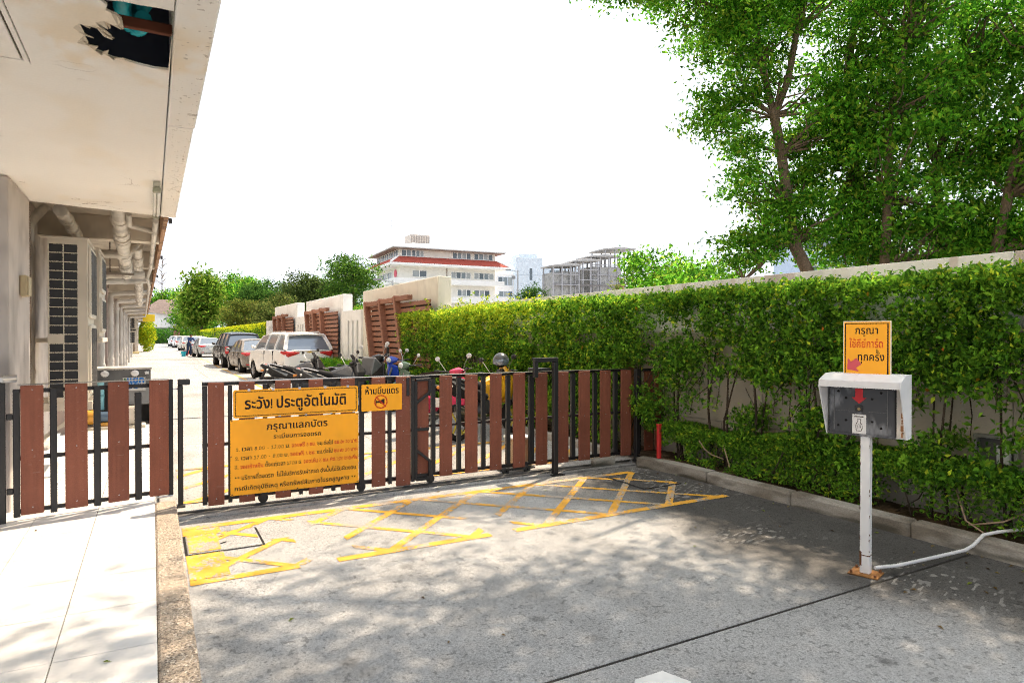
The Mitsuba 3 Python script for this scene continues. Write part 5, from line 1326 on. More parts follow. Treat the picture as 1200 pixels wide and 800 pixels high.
near, tn = sprigs(near, 11, 0.030)
far, tf_ = sprigs(far, 10, 0.036)
near[:, 0], far[:, 0] = np.minimum(near[:, 0], 6.085), np.minimum(far[:, 0], 6.085)
w = np.tile(np.array([.35, .27, .23, .11, .04]), (len(near), 1))
tp = near[:, 2] > 2.05
w[tp] = [.33, .16, .36, .03, .12]
pa = leaf_mesh(near, 0.050, HEDGE, RH, weights=w, lean=np.array([-0.5, -0.1, 0]), width=0.52)
w = np.tile(np.array([.33, .26, .22, .10, .09]), (len(far), 1))
hi = np.clip((far[:, 2] - 1.45) / 0.6, 0, 1)[:, None] * np.clip((far[:, 1] - 7.8) / 2.5, 0, 1)[:, None]
w = w * (1 - hi) + hi * np.array([.08, .02, .25, .0, .65])
pb = leaf_mesh(far, 0.062, HEDGE, RH, weights=w, lean=np.array([-0.5, -0.1, 0]), width=0.52)
pa = (pa[0], pa[1], pa[2] * np.repeat(tn, 4, 0))
pb = (pb[0], pb[1], pb[2] * np.repeat(0.5 + 0.5 * tf_, 4, 0))
leaf_part(hd, 'foliage', [pa])
leaf_part(hd, 'foliage', [pb], label='younger yellow-green growth towards the far end')
tf = []
tw = MB()
for q in range(190):
    y = RH.uniform(-0.6, 15.8)
    c_ = np.array([5.60 + RH.exponential(.10), y, RH.uniform(0.62, 1.32)])
    n_ = RH.integers(24, 70)
    e_ = c_ + np.array([0, 0, -.05])
    tw.tube([[min(c_[0] + .16, 6.0), c_[1] + RH.normal(0, .12), c_[2] + .38], c_ + RH.normal(0, .02, 3) + [0.03, 0, .15], e_], [.006, .005, .003], 4, cap=False)
    drop = RH.random((n_, 1)) ** 1.3
    tf.append(c_ + RH.normal(0, .055, (n_, 3)) * [1, 1.2, 1] + drop * np.array([RH.normal(-.02, .04), RH.normal(0, .12), RH.uniform(.0, .35)]))
leaf_part(hd, 'foliage', [leaf_mesh(np.vstack(tf), 0.056, HEDGE, RH, weights=[.38, .26, .24, .08, .04], width=.5)], label='loose trailing sprays below the trimmed part')
put(hd, 'twigs', tw, 'dark_bark', kind='stuff')
sh_pts = []
for q in range(70):
    y = RH.uniform(9.5, 16.1)
    b = np.array([RH.uniform(5.6, 6.0), y, 2.14])
    hgt = RH.uniform(0.08, 0.36) * (1 if y < 15.5 else .6)
    s_ = RH.random((16, 1))
    sh_pts.append(b + s_ * np.array([RH.normal(0, .05), RH.normal(0, .06), hgt]) + RH.normal(0, 0.025, (16, 3)))
leaf_part(hd, 'shoots', [leaf_mesh(np.vstack(sh_pts), 0.06, YELLOWG, RH)], label='loose yellow shoots above the trimmed top')
stems(hd, -0.8, 16.0, 0.40, 5.72, 6.0, 1.5)
fl = np.array([[5.56 + RH.exponential(.1), RH.uniform(1, 8), RH.uniform(1.1, 2.1)] for q in range(110)])
leaf_part(hd, 'dead_leaves', [leaf_mesh(fl, 0.05, [(0.5, 0.30, 0.03), (0.45, 0.16, 0.03)], RH)], label='a few yellowed and orange leaves')

lh = thing('low_hedge', 'low leafy hedge along the kerb in front of the wall, by the card reader', 'hedge')


def low_points(n_, y0, y1, x0, x1, z0, ztop, seed, thin=None):
    y = RH.uniform(y0, y1, n_ * 2)
    u = RH.random(n_ * 2)
    zt = ztop + 0.13 * (meshkit.fbm(np.stack([y * 1.6, y * 0, y * 0], -1), 3, seed) - 0.5) * 2
    front = u < 0.55
    x = np.where(front, x0 + RH.exponential(0.07, n_ * 2), RH.uniform(x0, x1, n_ * 2))
    z = np.where(front, z0 + (zt - z0) * RH.random(n_ * 2) ** 0.8, zt - RH.exponential(0.05, n_ * 2))
    rnd = 0.10 * np.clip(1 - (zt - z) / 0.15, 0, 1) ** 2
    x = x + np.where(front, rnd, 0) + 0.16 * (meshkit.fbm(np.stack([y * 2.5, z * 3, y * 0 + 4], -1), 3, seed + 1) - 0.5)
    cl = meshkit.fbm(np.stack([y * 3, z * 4, x * 3], -1), 2, seed + 2)
    k_ = (cl > 0.36) & (x < x1)
    if thin is not None:
        k_ &= RH.random(n_ * 2) < thin(y, z)
    return np.stack([x, y, z], 1)[k_][:n_]


P = low_points(26000, 2.0, 6.32, 5.60, 6.06, 0.12, 0.60, 51, lambda y, z: np.where(y < 3.2, 0.30 + 0.5 * np.clip((z - .28) / .3, 0, 1), 1.0))
leaf_part(lh, 'foliage', [leaf_mesh(P, 0.040, HEDGE, RH, weights=[.36, .24, .28, .06, .06], lean=np.array([-0.4, 0, 0.2]))])
stems(lh, 2.0, 6.2, 0.30, 5.7, 5.95, 0.42, 0.008, 0.12)
dr2 = thing('dry_twig', 'bare pale twigs lying on the kerb side of the low hedge', 'twig')
for P_ in ([(5.60, 5.62, .42), (5.57, 5.5, .34), (5.55, 5.38, .30), (5.55, 5.2, .28)], [(5.6, 5.25, .42), (5.56, 5.17, .33), (5.56, 5.12, .20)], [(5.7, 2.9, .45), (5.58, 2.75, .2), (5.5, 2.55, .14)], [(5.75, 2.3, .4), (5.6, 2.5, .25), (5.62, 2.75, .16)]):
    put(dr2, 'twig', MB().tube(P_, [.008, .007, .006, .004][:len(P_)], 5, cap=False), ('matte', (0.33, 0.24, 0.16), 0.3), smooth=True)
lh2 = thing('low_hedge', 'low green hedge behind the rear gate leaf at the foot of the tall hedge', 'hedge')
P = low_points(16000, 7.1, 16.5, 5.50, 6.05, 0.12, 0.80, 61)
leaf_part(lh2, 'foliage', [leaf_mesh(P, 0.07, HEDGE, RH, weights=[.34, .16, .32, .04, .14])])
stems(lh2, 7.2, 16, 0.7, 5.65, 5.95, 0.6, 0.01, 0.12)
for i, (a, b) in enumerate(((16.6, 20.2), (20.3, 30.0))):
    gp_ = thing('grass_tuft', 'bright green grassy planting at the foot of the ' + ('nearest timber screen' if i == 0 else 'slotted white wall behind the motorcycles'), 'plant')
    n_ = 5000
    y = RH.uniform(a, b, n_)
    C = np.stack([RH.uniform(5.0, 5.55, n_), y, 0.1 + RH.random(n_) * 0.75], 1)
    leaf_part(gp_, 'blades', [leaf_mesh(C, 0.26, YELLOWG[1:2] + GREENS[:3], RH, up=0.1, width=0.16)])

# ---------------------------------------------------------------- planting far down the driveway
fh = thing('far_hedge', 'sunlit yellow-green clipped hedge far behind the parked cars', 'hedge')
n_ = 16000
y = 41.5 + (112 - 41.5) * RH.random(n_) ** 1.6
C = np.where(RH.random((n_, 1)) < 0.45, np.stack([RH.uniform(6.0, 7.6, n_), y, 2.42 - RH.exponential(.06, n_)], 1), np.stack([6.0 + RH.exponential(.12, n_), y, RH.uniform(.1, 2.42, n_)], 1))
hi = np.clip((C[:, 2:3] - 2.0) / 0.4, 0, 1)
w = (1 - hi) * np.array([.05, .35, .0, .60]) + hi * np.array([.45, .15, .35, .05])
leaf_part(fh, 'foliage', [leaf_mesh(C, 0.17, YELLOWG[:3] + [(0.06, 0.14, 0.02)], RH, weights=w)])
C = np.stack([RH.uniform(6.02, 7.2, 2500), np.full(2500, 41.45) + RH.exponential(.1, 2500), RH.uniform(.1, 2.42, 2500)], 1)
leaf_part(fh, 'foliage', [leaf_mesh(C, 0.14, [(0.05, 0.12, 0.02), (0.03, 0.08, 0.015), (0.09, 0.18, 0.02)], RH)], label='dark shaded end of the hedge')  # shade put into the darker leaf colours of this end
lb = thing('bush', 'bright yellow-green bush at the far left beside the building end', 'bush')
n_ = 3600
d = RH.normal(size=(n_, 3))
d /= np.linalg.norm(d, axis=1, keepdims=True)
C = np.array([-0.45, 77, 1.75]) + d * np.array([0.85, 2.2, 1.8]) * (RH.random((n_, 1)) ** 0.5) * (0.55 + 0.9 * meshkit.fbm(d * 2.2 + 5, 3, 4)[:, None])
C[:, 2] = np.maximum(C[:, 2], 0.1)
leaf_part(lb, 'foliage', [leaf_mesh(C, 0.22, YELLOWG, RH)])
put(lb, 'stem', MB().tube([(-0.35, 77, 0), (-0.3, 77, 1.8)], [.06, .03], 6), 'bark')
eh = thing('far_hedge', 'dark green hedge closing the far end of the driveway', 'hedge')
n_ = 5000
y_ = 150 + RH.uniform(0, 2, n_)
C = np.stack([RH.uniform(-4, 11, n_), y_, RH.uniform(0.1, 3.0, n_)], 1)
leaf_part(eh, 'foliage', [leaf_mesh(C, 0.34, GREENS, RH, weights=[.3, .4, .1, .2, 0])])

RB2 = np.random.default_rng(3)
BGT = [  # label, x, y, height, spread, leaf, shades, low
    ('tall open tree with long yellow-tinged leaves, standing over the far parked cars', 6.4, 107, 11.6, 2.35, .62, [(0.15, 0.29, 0.03), (0.22, 0.36, 0.04), (0.09, 0.19, 0.025), (0.28, 0.36, 0.06)], 0.12),
    ('round green tree behind the tall yellow-tinged one', 12.3, 127, 13.6, 4.8, .42, GREENS, 0.2),
    ('dark green tree in the far row, third from the left', 14.0, 106.5, 10.2, 4.0, .38, [(0.07, 0.17, 0.035), (0.05, 0.125, 0.025), (0.11, 0.23, 0.04)], 0.2),
    ('dark green tree in the far row, fourth from the left', 18.3, 110, 10.9, 4.0, .38, [(0.07, 0.17, 0.04), (0.05, 0.12, 0.03), (0.11, 0.22, 0.04)], 0.2),
    ('olive green tree in the far row behind the first wall block', 19.5, 98, 10.8, 4.2, .36, [(0.085, 0.13, 0.035), (0.06, 0.10, 0.03), (0.11, 0.16, 0.04)], 0.2),
    ('olive green spreading tree above the middle wall block', 22.8, 96, 10.4, 4.4, .36, [(0.085, 0.13, 0.035), (0.06, 0.10, 0.03), (0.11, 0.17, 0.04)], 0.2),
    ('bright green domed tree left of the red roofed building', 22.9, 84, 12.3, 4.3, .34, [(0.10, 0.21, 0.03), (0.06, 0.15, 0.025), (0.14, 0.25, 0.035), (0.04, 0.10, 0.02)], 0.25),
    ('low shaded tree under the domed one by the red roofed building', 23.4, 77, 6.2, 3.4, .32, GREENS, 0.1),
    ('mid green tree in the far row between the dark trees', 15.8, 119, 12.2, 4.4, .42, GREENS, 0.1),
    ('wide green tree behind the olive trees of the far row', 24.5, 104, 11.0, 5.0, .42, GREENS, 0.1),
    ('pale green tree behind the tall yellow-tinged tree, to its left', 7.5, 140, 11.5, 4.6, .5, GREENS, 0.1),
    ('low yellowish tree above the far end of the clipped hedge', 9.4, 80, 5.8, 3.2, .26, [(0.16, 0.21, 0.04), (0.24, 0.25, 0.05), (0.09, 0.15, 0.03)], 0.05),
    ('low yellowish olive tree above the middle of the clipped hedge', 12.5, 76, 6.6, 3.4, .26, [(0.14, 0.19, 0.05), (0.20, 0.22, 0.06), (0.08, 0.13, 0.03)], 0.05),
    ('green tree far left above the brown roofed house', 2.8, 183, 13.0, 4.6, .6, GREENS, 0.2),
    ('small round green tree in front of the pale blue offices', 31.0, 51.5, 6.75, 2.0, .17, [(0.05, 0.12, 0.025), (0.035, 0.085, 0.02), (0.085, 0.17, 0.03)], 0.2)]
for lab, x, y, h, sp_, lf, shd, low in BGT:
    bl = []
    nb_ = 15
    for q in range(nb_):
        a = q * 2.4
        rr = sp_ * 0.72 * math.sqrt((q + 0.5) / nb_)
        zc = low * h + (h - low * h) * (0.28 + 0.50 * RB2.random()) - 0.10 * rr
        bl.append(((x + rr * math.cos(a), y + rr * math.sin(a), zc), (sp_ * .45, sp_ * .45, (h - low * h) * .26), 14))
    bl.append(((x, y, h * 0.83), (sp_ * .45, sp_ * .45, h * .14), 14))
    tree('tree', lab, [(x, y, 0), (x + .1, y, h * .35), (x - .1, y, h * .7)], [h * .022, h * .017, h * .008], [], bl, lf, 40, lf * 1.3, RB2, shades=shd, limb_n=20)
bt_ = thing('bare_tree', 'thin leafless tree against the sky above the brown roofed house', 'tree')
put(bt_, 'trunk', MB().tube([(2.2, 181.5, 0), (2.3, 181.5, 8), (2.2, 181.5, 16.5), (2.4, 181.5, 20.5)], [.2, .15, .09, .03], 6), 'bark', smooth=True)
m = MB()
for q in range(46):
    z = RB2.uniform(11, 20)
    a = RB2.uniform(0, 6.28)
    L_ = (21 - z) * 0.32 + 0.7
    p_ = np.array([2.25, 181.5, z])
    e_ = p_ + np.array([math.cos(a) * L_, math.sin(a) * L_, L_ * .7])
    m.tube([p_, (p_ + e_) / 2 + [0, 0, .15], e_], [.05, .035, .02], 4, cap=False)
put(bt_, 'branches', m, 'bark', kind='stuff')

fl_ = thing('fallen_leaves', 'scattered fallen leaves and bits on the driveway and pavement', 'leaves', kind='stuff')
RF = np.random.default_rng(12)
n_ = 90
x = np.concatenate([5.4 - RF.exponential(.35, 50), RF.uniform(0.3, 5.2, 30), RF.uniform(-1.5, 0, 10)])
y = RF.uniform(2.0, 6.4, n_)
z = np.where(x < 0.02, 0.106, np.where(x < 0.2, 0.112, 0.006))
v, f, c = leaf_mesh(np.stack([x, y, z], 1), 0.034, [(0.20, 0.13, 0.05), (0.10, 0.06, 0.03), (0.30, 0.22, 0.05), (0.06, 0.045, 0.03), (0.22, 0.28, 0.04)], RF, up=14.0)
scene[fl_] = mikit.ply((v + np.array([0, 0, .002]), f), 'leaf', False, color=c)

# ---------------------------------------------------------------- vehicles
def loft(rings):
    """Closed rings of equal length, capped with fans."""
    R_ = np.asarray(rings, float)
    k, n_ = R_.shape[:2]
    v = np.vstack([R_.reshape(-1, 3), R_[0].mean(0), R_[-1].mean(0)])
    i, j = np.meshgrid(np.arange(k - 1), np.arange(n_), indexing='ij')
    q = np.stack([i * n_ + j, i * n_ + (j + 1) % n_, (i + 1) * n_ + (j + 1) % n_, (i + 1) * n_ + j], -1).reshape(-1, 4)
    f = np.vstack([q[:, [0, 1, 2]], q[:, [0, 2, 3]]])
    a = np.arange(n_)
    f = np.vstack([f, np.stack([(a + 1) % n_, a, a * 0 + k * n_], 1), np.stack([(k - 1) * n_ + a, (k - 1) * n_ + (a + 1) % n_, a * 0 + k * n_ + 1], 1)])
    return v, f


def interp(tab, x):
    t = np.asarray(tab, float)
    return [np.interp(x, t[:, 0], t[:, c]) for c in range(1, t.shape[1])]


def car(label, cat, x, y, head, L, Wd, Hh, col, style, belt, group=None, dirt=0.08, name='parked_car'):
    """Local x runs forward. HEAD: degrees to the left of +Y."""
    k = thing(name, label, cat, group)
    R_ = rotz(math.radians(90 + head))
    t_ = np.array([x, y, 0.0])
    Z = lambda: MB(R_, t_)
    paint = ('gloss', col, dirt)
    h, w = L / 2, Wd / 2
    r = 0.345 if style in ('suv', 'pickup') else 0.315
    wb = L * 0.295
    if style == 'suv':
        tab = [(-h, .80 * w, .46, belt - .16, .02), (-h + .05, .93 * w, .34, belt - .04, .03), (-h + .25, .985 * w, .27, belt, .04), (0, w, .24, belt, .04), (h - 1.1, w, .24, belt - .02, .05), (h - .35, .95 * w, .26, belt - .12, .05), (h - .06, .85 * w, .32, belt - .26, .03), (h, .75 * w, .42, belt - .38, .02)]
        gh = [(-h + .10, belt), (-h + .42, Hh - .05), (-h + .8, Hh), (.15, Hh), (.75, Hh - .07), (1.35, belt + .02)]
    elif style == 'pickup':
        tab = [(-h, .94 * w, .52, belt - .03, .0), (-h + .04, .97 * w, .48, belt, .0), (0, w, .40, belt, .02), (h - 1.2, w, .38, belt, .05), (h - .35, .95 * w, .36, belt - .08, .05), (h, .85 * w, .42, belt - .25, .02)]
        gh = [(-h + .06, belt), (-h + .28, Hh - .10), (-h + .75, Hh - .03), (-.2, Hh), (.55, Hh - .05), (1.25, belt + .02)]
    else:
        tab = [(-h, .80 * w, .42, belt - .16, .02), (-h + .06, .92 * w, .30, belt - .03, .03), (-h + .3, .98 * w, .24, belt + .02, .04), (-.4, w, .21, belt, .03), (h - 1.2, w, .21, belt - .03, .05), (h - .4, .95 * w, .22, belt - .14, .06), (h - .05, .85 * w, .28, belt - .28, .03), (h, .72 * w, .36, belt - .36, .02)]
        gh = [(-h + .62, belt + .02), (-h + 1.25, Hh - .05), (-h + 1.7, Hh), (.05, Hh), (.5, Hh - .08), (1.2, belt)]
    xs = np.unique(np.concatenate([np.linspace(-h, h, 40), [q[0] for q in tab]]))
    rings = []
    for x_ in xs:
        ww, z0, z1, cr_ = interp(tab, x_)
        half = [(0, z0), (.72 * ww, z0), (.90 * ww, z0 + .03), (.97 * ww, z0 + .12), (.995 * ww, z0 + .30), (ww, (z0 + z1) * .5), (.99 * ww, z1 - .22), (.975 * ww, z1 - .12), (.945 * ww, z1 - .03), (.88 * ww, z1 + .15 * cr_), (.5 * ww, z1 + .8 * cr_), (0, z1 + cr_)]
        full = half + [(-a, b) for a, b in half[-2:0:-1]]
        rings.append([(x_, a, b) for a, b in full])
    v, f = loft(rings)
    try:
        mm = m3.Manifold(m3.Mesh(np.asarray(v, np.float32), np.asarray(f, np.uint32)))
        if mm.volume() < 0 or mm.is_empty():
            mm = m3.Manifold(m3.Mesh(np.asarray(v, np.float32), np.asarray(f[:, ::-1], np.uint32)))
        for sx in (-1, 1):
            for sy in (-1, 1):
                cyl = m3.Manifold.cylinder(0.42, r * 1.17, r * 1.17, 32).rotate((90, 0, 0)).translate((sx * wb, sy * w + (0.24 if sy > 0 else 0.18), r * 1.02))
                mm = mm - cyl
        bodym = Z().mesh(mm)
    except Exception:
        bodym = Z().add(v, f)
    body = put(k, 'body', bodym, paint, smooth=32)
    # cabin: glass, then roof and pillars in body colour
    wt, wbt = .70 * w, .90 * w
    gx = np.linspace(gh[0][0], gh[-1][0], 26)
    rings = []
    for x_ in gx:
        hh = interp(gh, x_)[0]
        s_ = np.clip((hh - belt) / (Hh - belt), 0.02, 1)
        wy = wbt + (wt - wbt) * s_
        half = [(0, belt - .06), (wbt, belt - .06), (wbt, belt), (wbt + (wy - wbt) * .5, belt + (hh - belt) * .5 + .0), (wy, belt + (hh - belt) * .93), (wy * .88, hh - .005), (wy * .5, hh + .018 * s_), (0, hh + .025 * s_)]
        full = half + [(-a, b) for a, b in half[-2:0:-1]]
        rings.append([(x_, a, b) for a, b in full])
    v, f = loft(rings)
    put(k, 'windows', Z().add(v, f), 'glass', smooth=30)
    x1, x2 = gh[1][0], gh[-2][0]
    rr = []
    for x_ in np.linspace(x1 - (.10 if style == 'suv' else 0), x2, 14):
        hh = interp(gh, max(x_, x1))[0]
        rr.append([(x_, a, b) for a, b in ((0, hh - .02), (wt * .9, hh - .03), (wt * 1.03, hh - .055), (wt * 1.02, hh - .02), (wt * .85, hh + .012), (wt * .4, hh + .034), (0, hh + .038), (-wt * .4, hh + .034), (-wt * .85, hh + .012), (-wt * 1.02, hh - .02), (-wt * 1.03, hh - .055), (-wt * .9, hh - .03))])
    v, f = loft(rr)
    roof = put(k, 'roof', Z().add(v, f), paint, smooth=35)
    for sy in (-1, 1):
        for (xa, za, wa), (xb, zb, wb_), th in (((gh[0][0], belt, wbt), (gh[1][0], Hh - .06, wt), .09 if style != 'suv' else .13), ((gh[-1][0] - .02, belt, wbt), (gh[-2][0], Hh - .09, wt), .06), ((.02, belt, wbt + .01), (-.08, Hh - .05, wt + .02), .07), ((-h + (1.15 if style == 'suv' else 1.25), belt, wbt + .01), (-h + (1.05 if style == 'suv' else 1.35), Hh - .05, wt + .02), .07 if style != 'suv' else .11)):
            put(k, 'pillar', Z().bar((xa, sy * wa, za), (xb, sy * wb_, zb), .035, th, up=(0, 1, 0)), paint)
    for sx in (-1, 1):
        for sy in (-1, 1):
            c_ = np.array([sx * wb, sy * (w - .115), r])
            wk = put(k, 'wheel', Z().lathe([(r * .62, -.10), (r * .93, -.105), (r, -.07), (r, .07), (r * .93, .105), (r * .62, .10)], c_, (0, 1, 0), 24), RUBBER, smooth=35)
            rm = Z().lathe([(r * .63, .085 * sy), (r * .60, .05 * sy), (r * .2, .075 * sy), (0.0, .085 * sy)], c_, (0, 1, 0), 20)
            for q in range(5):
                a = q * 1.2566
                rm.bar(c_ + np.array([0, sy * .088, 0]), c_ + np.array([math.cos(a) * r * .62, sy * .088, math.sin(a) * r * .62]), .035, .02, up=(0, 1, 0))
            put(wk, 'rim', rm, ('metal', (0.45, 0.45, 0.46), 0.3))
            put(wk, 'arch', Z().lathe([(r * 1.15, -.02), (r * 1.15, .14)] if False else [(r * 1.16, -.10), (r * .2, -.10)], c_ - np.array([0, sy * .05, 0]), (0, 1, 0), 20), ('matte', (0.01, 0.01, 0.01), 0))
    lx = -h
    if style == 'suv':
        for sy in (-1, 1):
            put(k, 'tail_light', Z().mesh(hull([((lx + .03, sy * .84 * w, belt - .11), .06), ((lx + .24, sy * .985 * w, belt - .08), .045), ((lx + .0, sy * .42 * w, belt - .10), .028), ((lx + .005, sy * .82 * w, belt - .22), .03)], 8)), ('gloss', (0.50, 0.015, 0.015), 0.0), smooth=40)
            put(k, 'reflector', Z().bb(lx - .005, lx + .05, sy * .60 * w, sy * .86 * w, .52, .57, .01), ('gloss', (0.45, 0.02, 0.02), 0))
        put(k, 'tailgate_seam', Z().bb(lx + .012, lx + .05, -.60 * w, .60 * w, .63, .642, .002).bb(lx - .004, lx + .05, -.62 * w, .62 * w, belt - .045, belt - .03, .002), ('satin', (0.25, 0.25, 0.25), 0.1))
        put(k, 'bumper', Z().mesh(hull([((lx + .08, sy * .84 * w, z), .05) for sy in (-1, 1) for z in (.36, .50)] + [((lx + .45, sy * .955 * w, .36), .04) for sy in (-1, 1)], 8)), ('satin', (0.035, 0.035, 0.037), 0.1), smooth=40)
        put(k, 'skid_plate', Z().bb(lx + .0, lx + .05, -.45 * w, .45 * w, .32, .43, .01), ('satin', (0.45, 0.45, 0.45), 0.1))
        put(k, 'wiper', Z().bar((lx + .21, -.02, belt + .09), (lx + .19, -.42, belt + .10), .02, .025), BLACK)
        put(k, 'emblem', Z().bb(lx - .006, lx + .02, -.09, .09, belt - .09, belt - .06, .004).bb(lx - .007, lx + .02, -.035, .035, belt - .10, belt - .05, .004), ('metal', (0.75, 0.50, 0.12), 0.0), label='small gold emblem')
        for sy in (-1, 1):
            put(k, 'roof_rail', Z().tube([(-h + .6, sy * wt * .93, Hh - .01), (-h + .75, sy * wt * .93, Hh + .055), (.3, sy * wt * .93, Hh + .055), (.5, sy * wt * .93, Hh - .03)], .018, 6), ('metal', (0.5, 0.5, 0.5), 0.1))
        put(k, 'spoiler', Z().bb(-h + .27, -h + .48, -wt * .96, wt * .96, Hh - .055, Hh - .01, .015), paint)
    elif style == 'pickup':
        for sy in (-1, 1):
            tk_ = put(k, 'tail_light', Z().bb(lx - .02, lx + .12, sy * .80 * w, sy * .985 * w, .72, belt - .06, .02), ('gloss', (0.48, 0.02, 0.02), 0))
            put(tk_, 'lens', Z().bb(lx - .024, lx - .019, sy * .82 * w, sy * .96 * w, .86, .93, .002), ('gloss', (0.7, 0.5, 0.5), 0))
        put(k, 'bumper', Z().bb(lx - .14, lx + .08, -.90 * w, .90 * w, .42, .60, .03), ('satin', (0.03, 0.03, 0.03), 0.2))
        put(k, 'tailgate', Z().bb(lx - .015, lx + .0, -.76 * w, .76 * w, .64, belt - .03, .01), paint)
        put(k, 'emblem', Z().bb(lx - .022, lx - .014, -.09, .09, .92, .97, .003), CHROME)
    else:
        for sy in (-1, 1):
            put(k, 'tail_light', Z().mesh(hull([((lx + .03, sy * .82 * w, belt - .12), .075), ((lx + .28, sy * .975 * w, belt - .08), .045), ((lx + .02, sy * .52 * w, belt - .11), .045)], 8)), ('gloss', (0.52, 0.015, 0.02), 0), smooth=40)
            put(k, 'reflector', Z().bb(lx + .0, lx + .06, sy * .62 * w, sy * .84 * w, .36, .41, .01), ('gloss', (0.45, 0.02, 0.02), 0))
        put(k, 'bumper', Z().bb(lx + .02, lx + .1, -.62 * w, .62 * w, .27, .34, .01), ('satin', (0.04, 0.04, 0.04), 0.1))
        put(k, 'chrome_strip', Z().bb(lx - .004, lx + .04, -.40 * w, .40 * w, belt - .11, belt - .085, .004), CHROME)
    pz = {'suv': .92, 'pickup': .53, 'saloon': .66}[style]
    px_ = {'suv': -.012, 'pickup': -.152, 'saloon': -.012}[style]
    pl = put(k, 'number_plate', Z().bb(lx + px_, lx + px_ + .03, -.18, .18, pz - .075, pz + .075, .003), ('satin', (0.70, 0.71, 0.70), 0.05))
    for sy in (-1, 1):
        put(k, 'side_mirror', Z().mesh(hull([((.88, sy * (w + .10), belt + .07), .06), ((.90, sy * (w + .02), belt + .06), .05), ((.95, sy * (w + .11), belt + .09), .05)], 8)), paint if style != 'pickup' else BLACK, smooth=40)
        for dx in (.15, -.85):
            put(k, 'door_handle', Z().bb(dx - .1, dx + .1, sy * (w * .985), sy * (w + .012), belt - .17, belt - .14, .006), CHROME)
            put(k, 'door_seam', Z().bb(dx - .22, dx - .212, sy * (w * .96), sy * (w + .0025), .36, belt - .05, .001), ('matte', (0.02, 0.02, 0.02), 0))
    return k


car('white estate car with roof rails and wide red tail lights, nearest of the parked cars', 'car', 4.49, 25.6, 8.5, 4.55, 1.84, 1.73, (0.84, 0.84, 0.82), 'suv', 1.15)
car('bronze grey saloon parked between the white estate car and the black pickup', 'car', 4.12, 32.4, 4.0, 4.45, 1.73, 1.47, (0.20, 0.175, 0.15), 'saloon', .95)
car('black pickup with enclosed back and tall red tail lights', 'pickup truck', 4.0, 38.4, 3.0, 5.2, 1.85, 1.80, (0.018, 0.022, 0.030), 'pickup', 1.14, dirt=.15)
car('silver saloon parked beyond the black pickup', 'car', 3.75, 56.0, 5.0, 4.5, 1.75, 1.46, (0.42, 0.45, 0.48), 'saloon', .95)
for (x, y, c_, lab) in ((3.5, 80, (0.55, 0.56, 0.57), 'pale grey car just beyond the person with buckets'), (3.35, 98, (0.72, 0.72, 0.72), 'small white car, second farthest in the parked row'), (3.15, 113, (0.66, 0.68, 0.70), 'farthest white car at the end of the parked row'), (3.6, 66, (0.70, 0.70, 0.70), 'white car half hidden behind the silver saloon')):
    car(lab, 'car', x, y, 5, 4.3, 1.74, 1.55, c_, 'suv' if y > 90 else 'saloon', .98)


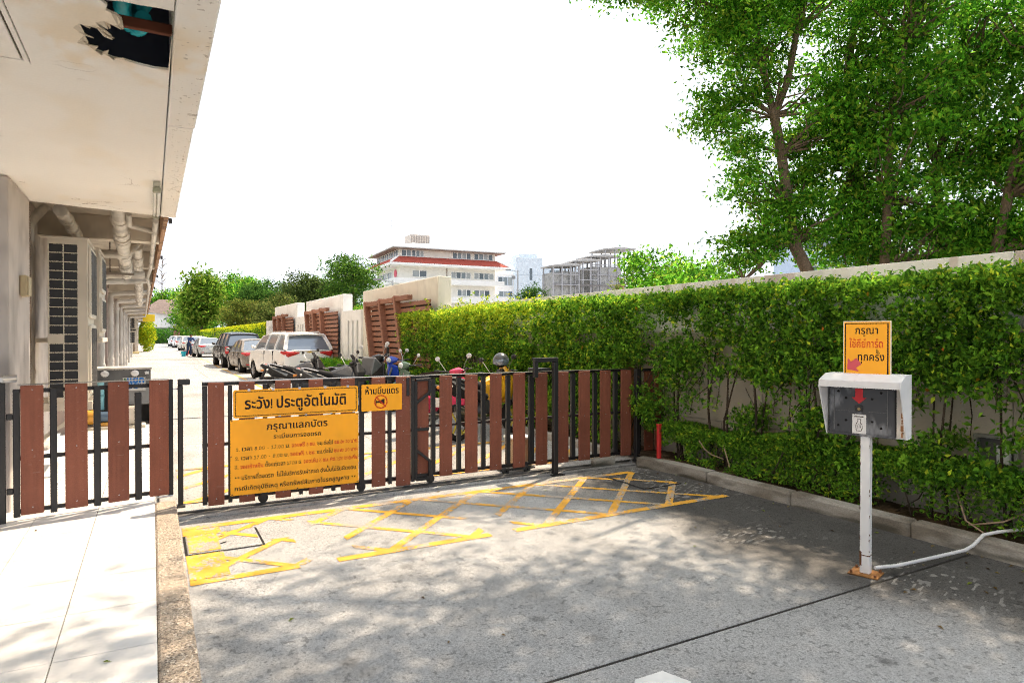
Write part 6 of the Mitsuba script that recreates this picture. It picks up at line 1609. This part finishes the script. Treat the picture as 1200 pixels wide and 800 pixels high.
# ---------------------------------------------------------------- motorcycles
def bike(label, x, y, head, style, col, col2=(0.02, 0.02, 0.022), group=None, s=1.0, mirror=True):
    """Local x runs forward. HEAD: degrees of the forward direction from +X towards +Y."""
    k = thing('motorcycle', label, 'motorcycle', group)
    R_ = rotz(math.radians(head)) @ rotx(-0.10) * s
    t_ = np.array([x, y, 0.0])
    Z = lambda: MB(R_, t_)
    pa_, pb_ = ('gloss' if max(col) > .15 else 'satin', col, .06), ('matte', col2, .15)
    for wx, nm in ((-.60, 'wheel'), (.64, 'wheel')):
        wk = put(k, nm, Z().lathe([(.20, -.04), (.26, -.05), (.285, -.025), (.29, 0), (.285, .025), (.26, .05), (.20, .04)], (wx, 0, .29), (0, 1, 0), 22), RUBBER, smooth=40)
        rm = Z().lathe([(.205, -.03), (.205, .03)], (wx, 0, .29), (0, 1, 0), 22)
        for q in range(6):
            a = q * 1.0472
            rm.bar((wx, 0, .29), (wx + .2 * math.cos(a), 0, .29 + .2 * math.sin(a)), .02, .03, up=(0, 1, 0))
        put(wk, 'rim', rm, ('metal', (0.5, 0.5, 0.5), 0.2) if style != 'sport' else ('satin', (0.5, 0.42, 0.05), 0.2))
    for sy in (-.07, .07):
        put(k, 'fork', Z().tube([(.66, sy, .30), (.46, sy, .92)], .022, 8), ('metal', (0.5, 0.5, 0.5), .2), smooth=40)
    put(k, 'handlebar', Z().tube([(.30, -.36, 1.05), (.40, -.20, 1.02), (.43, 0, .98), (.40, .20, 1.02), (.30, .36, 1.05)], .015, 8).tube([(.31, -.34, 1.048), (.27, -.42, 1.055)], .02, 8).tube([(.31, .34, 1.048), (.27, .42, 1.055)], .02, 8), BLACK, smooth=40)
    for sy in (-1, 1):
        put(k, 'brake_lever', Z().tube([(.36, sy * .28, 1.05), (.40, sy * .40, 1.05)], .006, 5), STEEL)
        if mirror:
            mk = put(k, 'mirror', Z().ell((.34, sy * .40, 1.27), (.018, .065, .042), 6), ('satin', (0.62, 0.63, 0.65), .0) if style == 'scooter' else BLACK, smooth=True)
            put(mk, 'stalk', Z().tube([(.36, sy * .22, 1.04), (.34, sy * .30, 1.16), (.34, sy * .38, 1.25)], .007, 6), STEEL, smooth=40)
    if style == 'sport':
        put(k, 'tank', Z().mesh(hull([((.28, 0, .92), .12), ((-.02, 0, .82), .11), ((.32, .13, .74), .10), ((.32, -.13, .74), .10), ((.1, 0, .6), .14)], 14)), pa_, smooth=40)
        put(k, 'front_cowl', Z().mesh(hull([((.48, 0, 1.12), .06), ((.66, 0, .86), .05), ((.42, .17, .84), .06), ((.42, -.17, .84), .06), ((.40, .13, .58), .05), ((.40, -.13, .58), .05)], 12)), pa_, smooth=40)
        put(k, 'seat', Z().mesh(hull([((-.06, 0, .82), .085), ((-.42, .05, .90), .065), ((-.42, -.05, .90), .065), ((-.62, 0, .96), .05)], 12)), pb_, smooth=40)
        put(k, 'tail_fairing', Z().mesh(hull([((-.10, .13, .66), .06), ((-.10, -.13, .66), .06), ((-.40, .11, .80), .06), ((-.40, -.11, .80), .06), ((-.84, .03, .97), .035), ((-.84, -.03, .97), .035), ((-.60, 0, .74), .05)], 12)), pa_ if max(col) < .15 else pb_, smooth=40)
        put(k, 'tail_light', Z().mesh(hull([((-.82, .04, .97), .022), ((-.82, -.04, .97), .022), ((-.76, 0, .99), .022)], 8)), ('gloss', (0.55, 0.03, 0.015), 0), smooth=40)
        put(k, 'rear_mudguard', Z().mesh(hull([((-.76, .05, .88), .02), ((-.76, -.05, .88), .02), ((-.93, .05, .58), .015), ((-.93, -.05, .58), .015)], 8)), BLACK, smooth=40)
        put(k, 'number_plate', Z().bb(-.97, -.955, -.09, .09, .56, .70, .003), WHITE)
        put(k, 'engine', Z().mesh(hull([((.15, 0, .45), .15), ((-.15, 0, .42), .15), ((.1, 0, .62), .10)], 10)), ('satin', (0.05, 0.05, 0.055), .3), smooth=30)
        put(k, 'exhaust', Z().tube([(.1, -.15, .35), (-.3, -.17, .36), (-.75, -.19, .52)], [.03, .045, .055], 10), ('metal', (0.35, 0.34, 0.33), .2), smooth=40)
        for sy in (-1, 1):
            put(k, 'turn_signal', Z().mesh(hull([((-.78, sy * .10, .86), .02), ((-.80, sy * .17, .86), .026)], 8)), ('gloss', (0.75, 0.72, 0.68) if sy < 0 else (0.7, 0.25, 0.02), 0), smooth=40)
            put(k, 'side_panel', Z().mesh(hull([((-.30, sy * .155, .78), .012), ((-.72, sy * .085, .93), .012), ((-.36, sy * .17, .70), .012)], 6)), ('gloss', (0.20, 0.205, 0.21), 0), smooth=30)
            put(k, 'grab_rail', Z().tube([(-.42, sy * .13, .92), (-.66, sy * .12, .99), (-.74, sy * .05, 1.0)], .011, 6), STEEL, smooth=40)
        put(k, 'windscreen', Z().mesh(hull([((.50, .09, 1.10), .008), ((.50, -.09, 1.10), .008), ((.40, .06, 1.24), .008), ((.40, -.06, 1.24), .008)], 6)), ('gloss', (0.03, 0.03, 0.035), 0), smooth=40)
        put(k, 'instrument', Z().box((.40, 0, 1.06), (.06, .16, .06), roty(.5), .012), BLACK)
        put(k, 'frame', Z().tube([(.42, 0, .85), (.0, 0, .62), (-.6, 0, .30)], .04, 8), BLACK, smooth=40)
    else:
        put(k, 'leg_shield', Z().mesh(hull([((.42, .17, .86), .03), ((.42, -.17, .86), .03), ((.33, .20, .45), .03), ((.33, -.20, .45), .03), ((.50, 0, .90), .04), ((.46, 0, .45), .04)], 12)), pa_, smooth=40)
        put(k, 'handlebar_cowl', Z().mesh(hull([((.46, 0, 1.02), .075), ((.40, .12, 1.02), .045), ((.40, -.12, 1.02), .045), ((.50, 0, .96), .07)], 12)), pa_, smooth=40)
        put(k, 'headlight', Z().ell((.535, 0, 1.0), (.035, .085, .065), 8), ('gloss', (0.72, 0.74, 0.75), 0), smooth=True)
        put(k, 'front_mudguard', Z().mesh(hull([((.64, 0, .60), .05), ((.80, 0, .50), .045), ((.50, 0, .52), .05)], 12)), pa_, smooth=40)
        put(k, 'body', Z().mesh(hull([((-.10, .10, .50), .07), ((-.10, -.10, .50), .07), ((-.62, .10, .66), .06), ((-.62, -.10, .66), .06), ((-.80, 0, .74), .05), ((-.30, 0, .40), .10)], 12)), pa_, smooth=40)
        put(k, 'seat', Z().mesh(hull([((.0, 0, .76), .055), ((-.30, .09, .77), .05), ((-.30, -.09, .77), .05), ((-.75, .06, .83), .045), ((-.75, -.06, .83), .045)], 12)), pb_, smooth=40)
        put(k, 'tail_light', Z().mesh(hull([((-.84, .06, .72), .03), ((-.84, -.06, .72), .03), ((-.84, 0, .76), .03)], 8)), ('gloss', (0.55, 0.04, 0.02), 0), smooth=40)
        put(k, 'grab_rail', Z().tube([(-.60, .12, .80), (-.90, .10, .86), (-.90, -.10, .86), (-.60, -.12, .80)], .012, 8), STEEL, smooth=40)
        put(k, 'footboard', Z().mesh(hull([((.30, .10, .36), .04), ((.30, -.10, .36), .04), ((-.15, .10, .38), .05), ((-.15, -.10, .38), .05)], 10)), pb_, smooth=40)
        put(k, 'engine', Z().mesh(hull([((-.2, 0, .32), .11), ((-.55, .04, .30), .09)], 10)), ('satin', (0.12, 0.12, 0.12), .3), smooth=40)
        put(k, 'exhaust', Z().tube([(-.2, -.15, .30), (-.55, -.17, .32), (-.82, -.17, .38)], [.03, .05, .05], 10), ('metal', (0.35, 0.34, 0.33), .2), smooth=40)
    return k


bike('black motorcycle with upswept tail and red light, nearest the white estate car', 3.05, 15.95, 14, 'sport', (0.012, 0.012, 0.014))
bike('black and grey motorcycle with orange-red tail light, second from the left', 3.35, 13.6, 12, 'sport', (0.03, 0.031, 0.034))
b3 = bike('large dark scooter with grey angular front panel and blue badge', 4.25, 14.6, 25, 'scooter', (0.016, 0.017, 0.02), s=1.12)
R3, t3 = rotz(math.radians(25)) * 1.12, np.array([4.25, 14.6, 0])
put(b3, 'top_case', MB(R3, t3).mesh(hull([((.28, .14, .86), .03), ((.28, -.14, .86), .03), ((.10, .16, 1.0), .03), ((.10, -.16, 1.0), .03), ((.02, .15, .70), .03), ((.02, -.15, .70), .03)], 10)), ('gloss', (0.16, 0.165, 0.17), .05), smooth=35, label='angular grey panel')
put(b3, 'badge', MB(R3, t3).ell((-.28, -.15, .86), (.05, .015, .03), 6), ('gloss', (0.02, 0.10, 0.5), 0), smooth=True, label='blue badge')
put(b3, 'phone_holder', MB(R3, t3).bb(.44, .46, -.20, -.13, 1.05, 1.24, .006).tube([(.42, -.17, 1.0), (.45, -.17, 1.10)], .008, 6), BLACK)
bike('blue scooter with white headlight between the dark scooter and the green one', 5.50, 15.45, 197, 'scooter', (0.015, 0.07, 0.55), (0.03, 0.03, 0.035), s=1.06)
bike('green retro scooter with round headlight by the timber screen', 5.25, 13.8, 190, 'scooter', (0.10, 0.17, 0.12), (0.05, 0.03, 0.02))
bike('pink and red scooter behind the rear gate leaf', 4.35, 10.3, 20, 'scooter', (0.62, 0.03, 0.11), (0.02, 0.02, 0.02))
bike('yellow and black motorcycle behind the rear gate leaf, right of the pink scooter', 4.75, 9.45, 15, 'sport', (0.70, 0.36, 0.01))
hm = thing('helmet', 'dark grey open face helmet hanging above the rear gate leaf on a motorcycle handlebar', 'helmet')
hs = m3.Manifold.sphere(.135, 32).scale((1.1, .95, 1.0)) - m3.Manifold.sphere(.115, 32).scale((1.1, .95, 1.0)) - m3.Manifold.cube((.6, .6, .2), True).translate((0, 0, -.15)) - m3.Manifold.cube((.2, .3, .14), True).translate((.14, 0, -.09))
HT = (4.94, 9.33, 1.24)
put(hm, 'shell', MB(rotz(-2.0) @ roty(.15), HT).mesh(hs), ('gloss', (0.055, 0.06, 0.068), .05), smooth=40)
put(hm, 'lining', MB(rotz(-2.0), HT).mesh(m3.Manifold.sphere(.10, 20).translate((0, 0, -.01))), ('matte', (0.015, 0.015, 0.015), 0), smooth=True)
put(hm, 'visor', MB(rotz(-2.0) @ roty(.15), HT).mesh((m3.Manifold.sphere(.141, 32).scale((1.1, .95, 1.0)) - m3.Manifold.sphere(.137, 32).scale((1.1, .95, 1.0))) ^ m3.Manifold.cube((.2, .4, .09), True).translate((.12, 0, .0))), 'glass', smooth=40)
put(hm, 'strap', MB().tube([(4.90, 9.25, 1.16), (4.92, 9.30, 1.04), (4.98, 9.36, 1.03), (5.0, 9.40, 1.15)], .008, 6), BLACK, smooth=True)

# ---------------------------------------------------------------- person washing a car, with buckets
pe = thing('person', 'person in navy overalls leaning towards the silver car, cloth in hand', 'person')
O = np.array([2.62, 58.6, 0])
RPn = rotz(math.radians(-58))     # local x: forward
J = {'hipL': (0, .10, .92), 'hipR': (0, -.10, .92), 'kneeL': (.07, .12, .50), 'kneeR': (-.03, -.12, .49), 'ankL': (.0, .13, .09), 'ankR': (-.12, -.13, .09), 'toeL': (.17, .15, .04), 'toeR': (.05, -.15, .04), 'waist': (.03, 0, 1.06), 'chest': (.15, 0, 1.34), 'shL': (.18, .19, 1.43), 'shR': (.18, -.19, 1.43), 'elL': (.38, .23, 1.22), 'elR': (.34, -.24, 1.19), 'wrL': (.60, .18, 1.14), 'wrR': (.56, -.16, 1.06), 'neck': (.22, 0, 1.50), 'head': (.28, 0, 1.62)}


def chain(bones):
    mm = m3.Manifold()
    for a, ra, b, rb in bones:
        mm = mm + hull([(J[a], ra), (J[b], rb)], 12)
    q = mm.refine_to_length(.03).to_mesh()
    tm = trimesh.Trimesh(q.vert_properties[:, :3], q.tri_verts)
    trimesh.smoothing.filter_taubin(tm, iterations=8)
    return tm


skin = chain([('neck', .05, 'head', .06), ('shL', .05, 'elL', .042), ('elL', .042, 'wrL', .03), ('shR', .05, 'elR', .042), ('elR', .042, 'wrR', .03), ('waist', .10, 'chest', .11), ('chest', .1, 'neck', .05), ('ankL', .045, 'toeL', .03), ('ankR', .045, 'toeR', .03), ('chest', .09, 'shL', .06), ('chest', .09, 'shR', .06), ('kneeL', .05, 'ankL', .04), ('kneeR', .05, 'ankR', .04)])
hd_ = MB(RPn, O).mesh(skin).ell(J['head'], (.095, .075, .115), 10).ell((.37, 0, 1.61), (.02, .014, .02), 6)
for s_ in (1, -1):
    w_ = np.array(J['wrL' if s_ > 0 else 'wrR'])
    hd_.mesh(hull([(w_, .026), (w_ + [.07, 0, -.02], .028)], 8))
    for q in range(4):
        hd_.mesh(hull([(w_ + [.075, (q - 1.5) * .019, -.022], .009), (w_ + [.125, (q - 1.5) * .02, -.05], .008)], 6))
    hd_.mesh(hull([(w_ + [.03, -s_ * .03, -.01], .010), (w_ + [.075, -s_ * .055, -.025], .008)], 6))
put(pe, 'body', hd_, ('matte', (0.36, 0.20, 0.13), 0.0), smooth=60)
put(pe, 'hair', MB(RPn, O).mesh(m3.Manifold.sphere(1, 20).scale((.104, .086, .12)).translate((.275, 0, 1.635)) - m3.Manifold.cube((.2, .3, .2), True).translate((.41, 0, 1.57))), ('matte', (0.03, 0.015, 0.012), 0), smooth=50)
put(pe, 'trousers', MB(RPn, O).mesh(chain([('hipL', .105, 'kneeL', .075), ('kneeL', .075, 'ankL', .065), ('hipR', .105, 'kneeR', .075), ('kneeR', .075, 'ankR', .065), ('hipL', .11, 'hipR', .11), ('hipL', .11, 'waist', .125), ('hipR', .11, 'waist', .125)])), ('matte', (0.025, 0.04, 0.085), .1), smooth=50)
put(pe, 'shirt', MB(RPn, O).mesh(chain([('waist', .135, 'chest', .14), ('chest', .125, 'shL', .08), ('chest', .125, 'shR', .08), ('shL', .075, 'elL', .058), ('shR', .075, 'elR', .058), ('chest', .12, 'neck', .065)])), ('matte', (0.03, 0.055, 0.15), .1), smooth=50)
ey = MB(RPn, O).ell((.362, .03, 1.635), (.01, .012, .008), 5).ell((.362, -.03, 1.635), (.01, .012, .008), 5)
put(pe, 'eyes', ey, ('matte', (0.02, 0.015, 0.01), 0))
for nm, x, y, c_, lab in (('bucket', 2.18, 57.6, (0.02, 0.42, 0.55), 'turquoise bucket on the driveway by the person'), ('bucket', 2.42, 58.9, (0.60, 0.02, 0.02), 'red bucket at the feet of the person')):
    bk = thing(nm, lab, 'bucket')
    put(bk, 'pail', MB().lathe([(0, .02), (.14, .0), (.19, .36), (.205, .36), (.205, .39), (.185, .39), (.13, .03), (0, .03)], (x, y, 0.004), (0, 0, 1), 20), ('satin', c_, .05), smooth=35)
    a = np.linspace(0, math.pi, 12)
    put(bk, 'handle', MB().tube(np.stack([x + .2 * np.cos(a), y + 0 * a, .36 + .13 * np.sin(a)], 1), .008, 6), STEEL, smooth=True)

# ---------------------------------------------------------------- far buildings
RLAT, FDEP = np.array([math.cos(YAW), -math.sin(YAW)]), np.array([math.sin(YAW), math.cos(YAW)])
WHITEB = ('matte', (0.80, 0.775, 0.70), 0.10)
PALE = ('matte', (0.82, 0.82, 0.80), 0.08)
BLUEW = ('matte', (0.58, 0.66, 0.74), 0.10)
ROOFR = ('matte', (0.40, 0.085, 0.06), 0.25)
GREYC2 = ('matte', (0.38, 0.38, 0.37), 0.35)


def bframe(x, y, a_lat, a_dep):
    e1 = a_lat * RLAT + a_dep * FDEP
    e1 /= np.linalg.norm(e1)
    R_ = np.array([[e1[0], -e1[1], 0], [e1[1], e1[0], 0], [0, 0, 1.0]])
    return R_, np.array([x, y, 0.0])


def window(parent, R_, t_, u0, u1, z0, z1, side, panes, frame_mat=PALE, off=0.0):
    """side 0: on the face y = 0 looking to -y; side 1: on the face x = 0 looking to -x."""
    fr_ = sbox(u0, z0, u1, z1)
    n_ = panes
    for q in range(n_):
        a, b = u0 + (u1 - u0) * q / n_ + .07, u0 + (u1 - u0) * (q + 1) / n_ - .07
        fr_ = fr_.difference(sbox(a, z0 + .08, b, z1 - .08))
    A0 = np.array([[1.0, 0, 0], [0, 0, -1.0], [0, 1.0, 0]]) if side == 0 else np.array([[0, 0, -1.0], [1.0, 0, 0], [0, 1.0, 0]])
    o = (0, -off + .02, 0) if side == 0 else (-off + .02, 0, 0)
    key = put(parent, 'window', MB(R_, t_).extrude(fr_, .12, A0, o), frame_mat)
    for q in range(n_):
        a, b = u0 + (u1 - u0) * q / n_ + .07, u0 + (u1 - u0) * (q + 1) / n_ - .07
        m = MB(R_, t_)
        d0, d1 = -off - .04, -off - .015
        m.bb(a, b, d0, d1, z0 + .08, z1 - .08, 0) if side == 0 else m.bb(d0, d1, a, b, z0 + .08, z1 - .08, 0)
        put(key, 'pane', m, ('gloss', ((0.07, 0.10, 0.12), (0.16, 0.20, 0.22), (0.30, 0.33, 0.33))[(q * 7 + int(z0 * 3)) % 3], .05))
    return key


rb = thing('office_building', 'cream building with red tiled skirt roof, tallest above the wall', 'building')
RB_, TB_ = bframe(37.1, 107.2, .9, .437)
L1, L2 = 18.0, 15.0
put(rb, 'wall', MB(RB_, TB_).bb(0, L1, 0, L2, 0, 16.55, .02), WHITEB)
put(rb, 'main_roof', MB(RB_, TB_).mesh(m3.Manifold.batch_hull([m3.Manifold.cube((L1 + 3, L2 + 3, .18)).translate((-1.5, -1.5, 16.58)), m3.Manifold.cube((L1 - 7, L2 - 7, .1)).translate((3.5, 3.5, 18.0))])), ('matte', (0.72, 0.72, 0.72), .12))
put(rb, 'eave_soffit', MB(RB_, TB_).bb(-1.4, L1 + 1.4, -1.4, L2 + 1.4, 16.45, 16.575, .02), ('matte', (0.30, 0.26, 0.23), .1))
for q in range(3):
    put(rb, 'solar_panel', MB(RB_, TB_).box((6.0 + 3.4 * q, 1.55, 17.45 + .05 * q), (3.0, 2.2, .08), rotx(.27), .01), ('gloss', (0.20, 0.27, 0.36), 0))
sk = m3.Manifold.batch_hull([m3.Manifold.cube((L1 + 4.0, L2 + 4.0, .05)).translate((-2.0, -2.0, 13.95)), m3.Manifold.cube((L1 + .5, L2 + .5, .05)).translate((-.25, -.25, 15.15))])
put(rb, 'skirt_roof', MB(RB_, TB_).mesh(sk), ROOFR)
put(rb, 'eave_band', MB(RB_, TB_).bb(-2.1, L1 + 2.1, -2.1, L2 + 2.1, 13.55, 13.94, .03), PALE)
for cx_, cy_ in ((0, 0), (L1, 0), (0, L2)):
    sx, sy = (-1 if cx_ == 0 else 1), (-1 if cy_ == 0 else 1)
    put(rb, 'ridge', MB(RB_, TB_).bar((cx_ + sx * .2, cy_ + sy * .2, 15.22), (cx_ + sx * 2.02, cy_ + sy * 2.02, 14.05), .28, .22), PALE)
for z0, z1, pr in ((10.55, 11.45, 1.3), (7.4, 8.35, 1.3), (4.2, 5.2, 1.3)):
    put(rb, 'balcony', MB(RB_, TB_).bb(-pr, L1 + pr, -pr, L2 + pr, z0, z1, .03), PALE)
for a, b, n_ in ((.4, 2.1, 2), (2.2, 4.4, 3), (9.7, 13.2, 4), (13.8, 17.5, 4)):
    window(rb, RB_, TB_, a, b, 15.25, 16.4, 0, n_)
for a, b, n_ in ((2.3, 4.9, 2), (9.4, 13.2, 4), (13.8, 17.7, 4)):
    window(rb, RB_, TB_, a, b, 11.75, 12.95, 0, n_)
for a, b, n_ in ((10.6, 13.2, 3), (13.8, 16.9, 3)):
    window(rb, RB_, TB_, a, b, 8.65, 9.85, 0, n_)
for a, b in ((.5, 3.2), (3.5, 6.2), (6.5, 9.2), (9.5, 12.2), (12.5, 14.8)):
    window(rb, RB_, TB_, a, b, 15.25, 16.4, 1, 2)
for a, b in ((4.2, 7.2), (7.6, 10.6), (11.0, 14.2)):
    window(rb, RB_, TB_, a, b, 11.75, 12.95, 1, 2)
put(rb, 'emblem', MB(RB_, TB_).lathe([(.75, 0), (.75, .1), (0, .12)], (-.02, 2.1, 12.35), (-1, 0, 0), 20), ('matte', (0.70, 0.16, 0.22), 0), label='round pink emblem on the side wall')
put(rb, 'roof_hut', MB(RB_, TB_).bb(4.5, 8.2, 8.0, 12, 18.0, 20.4, .03), ('matte', (0.50, 0.46, 0.42), .15))
m = MB(RB_, TB_)
for q in range(8):
    m.bb(4.6 + q * .48, 4.78 + q * .48, 7.9, 7.99, 18.3, 20.1, 0)
put(rb, 'hut_louvres', m, ('matte', (0.30, 0.27, 0.25), .1), kind='stuff')
put(rb, 'antenna', MB(RB_, TB_).tube([(-.5, 3, 16.7), (-.5, 3, 22.5)], .03, 5).bar((-1.3, 3, 20.8), (.3, 3, 20.8), .05, .05).bar((-1.0, 3, 21.7), (0, 3, 21.7), .05, .05), GREYC2)
put(rb, 'downpipe', MB(RB_, TB_).bb(8.55, 8.68, -.12, 0, 8.4, 13.5, 0), ('matte', (0.25, 0.2, 0.17), .2))

ob = thing('office_building', 'pale blue-white office block with flat stepped roof, right of the red roofed building', 'building')
RO, TO = bframe(73.3, 130.9, .97, .24)
put(ob, 'wall', MB(RO, TO).bb(0, 6.3, 0, 12, 0, 19.6, .03), BLUEW)
put(ob, 'wall', MB(RO, TO).bb(6.31, 19.5, 1.0, 14, 0, 17.9, .03), BLUEW)
put(ob, 'roof_block', MB(RO, TO).bb(1.0, 5.4, 1.0, 8, 19.61, 20.6, .03), BLUEW)
put(ob, 'wall', MB(RO, TO).bb(-4.2, -.01, 2, 12, 0, 16.0, .03), PALE)
for z in (5.0, 8.5, 12.0, 15.5):
    put(ob, 'floor_joint', MB(RO, TO).bb(-.02, 6.32, -.04, -.001, z, z + .12, 0), ('matte', (0.42, 0.48, 0.54), .1))
for a, b, z0, z1, n_, of in ((3.1, 3.9, 14.3, 17.2, 1, 0), (8.2, 12.6, 14.3, 17.0, 3, -1.0), (13.0, 18.6, 14.6, 16.6, 4, -1.0), (7.9, 10.8, 11.0, 13.2, 2, -1.0), (-3.8, -.4, 13.2, 15.2, 3, -2), (-3.6, -.4, 10.6, 11.9, 3, -2)):
    window(ob, RO, TO, a, b, z0, z1, 0, n_, BLUEW, of)
put(ob, 'panel', MB(RO, TO).bb(6.6, 7.8, .9, .999, 11.0, 13.4, 0), ('matte', (0.62, 0.16, 0.08), .1), label='orange red wall panel')
gb_ = thing('office_building', 'blue-grey building glimpsed between leaves behind the leaning trunk', 'building')
RG, TG = bframe(49.2, 37.9, 1, 0)
put(gb_, 'wall', MB(RG, TG).bb(0, 6.5, 0, 5, 0, 10.6, .03), ('matte', (0.42, 0.52, 0.66), .08))
for z in (4.0, 6.6, 9.0):
    window(gb_, RG, TG, .6, 5.9, z, z + 1.2, 0, 4)

ub = thing('concrete_tower', 'unfinished grey concrete tower with round front and open steel roof frames', 'building')
RU, TU = bframe(54.0, 84.2, .93, .36)
put(ub, 'core', MB(RU, TU).bb(0, 2.6, .8, 5, 0, 11.4, .03).cyl((3.4, 3.2, 0), (3.4, 3.2, 11.6), 2.2, 24), GREYC2, smooth=30)
put(ub, 'core', MB(RU, TU).bb(7.2, 12.5, 1.5, 6, 0, 12.6, .03), GREYC2)
for z in (4.5, 7.0, 9.4):
    put(ub, 'floor_band', MB(RU, TU).bb(-.1, 12.6, .55, .79, z, z + .25, 0), ('matte', (0.20, 0.19, 0.19), .3))
for (a, b, z, y0, y1) in ((-.4, 4.6, 12.6, .3, 4.5), (3.6, 8.2, 13.5, .8, 5), (6.6, 12.0, 14.4, 1.2, 6), (9.6, 15.5, 15.8, 2.0, 7)):
    put(ub, 'roof_slab', MB(RU, TU).mesh(hull([((a, y0, z - .25), .12), ((b, y0, z), .12), ((a, y1, z - .25), .12), ((b, y1, z), .12), (((a + b) / 2, y0, z + .12), .12)], 8)), ('matte', (0.42, 0.42, 0.42), .2))
    for px_ in np.linspace(a + .3, b - .3, 4):
        for py_ in (y0 + .2, y1 - .3):
            put(ub, 'column', MB(RU, TU).bb(px_ - .09, px_ + .09, py_ - .09, py_ + .09, 0 if z < 14 else 6, z - .22, 0), ('matte', (0.40, 0.40, 0.42), .25))
    for zz_ in (z - 1.6, z - 3.2):
        put(ub, 'beam', MB(RU, TU).bb(a + .3, b - .3, y0 + .05, y0 + .17, zz_, zz_ + .14, 0), ('matte', (0.40, 0.40, 0.42), .25))
    put(ub, 'rebar', MB(RU, TU).tube([((a + b) / 2, y0 + .5, z), ((a + b) / 2, y0 + .5, z + 1.5)], .03, 4).tube([(b - .6, y0 + .5, z), (b - .6, y0 + .5, z + 1.3)], .03, 4), GREYC2)
for i, (x, y, zt, lab) in enumerate(((34.3, 60.9, 8.6, 'grey lamp post with double bracket in front of the pale blue offices'), (14.3, 42.7, 5.4, 'slim grey lamp post in front of the red roofed building'))):
    lp_ = thing('lamp_post', lab, 'lamp post')
    put(lp_, 'pole', MB().tube([(x, y, 0), (x, y, zt)], [.12, .08] if i == 0 else [.07, .05], 8), ('satin', (0.36, 0.38, 0.40), .2), smooth=True)
    put(lp_, 'arm', MB().bar((x, y, zt - .15), (x - .9 * RLAT[0], y - .9 * RLAT[1], zt + .05), .07, .07), ('satin', (0.36, 0.38, 0.40), .2))
    put(lp_, 'lamp_head', MB().box((x - 1.0 * RLAT[0], y - 1.0 * RLAT[1], zt + .05), (.55, .25, .14), rotz(-YAW), .03).box((x - .45 * RLAT[0], y - .45 * RLAT[1], zt - .75), (.4, .2, .35), rotz(-YAW), .03), ('satin', (0.20, 0.21, 0.22), .1))

hs_ = thing('house', 'white house with grey-brown tiled hipped roof at the far end', 'house')
put(hs_, 'wall', MB().bb(-1.6, 4.1, 168, 178, 0, 7.0, .03), ('matte', (0.78, 0.78, 0.77), .05))
put(hs_, 'wall', MB().bb(4.11, 11.5, 166, 176, 0, 5.4, .03), ('matte', (0.60, 0.62, 0.64), .1))
put(hs_, 'roof', MB().mesh(m3.Manifold.hull_points(np.array([(-2.5, 168.0, 7.02), (12.5, 164.8, 5.6), (12.5, 178, 5.6), (-2.5, 180, 7.02), (1.5, 172, 10.0), (6.0, 171, 10.0)]))), ('matte', (0.22, 0.17, 0.15), .3))
put(hs_, 'eave', MB().bb(4.2, 12.2, 164.6, 165.4, 5.0, 5.55, .03), PALE)
for a, b, z0, z1 in ((5.2, 6.8, 3.4, 4.8), (8, 9.6, 3.4, 4.8)):
    wk = put(hs_, 'window', MB().bb(a, b, 165.9, 165.995, z0, z1, .01), PALE)
    put(wk, 'pane', MB().bb(a + .1, b - .1, 165.85, 165.895, z0 + .1, z1 - .1, 0), 'glass')
ew = thing('end_wall', 'low wall with brick gate pillar closing the driveway end', 'wall')
put(ew, 'coping', MB().bb(-5, 14, 152.6, 153.4, 3.15, 3.4, .03), ('matte', (0.6, 0.58, 0.55), .2))
put(ew, 'panel', MB().bb(-5, 14, 152.8, 153.2, 0, 3.149, .03), ('matte', (0.35, 0.33, 0.30), .2))
put(ew, 'pillar', MB().bb(3.9, 5.0, 149.6, 150.5, 0, 3.5, .05), ('matte', (0.30, 0.16, 0.12), .3))
